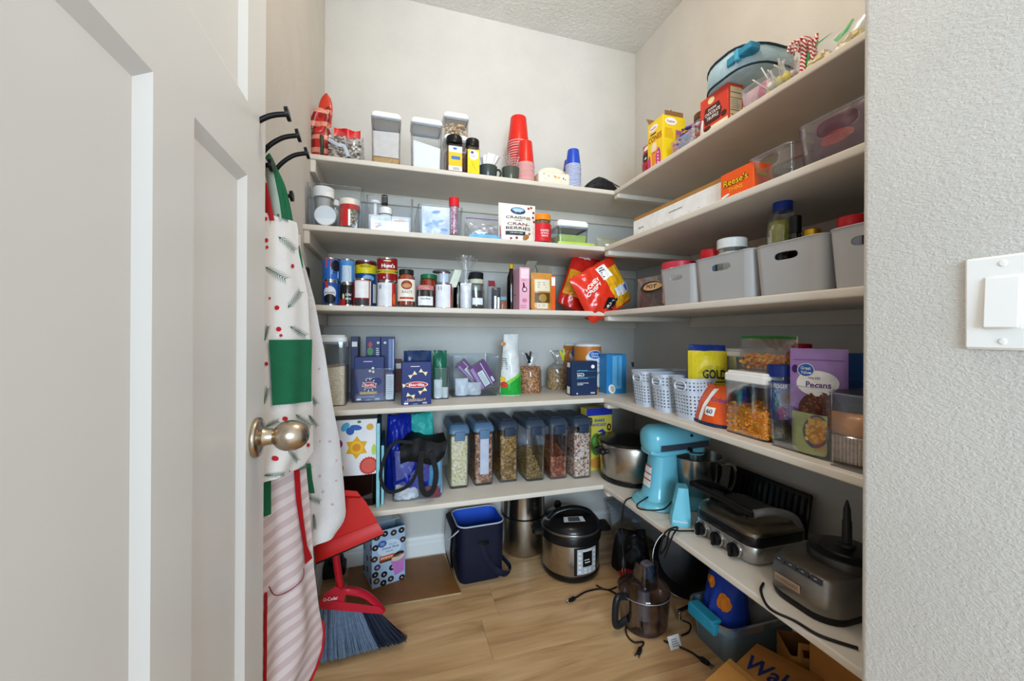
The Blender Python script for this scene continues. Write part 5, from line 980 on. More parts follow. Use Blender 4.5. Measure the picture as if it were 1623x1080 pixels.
# ================================================================== fourth shelf, right wall
# food boxes with blue lids
BT = clear((120, 158, 190), .2, .08, 'blue_clear_plastic', .15)
p, w, h = zpos(Z4, 999, 1046, 574, 606, .12)
t = thing('food_tub', 'clear blue food box under the round tub in the far corner', 'tub', p, 0); shell(MB(BT), w, .12, h, .012, .002, 0, .9).build('tub', t, 40)
p2, w2, h2 = zpos(Z4, 996, 1038, 558, 604, .11); zt = p.z+h
t = thing('food_tub', 'round edged tub with blue rim stacked on the clear food box', 'tub', (p2.x, p.y, zt), 0); shell(MB(mk('6a7078', .45)), w2*.95, .1, .030, .03, .002, 0, .85, 6).build('tub', t, 40); MB(mk('3f6f96', .4)).rbox(-w2*.5, w2*.5, -.053, .053, .026, .034, .032, 5, .002).build('lid', t, 40)
p3, w3, h3 = zpos(Z4, 989, 1000, 563, 602, .06); o = MB(PBLK).rbox(-w3/2, w3/2, -.03, .03, 0, h3, .004, 2).box(-w3*.3, w3*.1, -.0306, -.03, h3*.55, h3*.66).build('black_box'); tag(o, 'small black box behind the bright blue carton', 'box', None, tuple(p3))
# perforated baskets
BK = mk('c3cbd8', .4, 0, .03, 20, name='basket_plastic')
def basket(x0, x1, yt, bk, d, label):
    p, w, h = rpos(4, x0, x1, yt, bk, d); t = thing('storage_basket', label, 'basket', p, RZ, 'perforated baskets'); tp = .86; r = .022
    def k(z): return tp+(1-tp)*z/h
    def lp(z, off=0, n=5): return rl(0, 0, w*k(z)-2*off, d*k(z)-2*off, r, z, n)
    m = MB(BK); NR = 12
    for i in range(NR):
        z0 = h*(i/NR); th = h/NR*.55 if i not in (0, 7, NR-1) else h/NR*1.05
        zz = z0; o = .0022
        m.loft([lp(zz), lp(zz+th), lp(zz+th, o), lp(zz, o), lp(zz)], False, False)
    P0 = lp(0, .0005, 5); A = []
    per = []
    L0, L1 = rl(0, 0, w*k(0)-.001, d*k(0)-.001, r, 0, 3), rl(0, 0, w*k(h)-.001, d*k(h)-.001, r, h, 3)
    n = len(L0)
    for j in range(n):
        a0, b0 = Vector(L0[j]), Vector(L0[(j+1) % n]); a1, b1 = Vector(L1[j]), Vector(L1[(j+1) % n]); ln = (b0-a0).length; q = max(1, int(ln/.0095))
        for i in range(q):
            u0, u1 = (i+.18)/q, (i+.82)/q
            f0, f1, g0, g1 = a0.lerp(b0, u0), a0.lerp(b0, u1), a1.lerp(b1, u0), a1.lerp(b1, u1)
            if abs((f0.x+f1.x)/2) < w*.2 and (f0.y) < -d*.3:      # leave the hand hole open
                e0, e1 = f0.lerp(g0, .62), f1.lerp(g1, .62); m.add([f0, f1, e1, e0], [(0, 1, 2, 3)]); continue
            m.add([f0, f1, g1, g0], [(0, 1, 2, 3)])
    m.add(lp(.001, 0, 5), [tuple(range(24))]); m.build('basket_body', t, 40)
    z1 = h*.80; MB(BK).tube([(w*.24*math.copysign(abs(math.cos(a))**.6, math.cos(a)), -d*k(z1)/2-.0008, z1+h*.11*math.sin(a)) for a in [2*PI*i/24 for i in range(24)]], .0028, 6, closed=True).build('handle_rim', t, 60)
    return p, w, h
basket(997, 1022, 588, .03, .20, 'farthest of the three grey blue perforated baskets'); basket(1027, 1053, 593, .028, .20, 'middle one of the three grey blue perforated baskets'); BK3 = basket(1060, 1096, 599, .026, .20, 'nearest of the three grey blue perforated baskets, holding pretzels')
p, w, h = BK3
def gold(m, f, w, h): 
    g = lift(f, .0008); m.use(mk('e6cf2c', .35)).sheet(lambda u, v: f(w*(-.42+.86*u), h*(.42+.5*v)), 10, 8); m.use(mk('c9ba22', .35)).ell(w*.12, h*.56, w*.34, h*.17, g, 18); m.use(INK).text('GOLD', w*.14, h*.60, w*.5, h*.13, lift(f, .0016), .03); m.rect(-w*.16, w*.42, h*.49, h*.505, lift(f, .0016), 5); m.use(INKW).text('TINY TWISTS', w*.12, h*.28, w*.3, h*.04, f); m.use(mk('a5622a', .5)).ell(-w*.22, h*.2, w*.2, h*.16, f, 12)
t = thing('pretzel_bag', 'blue and yellow pretzel bag standing in the nearest basket', 'pretzel bag', (p.x-.01, p.y-.01, p.z+.006), -.62); P = Pouch(.125, pX(1115, 547, p.x).z-p.z-.006, .07, 81, .005, .9, .8); P.mesh(MB(mk('1c3482', .3, 0, .15, 30, coat=.3))).build('bag', t, 60); m = MB(); gold(m, P.map(.0016), P.w, P.h); m.build('label_print', t, 0)
# canister behind with white lid
p, w, h = rpos(4, 1143, 1175, 553, .16, .1); popbox('storage_canister', 'clear canister with white lid behind the zip bag of crackers', p, w, .1, h, [('flour', mk('d8d2ca', .7), 0, .6, 0)], RZ)
# orange and white bag
def tort(m, f, w, h): m.use(INKW).sheet(lambda u, v: f(w*(-.49+.1*u+.18*v), h*(.04+.9*v)), 3, 8); m.sheet(lambda u, v: f(w*(-.2+.09*u+.2*v), h*(.02+.9*v)), 2, 8); m.use(mk('1d2f52', .4)).rect(-w*.47, w*.47, h*.0, h*.09, f, 8); m.use(INKW).rect(w*.0, w*.2, h*.28, h*.48, f, 4); m.use(INK).text('60', w*.1, h*.38, w*.12, h*.1, lift(f, .0008)); m.use(mk('8a4a8a', .4)).text('Crisp', w*.2, h*.66, w*.3, h*.12, f, .03)
p, w, h = rpos(4, 1086, 1150, 612, .035); t = thing('crisps_pack', 'orange and white snack pack slumped against the cracker canister', 'snack pack', p+Vector((.03, 0, 0)), RZ); P = Pouch(w, h, .06, 83, .005, .9, .55, lean=.02); P.mesh(MB(mk('e2581e', .3, 0, .12, 30, coat=.4))).build('bag', t, 60); m = MB(); tort(m, P.map(.0014), w, h); m.build('label_print', t, 0)
# cracker canister, zip bag of crackers on it
ORC = ['f59c1c', 'ffb02a', 'ec8c14', 'ffbe3c', 'e08412']
p, w, h = rpos(4, 1146, 1216, 590, .035); Yn = p.y-w/2; d = .14; p.x += d/2; CC = (p.copy(), w, h)
t = popbox('cracker_canister', 'wide clear canister of orange fish crackers with white lid', p, w, d, h, [('cracker_bed', grain(ORC, 150, .8), .01, .52, 0)], RZ, lidh=.026)
hb = h-.026
def edge(rd):
    s = rd.random(); z = rd.uniform(.006, hb*.54)
    return (rd.uniform(-w*.44, w*.44), -d*.445, z) if s < .5 else ((w*.445, rd.uniform(-d*.45, d*.45), z) if s < .75 else (rd.uniform(-w*.44, w*.44), rd.uniform(-d*.44, d*.44), hb*.53+rd.uniform(0, .006)))
bits(MB(), 420, edge, .0052, 9, ORC, 'chip').build('fish_crackers', t, 30, 'stuff')
zz = p.z+h; t = thing('zip_bag', 'zip bag with green seal half full of orange crackers on the canister lid', 'zip bag', (p.x, p.y-.006, zz+.001), RZ+.1); wz = w*1.12; hz = pX(1200, 533, p.x-.02).z-zz
P = Pouch(wz, hz, .085, 84, .004, .9); P.mesh(MB(FILM), 20, 22).build('film', t, 60); m = MB(mk('2f7a36', .4)); m.rect(-wz*.49, wz*.49, hz*.91, hz*.99, P.map(.001), 12); m.build('seal_edge', t, 0)
bits(MB(), 260, lambda rd: (lambda x, z: (x, rd.uniform(-.030, .030)*(1-z/hz), z))(rd.uniform(-wz*.42, wz*.42), rd.uniform(.005, hz*.46)), .0058, 10, ORC, 'chip').build('fish_crackers', t, 30, 'stuff')
# bin with nuts: jar, pecans, cashew bag
X = RF[4]+.028; p, w, h = rpos(4, 1214, 1318, 612, .028, .26); NB = (p, w, h)
tub('clear_bin', 'clear bin of nut packets right of the cracker canister', p, w, .26, h, CLEAR, RZ, .0028, .95, .012, None, 'bin', 'clear bins on the right fourth shelf', .0014)
def rput(x0, x1, yt, X, z=None): a, c = pX(x0, 540, X).y, pX(x1, 540, X).y; z = (Z4+.004) if z is None else z; return Vector((X, (a+c)/2, z)), a-c, pX((x0+x1)/2, yt, X).z-z
q, w_, h_ = rput(1221, 1256, 578, RF[4]+.075); r = w_/2
def njar(m, f, h): m.use(mk('20397e', .4)).rect(-r*.5, r*1.25, h*.30, h*.80, f, 10); g = lift(f, .0003); m.use(INKW).text('KROGER', r*.38, h*.73, r*1.2, h*.05, g); m.lines(-r*.3, r*1.1, h*.34, h*.42, 2, g); m.use(mk('8aa0d0', .4)).lines(-r*.3, r*1.1, h*.46, h*.66, 6, g)
jar('nut_jar', 'clear jar with blue lid and blue label low on contents', q, r, h_, mk('1c2f7a', .35), grain(['c99a6a', 'dbb488', 'a87848'], 200), .22, lidh=.024, neck=.95, shoulder=.06, labelc='2a4690', lz=(.30, .32), prints=njar, rz=RZ+.2)
def pec(m, f, w, h):
    g = lift(f, .0008); k = lift(f, .0014); m.use(mk('6d2c96', .35)).sheet(lambda u, v: f(w*(-.49+.98*u), h*(.01+.26*v*(1-.3*u))), 10, 5); m.use(mk('7a4ea0', .4)).rect(-w*.44, w*.44, h*.855, h*.862, f, 8)
    m.use(INKW).ell(w*.0, h*.58, w*.36, h*.15, g, 24); badge(m, -w*.2, h*.73, w*.14, h*.075, g); m.use(mk('5b2a84', .4)).text('Pecans', w*.02, h*.56, w*.42, h*.07, k, .02); m.text('HALVES', -w*.05, h*.64, w*.2, h*.025, k)
    m.use(mk('5a2f22', .5, 0, .4, 200)).ell(w*.04, h*.26, w*.36, h*.22, g, 26); m.use(mk('8a5236', .5))
    rd = random.Random(3)
    for i in range(46):
        a, q_ = rd.uniform(0, 6.3), rd.random()**.5; m.ell(w*.04+w*.31*q_*math.cos(a), h*.26+h*.18*q_*math.sin(a), w*.035, h*.014, k, 6, rd.uniform(0, 3))
    m.use(mk('4a1f70', .4)).ell(-w*.40, h*.74, w*.06, h*.05, f)
q, w_, h_ = rput(1262, 1336, 553, RF[4]+.085); t = thing('pecan_pouch', 'lilac pecan pouch standing in the nut bin', 'pouch', q+Vector((0, 0, .045)), RZ+.55); P = Pouch(w_*1.02, h_-.045, .05, 85, .003, .8); P.mesh(MB(mk('a886c8', .35, 0, .06, 30, coat=.2))).build('bag', t, 60); m = MB(); pec(m, P.map(.0020), P.w, P.h); m.build('label_print', t, 0)
q, w_, h_ = rput(1256, 1312, 656, RF[4]+.048); t = thing('cashew_pouch', 'pale green cashew pouch at the front of the nut bin', 'pouch', q, RZ); P = Pouch(w_, h_, .03, 86, .003); P.mesh(MB(mk('b3bb82', .4, 0, .12, 40))).build('bag', t, 60); m = MB(mk('5f6c78', .4)); f = P.map(.001); m.ell(w_*.26, h_*.60, w_*.30, h_*.42, f, 22); m.use(mk('c79248', .5)).ell(w_*.28, h_*.62, w_*.24, h_*.34, lift(f, .0006), 20); m.use(mk('e0b46c', .5)); rd = random.Random(5); k2 = lift(f, .0012)
for i in range(26): m.ell(w_*.28+rd.uniform(-.2, .2)*w_, h_*.62+rd.uniform(-.26, .26)*h_, w_*.045, h_*.055, k2, 7, rd.uniform(0, 3))
m.build('label_print', t, 0)
q, w_, h_ = rput(1250, 1283, 545, RF[4]+.18, Z4+.004); jar('red_lid_jar', 'tall jar with red lid behind the pecan pouch', q, w_/2, h_, mk('b01c28', .35), mk('4a2a24', .5), .8, lidh=.026, neck=.96, shoulder=.06)
p, w, h = rpos(4, 1338, 1420, 562, .30, .09); t = carton('blue_box', 'blue box at the right end behind the cracker bin', 'box', p, w, .09, h, '2b5aa2', RZ); MB(mk('9a8a4a', .5)).rect(-w*.48, w*.48, 0, h*.4, front(-.0456)).build('label_print', t, 0)
# front bin with pouch and crackers
p, w, h = rpos(4, 1312, 1400, 628, .016, .2); tub('clear_bin', 'nearest clear bin holding an orange pouch and crackers', p, w, .2, h, CLEAR, RZ, .003, .98, .006, None, 'bin', 'clear bins on the right fourth shelf', .0014)
q, w_, h_ = rput(1317, 1372, 655, RF[4]+.052); zc = pX(1340, 690, RF[4]+.052).z
t = thing('cracker_sleeve', 'clear sleeve of square crackers at the bottom of the nearest bin', 'crackers', (RF[4]+.065, q.y, Z4+.004), RZ+.3); hh = zc-Z4-.004
for i in range(9): MB(mk('d0a66a', .7, 0, .3, 120)).rbox(-.026+.0058*i, -.0215+.0058*i, -.02, .02, .0, hh*.96, .001, 1).build('cracker', t, 0)
MB(FILM).rbox(-.029, .029, -.023, .023, 0, hh, .004, 2).build('film', t, 40)
t = thing('orange_pouch', 'orange soft pouch lying on the cracker sleeve in the nearest bin', 'pouch', (RF[4]+.066, q.y, zc+.001), RZ+.2); P = Pouch(.07, max(.03, h_-hh-.002), .045, 88, .004, .9); P.mesh(MB(mk('c8812c', .35, 0, .15, 30, coat=.2))).build('bag', t, 60)
# ================================================================== lowest shelf, back wall
Z5 = ZS[5]
# dark brown bin with a flowered shopping bag folded over its front
p, w, h = zpos(Z5, 536, 600, 752, 806, .22); yb = p.y-.11
t = tub('brown_bin', 'smoked brown bin under the flowered bag', p, w, .22, pY(566, 712, yb).z-Z5, clear((120, 100, 84), .2, .08, 'smoked_brown_plastic', .1), 0, .003, .9, .014, None, 'bin')
Q = Pouch(w*.8, .10, .1, 91, .008); t = thing('brown_bag', 'crumpled brown paper bag inside the smoked bin', 'bag', p+Vector((0, 0, .005))); Q.mesh(MB(mk('5a4632', .7, 0, .3, 40))).build('bag', t, 60)
A, Bq = pY(533, 667, yb-.008), pY(597, 750, yb-.008); fw, fh = Bq.x-A.x, A.z-Bq.z
t = thing('flowered_bag', 'white shopping bag printed with butterfly and flowers folded over the brown bin', 'bag', ((A.x+Bq.x)/2, yb-.008, Bq.z))
def fb(u, v, o=0): return (u, -.004-.004*math.sin(u*40+1)*(1-v/fh)+o, v)
m = MB(mk('e6e6e8', .4, 0, .05, 30)); m.sheet(lambda a, b: fb(fw*(a-.5), fh*b), 14, 10); m.sheet(lambda a, b: fb(fw*(a-.5), fh*b, .003), 14, 10, True); m.add([fb(-fw/2, fh), fb(fw/2, fh), (fw/2, .05, fh*.96), (-fw/2, .05, fh*.96)], [(0, 1, 2, 3)]); m.add([(fw/2, .05, fh*.96), (-fw/2, .05, fh*.96), (-fw/2, .055, 0), (fw/2, .055, 0)], [(0, 1, 2, 3)]); m.build('bag', t, 60)
m = MB(); f = lambda u, v: fb(u, v, -.001); g = lambda u, v: fb(u, v, -.0016); k = lambda u, v: fb(u, v, -.0022)
def star(u, v, r1, r2, n, mp, ph=0): m.add([mp(u, v)]+[mp(u+(r1 if i % 2 == 0 else r2)*math.cos(ph+PI*i/n), v+(r1 if i % 2 == 0 else r2)*math.sin(ph+PI*i/n)) for i in range(2*n)], [(0, 1+i, 1+(i+1) % (2*n)) for i in range(2*n)])
m.use(mk('e2a91c', .4)); star(fw*.0, fh*.50, fw*.30, fw*.19, 6, f, .5); m.use(mk('eebc2e', .4)).ell(0, fh*.5, fw*.17, fw*.17, g); m.use(mk('d98a1c', .4)).ell(0, fh*.5, fw*.10, fw*.10, k)
m.use(mk('c23a3c', .4)); star(fw*.30, fh*.16, fw*.24, fw*.215, 20, f); m.use(mk('d85a4c', .4)).ell(fw*.3, fh*.16, fw*.18, fw*.18, g)
m.use(mk('2a5fae', .4)).ell(-fw*.02, fh*.86, fw*.15, fh*.05, f, 14, -.15); m.ell(-fw*.16, fh*.80, fw*.10, fh*.07, f, 14, .8); m.use(mk('4fa9cf', .4)).ell(-fw*.28, fh*.88, fw*.13, fh*.06, f, 14, .9)
m.use(mk('8a1f6a', .4)); star(-fw*.46, fh*.58, fw*.13, fw*.11, 14, f); m.use(mk('d9a63a', .4)).ell(fw*.33, fh*.86, fw*.09, fh*.06, f); m.ell(-fw*.4, fh*.14, fw*.09, fh*.06, f); m.use(mk('4f7a4a', .4)).ell(fw*.06, fh*.96, fw*.05, fh*.025, f); m.use(mk('b5cf5a', .4)).ell(fw*.43, fh*.44, fw*.06, fh*.10, f)
m.build('flower_print', t, 0)
# two turquoise boards on edge
for k_, (x0, x1, yt, yb2, lab) in enumerate(((597, 603.5, 671, 805, 'left turquoise edged board standing on the lowest shelf'), (605, 610, 706, 800, 'right, shorter turquoise edged board on the lowest shelf'))):
    p, w, h = zpos(Z5, x0, x1, yt, yb2, .22); t = thing('thin_board', lab, 'board', p); MB(mk('22506a', .5)).rbox(-w/2, w/2, -.11, .11, 0, h, .001, 1).build('board', t, 0); MB(mk('8fd0d8', .4)).box(-w*.4, w*.4, -.1112, -.11, .001, h-.001).build('pale_edge', t, 0)
# clear bin stuffed with shopping bags
p, w, h = zpos(Z5, 619, 706, 714, 795, .24); yb = p.y-.12
tub('clear_bin', 'clear bin stuffed with shopping bags on the lowest shelf', p, w, .24, h, CLEARD, 0, .003, .9, .016, None, 'bin', None, .0014)
def lump(label, name, x0, x1, y0, y1, Y, th, col, seed, crk=.012, cat='bag', rough=.45):
    a, c = pY(x0, y1, Y), pY(x1, y0, Y); z = max(a.z, Z5+.005); P = Pouch(c.x-a.x, c.z-z, th, seed, crk, .8, .85, puff=.45)
    t = thing(name, label, cat, ((a.x+c.x)/2, Y, z)); P.mesh(MB(mk(col, rough, 0, .25, 25)), 20, 22).build('bag', t, 60); return t, P
lump('royal blue plastic bag stuffed at the left of the bin', 'shopping_bag', 610, 655, 656, 776, yb+.10, .09, '16289a', 92, .022, 'bag', .3)
lump('royal blue bag pressed against the front of the bin', 'shopping_bag', 622, 690, 712, 776, yb+.040, .05, '182ea0', 93, .016, 'bag', .3)
t, P = lump('crumpled turquoise cloth bag on top of the stuffed bin', 'cloth_bag', 633, 690, 655, 720, yb+.13, .10, '3fb8b0', 94, .026)
lump('white plastic packaging at the bottom of the stuffed bin', 'white_packaging', 624, 664, 766, 792, yb+.026, .03, 'cfd0d4', 95, .012)
lump('pale blue bag at the right of the stuffed bin', 'shopping_bag', 678, 702, 730, 790, yb+.030, .03, '6ab2d4', 96, .008)
lump('red and blue printed packet low in the stuffed bin', 'printed_packet', 672, 700, 768, 792, yb+.020, .02, '7a3a4a', 97, .006)
# black tote slumped over the rim with two long straps
BLK = mk('08080b', .6, 0, .3, 30, .2, 150)
A = pY(645, 740, yb-.004); t = thing('black_tote', 'black tote bag slumped over the rim of the stuffed bin with straps hanging', 'tote bag', (A.x, yb-.01, A.z))
def toteS(u, v):
    x = -.005+(.165)*(u-.12); z0 = .085+.012*math.sin(u*6)-.03*abs(u-.45)+.018*u; dr = .055+.025*math.sin(PI*u)
    if v < .5: q = v/.5; return (x, .11*(1-q)+.002, z0*(1)-.004*q+.010*math.sin(u*9+q*3)*.5)
    q = (v-.5)/.5; return (x*(1-.1*q), .002-.018*math.sin(PI*q*.8)+.004*math.sin(u*14), z0-dr*q)
m = MB(BLK); m.sheet(toteS, 26, 18); m.sheet(lambda u, v: (lambda p_: (p_[0], p_[1]+.004, p_[2]-.003))(toteS(u, v)), 26, 18, True); m.build('bag_body', t, 60)
def Pt(x, y, dy=-.016): q = pY(x, y, yb-.01); return (q.x-A.x, dy, q.z-A.z)
def strap(pts, wd, m): 
    P_ = wavy([Pt(*e) for e in pts], 6); V = []; n = len(P_)
    for i, q in enumerate(P_):
        tn = (P_[min(i+1, n-1)]-P_[max(i-1, 0)]).normalized(); s_ = Vector((-tn.z, 0, tn.x))*wd; V += [tuple(q+s_), tuple(q-s_), tuple(q-s_+Vector((0, .003, 0))), tuple(q+s_+Vector((0, .003, 0)))]
    m.loft([V[i*4:i*4+4] for i in range(n)])
m = MB(BLK); strap([(655, 700), (622, 702), (605, 740), (606, 765), (620, 778), (650, 765), (663, 735), (665, 712)], .0055, m); m.build('strap', t, 40)
m = MB(BLK); strap([(668, 712, -.02), (666, 740, -.02), (668, 770, -.02), (676, 781, -.02), (686, 772, -.022), (690, 745, -.022), (682, 714, -.02)], .009, m); m.build('strap', t, 40)
# six cereal dispensers
DL = mk('5a7796', .35, 0, .05, 20, name='dispenser_lid'); DD = mk('2c3a4e', .4); DT = clear((247, 248, 250), .16, .06, 'dispenser_plastic')
def dispenser(x0, x1, yt, yb, fills, label, lidc, sl=0, pieces=None, lv=.9, rot=0, paper=None):
    p, w, h = zpos(Z5, x0, x1, yt, yb, 0); d = .20; p.y += d/2
    t = thing('cereal_dispenser', label, 'dispenser', p, rot, 'cereal dispensers'); hb = h*.86
    b = MB(DT); b.loft([rl(0, 0, w*.90, d*.95, .010, 0, 3), rl(0, 0, w*.94, d, .012, .006, 3), rl(0, 0, w, d, .012, hb, 3), rl(0, 0, w-.004, d-.004, .010, hb, 3), rl(0, 0, w*.92-.004, d-.004, .010, .008, 3)]).build('body', t, 40)
    heap(MB(fills), w*.90, d*.93, .009, hb*lv, .009, 0, 3, .003).build('cereal', t, 50, 'stuff') if not sl else MB(fills).loft([rl(0, 0, w*.86, d*.93, .008, .009, 3), [(x, y, hb*(lv+sl*(y/d))) for x, y, _ in rl(0, 0, w*.90, d*.93, .008, 0, 3)]]).build('cereal', t, 50, 'stuff')
    l = MB(lidc); l.loft([rl(0, 0, w+.004, d+.004, .013, hb-.004, 3), rl(0, 0, w+.004, d+.004, .013, hb+.008, 3), rl(0, .004, w*.88, d*.92, .012, h*.965, 3), rl(0, .006, w*.82, d*.86, .012, h*.975, 3)]); l = l.build('lid', t, 40)
    MB(DD).loft([rl(0, -d*.02, w*.56, d*.64, .006, h*.968, 3), rl(0, -d*.02, w*.54, d*.62, .006, h*.988, 3)]).build('flip_cap', l, 40)
    MB(DL if lidc is DL else DD).rbox(-w*.26, w*.26, -d/2-.008, -d/2-.001, hb-.030, hb+.004, .003, 2).build('front_latch', l, 40)
    if paper: MB(mk('d9dbe6', .5)).sheet(lambda a, b_: (w*(-.2+.44*a), -d/2+.0035, hb*(.2+.66*b_)), 2, 4).build('paper_slip', t, 0)
    return t
G1 = grain(['efe2b8', 'e2d3a2', 'f6ecd0', 'd2c08a'], 150, .9); G2 = grain(['a4714e', '8a5638', 'bd8a66', '734328', 'd0a890'], 120, .9); G3 = grain(['a8803f', '8a6228', 'c09a58', '6f4d20'], 130, .9)
G4 = grain(['b9924f', 'd0aa66', '9a7434', '7f5a28'], 150, .9); G5 = grain(['a4532f', '8a3f22', 'c07048', '6f2f18'], 130, .9); G6 = grain(['e2cbb8', 'd2b49c', '8a4f3c', 'ecdccb', 'c79f86'], 150, .9)
LDK = mk('3c4654', .4)
dispenser(714, 745, 672, 775, G1, 'cereal dispenser of pale round puffs, leftmost of the six', DL, lv=.93); dispenser(753, 784, 669, 770, G2, 'cereal dispenser of brown squares with a white paper slip inside', DL, lv=.92, paper=1)
dispenser(793, 823, 666, 765, G3, 'cereal dispenser nearly full of golden brown flakes', LDK, lv=.86); dispenser(835, 866, 664, 763, G4, 'nearly empty cereal dispenser with a low slope of flakes', LDK, sl=.42, lv=.24)
dispenser(873, 902, 662, 760, G5, 'cereal dispenser two thirds full of dark red brown cereal', LDK, sl=.22, lv=.52); dispenser(911, 940, 661, 759, G6, 'cereal dispenser of cream and brown speckled cereal, rightmost of the six', LDK, lv=.86)
# yellow and blue snack box
p, w, h = zpos(Z5, 929, 971, 647, 745, .05); t = carton('snack_box', 'yellow and blue printed box with green bottle picture behind the slow cooker', 'box', p, w, .05, h, 'cfbf4a', .06); m = MB(); f = front(-.0256); g = lift(f, .0004)
m.use(mk('27369e', .4)).rect(-w*.5, w*.5, h*.88, h, f); m.rect(w*.22, w*.48, h*.30, h*.60, f); m.text('SHAKE', 0, h*.80, w*.4, h*.05, g, .03); m.text('AVOCADO', 0, h*.73, w*.56, h*.05, g, .03); m.use(INKW).text('ALL', w*.35, h*.46, w*.12, h*.06, g, 0, -PI/2)
m.use(mk('3a2a1a', .5)).ell(-w*.36, h*.80, w*.09, h*.06, f); m.ell(w*.38, h*.68, w*.09, h*.06, f); m.use(mk('d8a03a', .5)).ell(-w*.36, h*.80, w*.04, h*.03, g); m.ell(w*.38, h*.68, w*.04, h*.03, g); m.use(mk('4f8a3a', .4)).ell(-w*.12, h*.42, w*.22, h*.18, f); m.use(mk('7fb55a', .4)).ell(-w*.14, h*.45, w*.12, h*.09, g); m.use(mk('c98a3a', .5)).ell(-w*.05, h*.12, w*.34, h*.09, f); m.use(mk('b5403a', .5)).ell(w*.2, h*.14, w*.1, h*.05, g); m.use(mk('27369e', .4)).poly([(-w*.1, h*.62), (w*.3, h*.58), (w*.12, h*.66)], g); m.build('label_print', t, 0)
# ================================================================== lowest shelf, right wall: appliances
def at5(x, y): return pZ(x, y, Z5)
DKST = mk('6a6864', .3, 1, .1, 30, name='dark_steel'); BR = mk('b5b0a8', .28, 1, .1, 60, name='brushed_steel'); BK2 = mk('101012', .3, 0, .1, 30, coat=.3)
# slow cooker
q = at5(1001, 757); r = .5*(pY(1052, 700, q.y).x-pY(958, 700, q.y).x)*.93; hc = pY(1000, 712, q.y-r*.9).z-Z5
t = thing('slow_cooker', 'oval steel slow cooker with black lid in the shelf corner', 'slow cooker', (q.x, q.y, Z5))
MB(BK2).lathe([(0, 0), (r*.93, 0), (r*.97, .006), (r*.97, .018), (r*.94, .020)], 40).build('foot', t, 40)
MB(BR).lathe([(r*.93, .017), (r*.95, .02), (r*1.0, hc*.92), (r*.99, hc*.94)], 48).build('steel_body', t, 40); MB(STEEL).lathe([(r*.98, hc*.92), (r*1.03, hc*.94), (r*1.03, hc*.97), (r*.97, hc*.98)], 44).build('rim', t, 40)
MB(BK2).lathe([(r*1.02, hc*.96), (r*1.03, hc*1.0), (r*1.0, hc*1.03), (r*.86, hc*1.05), (r*.6, hc*1.12), (r*.3, hc*1.16), (0, hc*1.17)], 44).build('lid', t, 40)
m = MB(BK2); m.tube(wavy([(-r*.90, -.022, hc*.80), (-r*1.14, -.026, hc*.78), (-r*1.18, 0, hc*.77), (-r*1.14, .026, hc*.78), (-r*.90, .022, hc*.80)]), .010, 8, flat=.7).build('handle', t, 60)
# stand mixer, its back to the room
TQ = mk('72c4da', .22, 0, .03, 8, coat=.6, name='turquoise_enamel')
q = at5(1052, 795); S = pY(1062, 671, q.y).z-Z5
t = thing('stand_mixer', 'turquoise stand mixer with steel bowl on the lowest right shelf', 'stand mixer', (q.x, q.y, Z5), -.12)
def eloop(x, cz, ry, rz_, cy=0, n=20, e=.8): return [(x, cy+ry*math.copysign(abs(math.cos(a))**e, math.cos(a)), cz+rz_*math.copysign(abs(math.sin(a))**e, math.sin(a))) for a in [2*PI*i/n for i in range(n)]]
MB(TQ).loft([eloop(-.285*S, .80*S, .02*S, .02*S), eloop(-.280*S, .80*S, .09*S, .085*S), eloop(-.255*S, .803*S, .155*S, .145*S), eloop(-.19*S, .808*S, .195*S, .185*S), eloop(-.05*S, .81*S, .205*S, .190*S), eloop(.15*S, .815*S, .19*S, .175*S), eloop(.38*S, .82*S, .165*S, .15*S), eloop(.55*S, .825*S, .135*S, .12*S), eloop(.61*S, .825*S, .09*S, .08*S), eloop(.63*S, .825*S, .03*S, .03*S)]).build('motor_head', t, 50)
MB(TQ).loft([eloop(-.25*S, .665*S, .13*S, .035*S), eloop(-.1*S, .645*S, .175*S, .06*S), eloop(.2*S, .665*S, .15*S, .04*S), eloop(.42*S, .685*S, .12*S, .03*S)]).build('head_underside', t, 50)
m = MB(mk('3a4450', .35)); m.sheet(lambda u, v: (S*(-.16+.68*u), -S*(.2095-.045*u*u), S*(.70+.075*v+.03*u)), 12, 2); m.build('trim_band', t, 40)
MB(PBLK).lathe([(0, 0), (.026*S, 0), (.026*S, .012), (0, .014)], 14, xf=lambda x, y, z: (x+.23*S, -.185*S-z, y+.715*S)).build('speed_knob', t, 40)
MB(mk('16305a', .3)).lathe([(0, 0), (.019*S, 0), (.016*S, .004), (0, .005)], 14, xf=lambda x, y, z: (x+.27*S, -.176*S-z, y+.88*S)).build('lock_knob', t, 40)
def cloop(z, cx, rx, ry, n=20): return [(cx+rx*math.copysign(abs(math.cos(a))**.7, math.cos(a)), ry*math.copysign(abs(math.sin(a))**.7, math.sin(a)), z) for a in [2*PI*i/n for i in range(n)]]
MB(TQ).loft([cloop(.05*S, -.06*S, .26*S, .23*S), cloop(.12*S, -.04*S, .225*S, .205*S), cloop(.25*S, -.035*S, .195*S, .18*S), cloop(.45*S, -.03*S, .17*S, .165*S), cloop(.60*S, -.02*S, .155*S, .155*S), cloop(.70*S, -.02*S, .15*S, .15*S)]).build('column', t, 50)
MB(TQ).loft([[(x, y, z) for x, y, _ in rl(.10*S, 0, a*S, b*S, c*S, 0, 6)] for z, a, b, c in ((0, .94, .64, .28), (.012*S, .99, .68, .30), (.05*S, .96, .64, .29), (.075*S, .80, .52, .24), (.085*S, .6, .4, .18))]).build('base', t, 50)
bx_, by_ = .44*S, 0; rb = .325*S
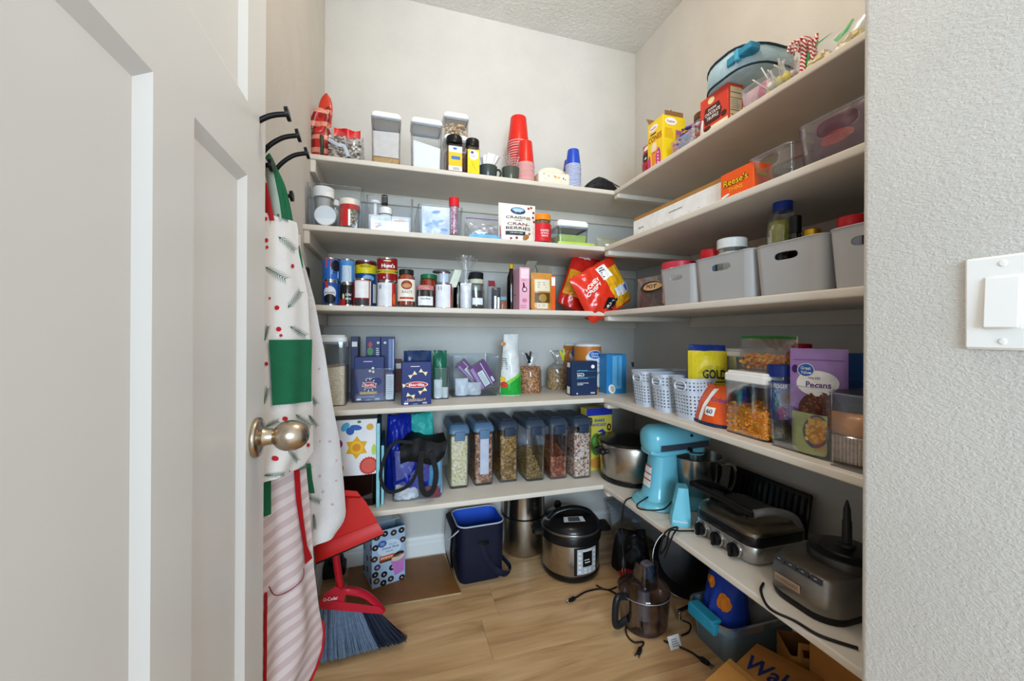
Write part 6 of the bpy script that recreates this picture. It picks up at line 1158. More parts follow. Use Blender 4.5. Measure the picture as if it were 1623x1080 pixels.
MB(STEEL).lathe([(0, .10*S), (rb*.50, .10*S), (rb*.55, .085*S), (rb*.58, .10*S), (rb*.62, .14*S), (rb*.86, .24*S), (rb*.97, .38*S), (rb, .58*S), (rb*1.03, .585*S), (rb*.98, .59*S), (rb*.94, .38*S), (rb*.82, .25*S), (rb*.5, .15*S), (0, .14*S)], 40, (bx_, by_, 0)).build('bowl', t, 40)
MB(STEEL).tube(wavy([(bx_+rb*.62, by_-rb*.78, .52*S), (bx_+rb*.85, by_-rb*1.06, .54*S), (bx_+rb*.92, by_-rb*1.14, .38*S), (bx_+rb*.80, by_-rb*.96, .22*S), (bx_+rb*.55, by_-rb*.62, .22*S)]), .006, 8, flat=1.4).build('bowl_handle', t, 60)
MB(TQ).lathe([(0, .60*S), (.11*S, .60*S), (.125*S, .63*S), (.11*S, .70*S), (0, .70*S)], 24, (bx_, 0, 0)).build('planetary_hub', t, 40)
MB(STEEL).lathe([(.128*S, .625*S), (.130*S, .64*S), (.122*S, .648*S)], 24, (bx_, 0, 0)).build('drip_ring', t, 40)
m = MB(mk('8fc9d8', .4)); m.tube([(bx_, 0, .62*S), (bx_, 0, .5*S), (bx_+.06*S, 0, .38*S), (bx_+.03*S, 0, .25*S), (bx_, 0, .2*S)], .010*S*2, 8).build('beater', t, 60)
# warning stickers on the back of the column
sx = lambda u, v: (-.04*S-(.150-.05*(v/S-.2)/.5)*S-.0012+.10*u*u/.02*0, u, v)
def stk(u, v): 
    z = v/S; R_ = (.225-.065*min(1, max(0, (z-.12)/.45))); a = u/(.17*S); return (-.035*S-R_*S*abs(math.cos(a))**.7*1.0-.002, R_*.93*S*math.copysign(abs(math.sin(a))**.7, math.sin(a)), v)
m = MB(INKW); c0 = -.060*S; m.sheet(lambda a, b_: stk(c0+.11*S*a, S*(.22+.26*b_)), 6, 6); m.use(mk('c23a2e', .4))
for v in (.465, .375, .30): m.sheet(lambda a, b_: (lambda q_: (q_[0]-.0008, q_[1], q_[2]))(stk(c0+.11*S*a, S*(v+.015*b_))), 6, 1)
m.build('warning_sticker', t, 40)
# small turquoise box with white letters next to the mixer foot
q = at5(1086, 836); hz = pZ(1086, 836, Z5); tb = pY(1084, 777, q.y).z-Z5
t = thing('turquoise_attachment_box', 'small turquoise wedge shaped box with white letters beside the mixer foot', 'box', (q.x+.004, q.y+.03, Z5), -.55)
MB(TQ).loft([rl(0, 0, .058, .06, .004, 0, 2), rl(.002, 0, .054, .058, .004, tb*.3, 2), rl(.008, .004, .030, .045, .004, tb, 2)]).build('box', t, 40)
m = MB(INKW); m.text('KitchenAid', -.002, .016, .040, .008, lambda u, v: (u, -.0308+.02*v*.3, v), .01); m.build('lettering', t, 0)
# griddle press
q0, q1 = at5(1104, 838), at5(1186, 906); Xf = (q0.x+q1.x)/2; gl = q0.y-q1.y; gd = .195; gh = pX(1182, 866, Xf).z-Z5
t = thing('griddle_press', 'steel and black griddle press with three knobs on the lowest right shelf', 'griddle', (Xf+gd/2, (q0.y+q1.y)/2, Z5), RZ)
MB(mk('b9b8b5', .3, .9, .08, 40)).loft([rl(0, 0, gl*.94, gd*.94, .03, .004, 5), rl(0, 0, gl*.99, gd*.98, .034, .010, 5), rl(0, 0, gl, gd, .036, gh*.96, 5), rl(0, 0, gl*.985, gd*.985, .034, gh, 5)]).build('lower_housing', t, 40)
MB(BK2).loft([rl(0, 0, gl*.985, gd*.985, .034, gh, 5), rl(0, 0, gl*1.0, gd*1.0, .036, gh+.004, 5), rl(0, 0, gl*1.0, gd*1.0, .036, gh+.022, 5), rl(0, 0, gl*.985, gd*.985, .034, gh+.026, 5)]).build('hot_plates', t, 40)
zl = gh+.026
MB(mk('8d8578', .3, 1, .1, 40)).loft([rl(0, 0, gl*.985, gd*.985, .034, zl, 5), rl(0, 0, gl*.98, gd*.98, .034, zl+.008, 5), rl(0, .004, gl*.90, gd*.86, .03, zl+.020, 5), rl(0, .012, gl*.78, gd*.6, .025, zl+.028, 5)]).build('lid', t, 40)
MB(BK2).rbox(-gl*.40, gl*.22, -gd*.34, gd*.3, zl+.012, zl+.031, .02, 4, .003).build('lid_inset', t, 40)
HG = mk('9c9da0', .35, .5); 
MB(HG).tube(wavy([(gl*.44, gd*.40, zl-.004), (gl*.47, gd*.22, zl+.038), (gl*.44, -gd*.10, zl+.058), (gl*.36, -gd*.34, zl+.050)]), [.010]*18+[.012], 10, flat=.75).build('handle_arm', t, 60)
MB(PBLK).tube(wavy([(-gl*.44, gd*.36, zl-.002), (-gl*.48, gd*.05, zl+.040), (-gl*.50, -gd*.30, zl+.062), (-gl*.48, -gd*.52, zl+.066)]), .011, 10, flat=.8).build('handle_arm', t, 60)
MB(PBLK).tube([(gl*.36, -gd*.34, zl+.050), (0, -gd*.42, zl+.060), (-gl*.48, -gd*.50, zl+.066)], .0105, 10, flat=.8).build('grip', t, 60)
for u in (-.30, -.03, .24):
    kb = MB(STEEL); xf = lambda x, y, z: (gl*u+x, -gd/2-z, gh*.50+y)
    kb.lathe([(.0, .0), (.021, 0), (.021, .005), (.018, .006), (.018, .004)], 26, xf=xf); kk = kb.build('control_knob', t, 40)
    MB(PBLK).lathe([(.0175, .004), (.0165, .014), (.014, .016), (0, .016)], 24, xf=xf).box(-.004, .004, -.016, .016, .012, .022, xf=xf).build('dial', kk, 40)
# black griddle plate leaning on the wall behind
a, c = pX(1163, 765, RX-.03), pX(1292, 830, RX-.03); pl = a.y-c.y; ph = pX(1175, 752, RX-.02).z-Z5-.11
t = thing('griddle_plate', 'black ridged griddle plate leaning on the wall behind the press', 'griddle plate', (RX-.06, (a.y+c.y)/2, Z5+.002), RZ, None, (0, 0, RZ)); ph = .128
lean = lambda x, y, z: (x, y+.18*z, z)
MB(BK2).rbox(-pl/2, pl/2, -.008, .004, 0, ph, .006, 2, xf=lean).build('plate', t, 40); m = MB(PBLK)
for i in range(14): u = -pl*.46+i*pl*.92/13; m.rbox(u-.003, u+.003, -.014, -.007, .012, ph-.012, .001, 1, xf=lean)
m.build('ridges', t, 0)
# food processor base
q0, q1 = at5(1218, 935), at5(1292, 990); Xf = q0.x-.004; fl_ = (q0.y-q1.y)*1.38; fd = .23; fh = pX(1222, 878, Xf).z-Z5
GM = mk('86827c', .32, .85, .08, 30, name='gunmetal'); yc = (q0.y+q1.y)/2-.006
t = thing('food_processor_base', 'gunmetal food processor base with buttons and upright spindle', 'food processor', (Xf+fd/2, yc, Z5), RZ)
MB(PBLK).loft([rl(0, 0, fl_*.96, fd*.95, .05, 0, 6), rl(0, 0, fl_*1.0, fd*.99, .052, .012, 6), rl(0, 0, fl_*.99, fd*.98, .05, .016, 6)]).build('foot', t, 40)
MB(GM).loft([rl(0, 0, fl_*.985, fd*.975, .05, .015, 6), rl(0, 0, fl_, fd, .05, fh*.5, 6), rl(0, .004, fl_*.97, fd*.96, .05, fh*.86, 6), rl(0, .010, fl_*.90, fd*.88, .05, fh, 6)]).build('housing', t, 40)
rr = fl_*.47
MB(mk('4a4846', .3, .8)).lathe([(rr, fh-.004), (rr, fh+.014), (rr*.97, fh+.018), (rr*.95, fh+.018)], 40, (.012, .03, 0)).build('bowl_ring', t, 40); MB(BK2).lathe([(rr*.96, fh+.012), (rr*.95, fh+.020), (rr*.7, fh+.024), (rr*.68, fh+.028), (rr*.3, fh+.030), (0, fh+.030)], 40, (.012, .03, 0)).build('top_plate', t, 40)
MB(mk('2a2a2c', .35)).lathe([(rr*.24, fh+.028), (rr*.22, fh+.036), (.0095, fh+.038), (.009, fh+.085), (.0075, fh+.090), (.007, fh+.112), (.002, fh+.132), (0, fh+.134)], 20, (.012, .03, 0)).build('spindle', t, 40)
def slope(u, v): return (u, -fd*.5*.965+.004+(v-fh*.86)*.75-.002, v)
m = MB(mk('3a3d44', .35, .3))
for i in range(4): u = -fl_*.34+i*fl_*.175; m.rect(u, u+fl_*.16, fh*.875, fh*.985, lambda a, b_: slope(a, b_))
m.build('buttons', t, 0); m = MB(INKW)
for i in range(4): m.rect(-fl_*.29+i*fl_*.175, -fl_*.25+i*fl_*.175, fh*.93, fh*.938, lambda a, b_: (lambda s_: (s_[0], s_[1]-.0006, s_[2]))(slope(a, b_)))
m.build('button_marks', t, 0)
m = MB(mk('b9a896', .3, .7)); m.rbox(-fl_*.27, fl_*.10, -.002, .002, fh*.44, fh*.62, .001, 1, xf=lambda x, y, z: (x, y-fd/2-.001, z)); pl_ = m.build('name_plate', t, 0); m = MB(mk('7a6a5c', .4)); m.text('CUISINART', -fl_*.085, fh*.53, fl_*.31, fh*.07, front(-fd/2-.0036)); m.build('lettering', t, 0)
# cords lying on this shelf
CORD = mk('121214', .45)
def cord(name, label, pts, r=.0026, plug=None, group=None, sub=6):
    t = thing(name, label, 'cord', pts[0]); o = Vector(pts[0]); Q = [tuple(Vector(p_)-o) for p_ in pts]
    MB(CORD).tube(wavy(Q, sub), r, 8).build('cable', t, 60)
    if plug:
        a, b_ = Vector(Q[-1]), Vector(Q[-2]); dr = (a-b_).normalized(); e = a+dr*.030
        MB(CORD).tube([tuple(a-dr*.006), tuple(a+dr*.004), tuple(a+dr*.010), tuple(e)], [.003, .006, .010, .009], 10, flat=.7).build('plug', t, 50); pr_ = MB(STEEL); sd = dr.cross(Vector((0, 0, 1))).normalized()*.0055
        for sgn in (-1, 1): pr_.tube([tuple(e+sd*sgn), tuple(e+sd*sgn+dr*.014)], .0014, 6, flat=2)
        pr_.build('prongs', t, 50)
    return t
def s5(x, y, up=.004): v = pZ(x, y, Z5+up); return tuple(v)
cord('power_cord', 'black mixer cord looping over the turquoise base', [s5(1044, 770, .05), s5(1030, 786, .03), s5(1010, 800, .032), s5(1018, 808, .034), s5(1050, 808, .036), s5(1065, 795, .05), s5(1078, 778, .07)], .0026)
cord('power_cord', 'black cord running along the shelf front below the food processor', [s5(1210, 925), s5(1206, 938), s5(1220, 965), s5(1260, 985), s5(1300, 1008), s5(1360, 1028)], .003)
cord('power_cord', 'black griddle cord bundled and hanging over the shelf edge', [s5(1100, 842, .006), s5(1078, 842, .006), s5(1062, 842, .008), tuple(pX(1056, 866, RF[5]-.012)), tuple(pX(1046, 878, RF[5]-.012)), tuple(pX(1054, 845, RF[5]-.010)), s5(1074, 836, .012), tuple(pX(1066, 850, RF[5]-.014)), tuple(pX(1053, 885, RF[5]-.014))], .0026)
cord('power_cord', 'black cord dropping from the slow cooker over the shelf edge to the floor', [s5(1020, 781, .02), s5(1003, 788, .006), tuple(pX(990, 797, RF[5]-.006)), tuple(pX(986, 830, RF[5]-.012)), tuple(pX(987, 862, RF[5]-.012)), tuple(pX(988, 886, RF[5]-.012))], .0026, True)
# ================================================================== things on the floor
def fl0(x, y): return pZ(x, y, 0)
# flat cardboard
A, B_, C_, D_ = fl0(548, 974), fl0(731, 942), fl0(703, 882), fl0(553, 903)
t = thing('flat_cardboard', 'flattened brown cardboard lying under the doughnut coffee box', 'cardboard', tuple(A)); cb = MB(mk('8f5e2e', .4, 0, .15, 12)); Q = [tuple(v-A) for v in (A, B_, C_, D_)]
cb.loft([[(x, y, .0005) for x, y, z in Q], [(x, y, .007) for x, y, z in Q]]).build('sheet', t, 0)
m = MB(mk('a89878', .7)); n_ = (B_-A).normalized(); m.loft([[tuple(Vector(Q[0])+Vector((0, -.001, z))), tuple(Vector(Q[0])+Vector((0, .0006, z)))]+[] for z in (.0008, .0066)], False, False, False) if False else m.add([(Q[0][0], Q[0][1]-.0006, .0008), (Q[1][0], Q[1][1]-.0006, .0008), (Q[1][0], Q[1][1]-.0006, .0066), (Q[0][0], Q[0][1]-.0006, .0066)], [(0, 1, 2, 3)]); m.build('corrugated_edge', t, 0)
# doughnut coffee box, open at the top
ZC = .007; a, b_ = pZ(589, 935, ZC), pZ(642, 917, ZC); w = (b_-a).length; ang = math.atan2(b_.y-a.y, b_.x-a.x); d = .13; h = pY(589, 846, a.y).z-ZC
mid = (a+b_)/2+Vector((-math.sin(ang), math.cos(ang), 0))*d/2
t = thing('coffee_pod_box', 'pale blue coffee box printed with doughnuts standing on the cardboard', 'box', (mid.x, mid.y, ZC), ang)
BXM = mk('a9c3dc', .45, 0, .05, 25); m = MB(BXM); th = .0012
for x0, x1, y0, y1 in ((-w/2, w/2, -d/2, -d/2+th), (-w/2, w/2, d/2-th, d/2), (-w/2, -w/2+th, -d/2, d/2), (w/2-th, w/2, -d/2, d/2)): m.box(x0, x1, y0, y1, 0, h)
m.box(-w/2, w/2, -d/2, d/2, 0, th); m.build('carton', t, 0)
MB(mk('d8cfc4', .6)).box(-w/2, w/2, d*.02, d/2, h-.0006, h+.0006).build('top_flap', t, 0); MB(mk('8a8f98', .6)).add([(-w*.3, d*.02, h+.001), (w*.28, d*.02, h+.001), (w*.22, d*.06, h+.05), (-w*.24, d*.06, h+.05)], [(0, 1, 2, 3)]).build('torn_flap', t, 0)
m = MB(); f = front(-d/2-.0006); g = lift(f, .0004); k = lift(f, .0008); k2 = lift(f, .0012); rd = random.Random(6)
def nut_(u, v, r_, c, mp): m.use(mk('1f1518', .5)).ell(u, v, r_*1.12, r_*1.05, mp, 16); m.use(mk(c, .5)).ell(u, v, r_*.85, r_*.8, lift(mp, .0003), 16); m.use(mk('c3d4e6', .5)).ell(u, v, r_*.30, r_*.28, lift(mp, .0006), 10)
for u, v, c in ((-.36, .90, '4a2a1c'), (-.12, .93, '2a1a16'), (.14, .91, '5a3426'), (.38, .92, '231614'), (-.40, .72, '3a2018'), (.42, .74, '4a2a22'), (-.42, .52, '5a3422'), (-.34, .36, '6a4a7c'), (-.36, .12, '7a5a48'), (-.14, .20, '1f1512'), (-.40, .24, '2a1a14'), (.06, .08, '4a3022'), (.10, .28, '2a1814'), (-.16, .05, '241814'), (.40, .04, '3a2620')): nut_(w*u, h*v, w*.085, c, f)
m.use(mk('d3e2f2', .4)).ell(w*.02, h*.66, w*.36, h*.15, k, 24); m.use(mk('2a5fae', .4)).ell(-w*.2, h*.76, w*.13, h*.06, k2, 18); m.use(INKW).text('Great', -w*.2, h*.775, w*.13, h*.022, lift(f, .0016)); m.text('Value', -w*.2, h*.745, w*.12, h*.022, lift(f, .0016)); m.use(mk('4a6fa8', .4)).text('Donut Shop', w*.05, h*.66, w*.5, h*.06, k2, .02); m.text('100% Arabica', w*.12, h*.72, w*.24, h*.025, k2); m.lines(-w*.1, w*.2, h*.59, h*.61, 1, k2)
m.use(mk('d2642e', .4)).rect(-w*.28, w*.16, h*.46, h*.54, k2); m.use(mk('5a2f20', .4)).rect(-w*.28, w*.10, h*.42, h*.46, k2); m.use(INKW).text('MEDIUM ROAST', -w*.06, h*.50, w*.36, h*.03, lift(f, .0016), .02)
m.use(mk('c77ac4', .4)).poly([(w*.06, h*.40), (w*.48, h*.46), (w*.46, h*.16), (w*.18, h*.12)], k); m.use(mk('d9c9b4', .4)).ell(w*.27, h*.44, w*.2, h*.06, k2, 16, .14); m.use(mk('3a2218', .4)).ell(w*.29, h*.50, w*.17, h*.045, k2, 16, .14)
s = left(-w/2-.0006)
for i in range(9): nut_(-d*.4+(i % 3)*d*.4, h*(.12+.3*(i//3)+.1*(i % 2)), w*.08, ['4a2a1c', '2a1a16', '6a4a7c'][i % 3], s)
m.build('label_print', t, 0)
# navy cool bag, lid hanging open at its left
a, b_ = fl0(727, 931), fl0(800, 916); w = (b_-a).length; ang = math.atan2(b_.y-a.y, b_.x-a.x); d = .17; h = pY(735, 838, a.y).z
NV = mk('0d1229', .6, 0, .12, 30, .15, 200); mid = (a+b_)/2+Vector((-math.sin(ang), math.cos(ang), 0))*d/2
t = thing('cool_bag', 'open navy cool bag with bright blue lining on the floor', 'cool bag', (mid.x, mid.y, 0), ang)
m = MB(NV); m.loft([rl(0, 0, w*.92, d*.92, .03, 0, 5), rl(0, 0, w*.97, d*.96, .034, .008, 5), rl(0, 0, w*1.0, d, .036, h*.5, 5), rl(0, 0, w*1.02, d, .036, h, 5)], True, False).build('bag_body', t, 50)
m = MB(mk('2a57c8', .5, 0, .08, 20)); m.loft([rl(0, 0, w*1.0, d*.96, .034, h, 5), rl(0, 0, w*.96, d*.94, .032, h*.5, 5), rl(0, 0, w*.9, d*.88, .03, .02, 5)], False, True).build('blue_lining', t, 50)
MB(mk('b9bfc9', .5)).tube([(x, y, h) for x, y, _ in rl(0, 0, w*1.02, d, .036, 0, 6)], .003, 6, closed=True).build('piping', t, 60)
m = MB(NV); m.loft([[(-w*.53-.006*i, -d*.44, z), (-w*.53-.006*i, d*.44, z)] for i, z in ((0, h), (2, h*.97), (3, h*.6), (2.4, h*.3), (1.6, h*.18))]+[], False, False, False); m.loft([[(-w*.53-.006*i-.006, -d*.44, z), (-w*.53-.006*i-.006, d*.44, z)] for i, z in ((0, h), (2, h*.97), (3, h*.6), (2.4, h*.3), (1.6, h*.18))][::-1], False, False, False); m.use(mk('b9bcc4', .35, .5)).loft([[(-w*.53-.006*i-.0075, -d*.36, z), (-w*.53-.006*i-.0075, d*.36, z)] for i, z in ((2, h*.93), (3, h*.6), (2.4, h*.34))], False, False, False); m.build('lid_flap', t, 40)
m = MB(mk('c9ccd4', .4)); m.tube(wavy([(-w*.50, -d*.46, h*.96), (-w*.60, -d*.42, h*.88), (-w*.68, -d*.30, h*.78)]), .003, 6, flat=2).build('zip_pull', t, 60)
MB(PBLK).rbox(-w*.10, w*.14, -d/2-.006, -d/2, h*.66, h*.72, .002, 2).build('strap_loop', t, 40)
m = MB(NV); st = wavy([(w*.0, -d/2-.003, h*.68), (w*.08, -d/2-.006, h*.45), (w*.26, -d/2-.006, h*.22), (w*.44, -d/2-.006, h*.10), (w*.62, -d*.40, .006), (w*.70, -d*.2, .012), (w*.52, d*.0, .05)], 6); m.tube(st, .012, 6, flat=.25).build('shoulder_strap', t, 60)
# stacked steel canister
q = fl0(840, 886); r = .5*(pY(874, 850, q.y).x-pY(807, 850, q.y).x); q.y += r*.95; h = pY(840, 772, q.y-r).z
t = thing('steel_pot', 'tall two tier steel stock pot between cool bag and pressure cooker', 'pot', (q.x, q.y, 0)); MB(BR).lathe([(0, 0), (r*.90, 0), (r*.97, .006), (r, .014), (r, h*.52)], 44).build('lower_pot', t, 40); MB(PBLK).lathe([(r*1.0, h*.52), (r*1.015, h*.522), (r*1.015, h*.535), (r, h*.54)], 44).build('seam_ring', t, 40); MB(STEEL).lathe([(r*.985, h*.54), (r*.985, h*.97), (r*1.01, h*.985), (r*.98, h), (r*.95, h*.97), (0, h*.97)], 44).build('upper_pot', t, 40)
for sgn in (-1, 1): MB(PBLK).tube(wavy([(sgn*r*.97, -.02, h*.84), (sgn*r*1.10, -.02, h*.84), (sgn*r*1.10, .02, h*.84), (sgn*r*.97, .02, h*.84)]), .004, 6).build('handle', t, 60)
# pressure cooker
q = fl0(924, 927); r = .5*(pY(969, 880, q.y).x-pY(882, 880, q.y).x)*1.0; q.y += r*.97; h = pY(924, 806, q.y).z
t = thing('pressure_cooker', 'steel electric pressure cooker with black lid and control panel on the floor', 'pressure cooker', (q.x, q.y, 0), -.18)
MB(PBLK).lathe([(0, 0), (r*.88, 0), (r*.96, .008), (r*1.0, .022), (r*1.0, h*.12), (r*.97, h*.13)], 44).build('foot', t, 40); MB(BR).lathe([(r*.97, h*.12), (r*.985, h*.14), (r*.99, h*.60), (r*.97, h*.61)], 48).build('steel_body', t, 40)
MB(BK2).lathe([(r*.97, h*.60), (r*1.04, h*.62), (r*1.06, h*.70), (r*1.02, h*.76), (r*.98, h*.77)], 48).build('collar', t, 40)
ld = MB(BK2).lathe([(r*1.0, h*.74), (r*1.03, h*.78), (r*1.0, h*.84), (r*.90, h*.90), (r*.6, h*.95), (r*.3, h*.965), (0, h*.97)], 48).build('lid', t, 40)
MB(mk('8a8378', .3, .9)).lathe([(r*1.025, h*.765), (r*1.035, h*.78), (r*1.02, h*.80)], 48).build('metal_trim', t, 40)
MB(BK2).tube(wavy([(-r*.80, -.01, h*.88), (-r*.56, -.012, h*1.0), (0, -.012, h*1.06), (r*.56, -.012, h*1.0), (r*.80, -.01, h*.88)]), .011, 10, flat=1.6).build('lid_handle', ld, 60)
MB(PBLK).lathe([(0, h*.95), (.014, h*.95), (.016, h*1.03), (.01, h*1.06), (0, h*1.06)], 14, (-r*.35, r*.5, 0)).build('steam_valve', ld, 40)
for sgn in (-1, 1): MB(BK2).rbox(sgn*r*1.14-.030, sgn*r*1.14+.030, -.035, .035, h*.66, h*.76, .012, 3).build('side_handle', t, 40)
m = MB(mk('c9c9c7', .45)); tp_ = lambda u, v: (u, -r*.72+v, h*.945-.30*(-v)*.9)
m.add([(-r*.40, -r*.66, h*.93), (r*.34, -r*.66, h*.93), (r*.30, -r*.42, h*.962), (-r*.36, -r*.42, h*.962)], [(0, 1, 2, 3)]); m.use(mk('4a4a4c', .5)).add([(-r*.24, -r*.64, h*.9345), (r*.18, -r*.64, h*.9345), (r*.16, -r*.44, h*.9612), (-r*.22, -r*.44, h*.9612)], [(0, 1, 2, 3)]); o = m.build('lid_sticker', ld, 0); o.location = (0, 0, .004)
cp = lambda rr, a0=0: (lambda u, v: (rr*math.sin(u/r+a0), -rr*math.cos(u/r+a0), v))
m = MB(PBLK); m.sheet(lambda a, b_: cp(r*1.005, .30)(r*(-.44+.92*a), h*(.155+.435*b_)), 14, 2); pn = m.build('panel_surround', t, 40)
m = MB(mk('bfc3c8', .35, .3)); f1 = cp(r*1.012, .32); m.sheet(lambda a, b_: f1(r*(-.36+.74*a), h*(.17+.405*b_)), 12, 2); f2 = cp(r*1.018, .32); m.use(PBLK).sheet(lambda a, b_: f2(r*(-.17+.36*a), h*(.29+.24*b_)), 8, 2); f3 = cp(r*1.024, .32); m.use(INKW).text('Instant Pot', 0, h*.548, r*.34, h*.022, f2); 
for i in range(3): m.rect(-r*.09+i*r*.07, -r*.05+i*r*.07, h*.35, h*.37, f3)
m.use(INKW).lines(-r*.12, r*.14, h*.39, h*.41, 1, f3); m.use(mk('dadcdf', .35)); 
for i in range(5):
    for u in (-.275, .295): m.ell(r*u, h*(.215+.075*i), r*.055, h*.018, f2, 12)
for u in (-.08, .1): m.ell(r*u, h*.25, r*.05, h*.016, f2, 12); m.ell(r*u, h*.205, r*.05, h*.016, f2, 12)
m.build('control_panel', pn, 0)
# clear tub behind, black bag and loose bits
q = fl0(1010, 872); a_ = .12
t = thing('clear_tub', 'clear plastic tub behind the pressure cooker in the corner', 'tub', (q.x+.06, q.y+.06, 0), .1); shell(MB(CLEARD), .24, .2, .155, .02, .003, 0, .88).build('tub', t, 40); MB(clear((225, 236, 246), .25, .05, 'tub_lid_plastic', .2)).rbox(-.125, .125, -.105, .105, .154, .166, .02, 4).build('lid', t, 40)
q = fl0(1006, 905); t = thing('black_bag', 'slumped black bag beside the pressure cooker', 'bag', (q.x, q.y+.03, 0), -.2); P = Pouch(.17, .155, .12, 101, .012, .9, .75, puff=.45); P.mesh(MB(mk('111114', .55, 0, .4, 30, .3, 60)), 22, 22).build('bag', t, 60); MB(PBLK).tube(wavy([(-.05, -.05, .10), (-.01, -.07, .17), (.05, -.05, .12)]), .006, 6, flat=.4).build('strap', t, 60)
q = fl0(993, 913); o = MB(mk('c22026', .4)).rbox(-.032, .032, -.016, .016, .014, .020, .008, 3).rbox(-.026, .02, -.012, .012, 0, .0145, .006, 2).build('red_trivet'); tag(o, 'small red and beige gadget on the floor by the pressure cooker', 'gadget', None, (q.x, q.y, 0), .1)
q = fl0(1012, 918); t = thing('mandoline_blade', 'silver slicer blade with ribbed guard on the floor', 'slicer', (q.x, q.y, 0), .7); MB(STEEL).rbox(-.045, .035, -.018, .018, 0, .004, .003, 2).build('blade', t, 40); m = MB(mk('8f9296', .4))
for i in range(4): m.rbox(-.03+.0, .035, -.016+.010*i, -.010+.010*i, .004, .010, .002, 1)
m.build('ribbed_guard', t, 40)
# black frying pan standing on edge
R_ = .125; c_ = pZ(1090, 893, R_*.97); t = thing('frying_pan', 'black pan standing on edge with a shiny rim behind the processor bowl', 'pan', (c_.x, c_.y, 0), -.55)
pf_ = lambda x, y, z: (x, z+.22*y, y*.975+R_*.99)
MB(BK2).lathe([(0, .03), (R_*.8, .03), (R_*.97, -.002), (R_, -.003), (R_*.99, .001), (R_*.84, .035), (0, .035)], 48, xf=pf_).build('pan', t, 40)
MB(STEEL).tube([pf_(R_*math.cos(a), R_*math.sin(a), -.003) for a in [2*PI*i/48 for i in range(48)]], .0022, 6, closed=True).build('rim', t, 60)
q = fl0(1080, 990); o = MB(STEEL).rbox(-.07, .07, -.008, .008, .03, .036, .004, 2).rbox(-.072, -.062, -.006, .006, 0, .031, .002, 1).rbox(.062, .072, -.006, .006, 0, .031, .002, 1).build('steel_bar'); tag(o, 'shiny steel bar handle beside the grey blue tote', 'handle', None, (q.x+.07, q.y+.03, 0), .2)
q = fl0(1082, 935); o = MB(mk('d6d8dc', .5)).box(-.03, .03, -.001, 0, .04, .062).box(-.002, .002, 0, .002, 0, .04).build('white_label_card', None, 0); tag(o, 'small white label card behind the processor bowl', 'label card', None, (q.x+.04, q.y+.02, 0), .3)
# processor bowl lying on the floor
q = fl0(1045, 1018); r = .5*(pY(1079, 980, q.y).x-pY(1008, 980, q.y).x); q.y += r; h = pY(1045, 957, q.y-r).z
SMK = clear((222, 219, 222), .25, .05, 'smoky_plastic'); t = thing('processor_bowl', 'smoky clear food processor bowl with feed tube standing on the floor', 'processor bowl', (q.x, q.y, 0), .1)
MB(SMK).lathe([(0, .004), (r*.80, .0), (r*.84, .004), (r*.86, .014), (r*.92, .016), (r, h*.8), (r*1.02, h), (r*.99, h), (r*.97, h*.8), (r*.89, .02), (0, .02)], 40).build('bowl', t, 40)
lidr = MB(SMK).lathe([(r*1.03, h*.93), (r*1.04, h*1.0), (r*1.0, h*1.04), (r*.6, h*1.10), (0, h*1.12)], 40).build('bowl_lid', t, 40); MB(mk('9a9894', .3, .6)).lathe([(r*1.035, h*.96), (r*1.05, h*.975), (r*1.035, h*.99)], 40).build('band', t, 40)
ft = MB(SMK); zt = pY(1050, 886, q.y).z; ft.loft([rl(.008, 0, r*.92, r*.8, .02, h*1.04, 4), rl(.010, 0, r*.84, r*.72, .02, zt, 4), rl(.010, 0, r*.76, r*.64, .018, zt, 4), rl(.008, 0, r*.84, r*.72, .018, h*1.05, 4)], False, False).build('feed_tube', lidr, 40)
MB(mk('5c585e', .3)).rbox(-r*.06, r*.40, -r*.24, r*.24, h*1.25, zt*.99, .012, 3).build('pusher', lidr, 40)
MB(mk('9c9aa0', .3, .4)).lathe([(.022, .02), (.02, h*.95), (0, h*.97)], 20).build('blade_hub', t, 40)
MB(mk('1a1c20', .35)).tube(wavy([(-r*.92, -.010, h*.95), (-r*1.40, -.014, h*1.02), (-r*1.52, -.014, h*.6), (-r*1.42, -.012, h*.28), (-r*.95, -.010, h*.34)]), .012, 8, flat=.8).build('bowl_handle', t, 60)
q2 = fl0(1072, 1030); o = MB(mk('e2e3e2', .5)).rbox(-.022, .022, -.001, .001, 0, .032, .002, 2, xf=lambda x, y, z: (x, y+.5*z, z)).build('paper_cord_tag', None, 40); m = MB(INKG); tag(o, 'white paper tag on the cord in front of the processor bowl', 'tag', None, (q2.x, q2.y, .001), .05)
o2 = MB(INKG).lines(-.012, .016, .006, .026, 4, lambda u, v: (u, -.0018+.5*v, v)).build('small_print', o, 0)
# grey blue tote with turquoise latch
c0 = fl0(1153, 1062); e0 = fl0(1097, 1020); ln = c0.y-e0.y
TOTE = clear((172, 200, 212), .16, .2, 'tote_plastic', .62); tw = (e0-c0).length; tang = math.atan2(-(e0.x-c0.x), e0.y-c0.y)
th_ = pY(1153, 1000, c0.y).z; td = .34; wl = tw*1.42
t = thing('storage_tote', 'translucent grey blue tote with turquoise latch below the lowest shelf', 'tote', (c0.x+td/2-.006, c0.y+wl/2-.004, 0), 0)
m = MB(TOTE); m.loft([rl(0, 0, td*.90, wl*.90, .03, 0, 5), rl(0, 0, td*.92, wl*.92, .032, .006, 5), rl(0, 0, td, wl, .036, th_, 5), rl(0, 0, td+.014, wl+.014, .042, th_, 5), rl(0, 0, td+.016, wl+.016, .042, th_-.018, 5), rl(0, 0, td+.012, wl+.012, .042, th_-.018, 5)], True, False); m.loft([rl(0, 0, td-.006, wl-.006, .033, th_, 5), rl(0, 0, td*.92-.006, wl*.92-.006, .03, .01, 5)], False, True).build('tote_body', t, 40)
m = MB(TOTE)
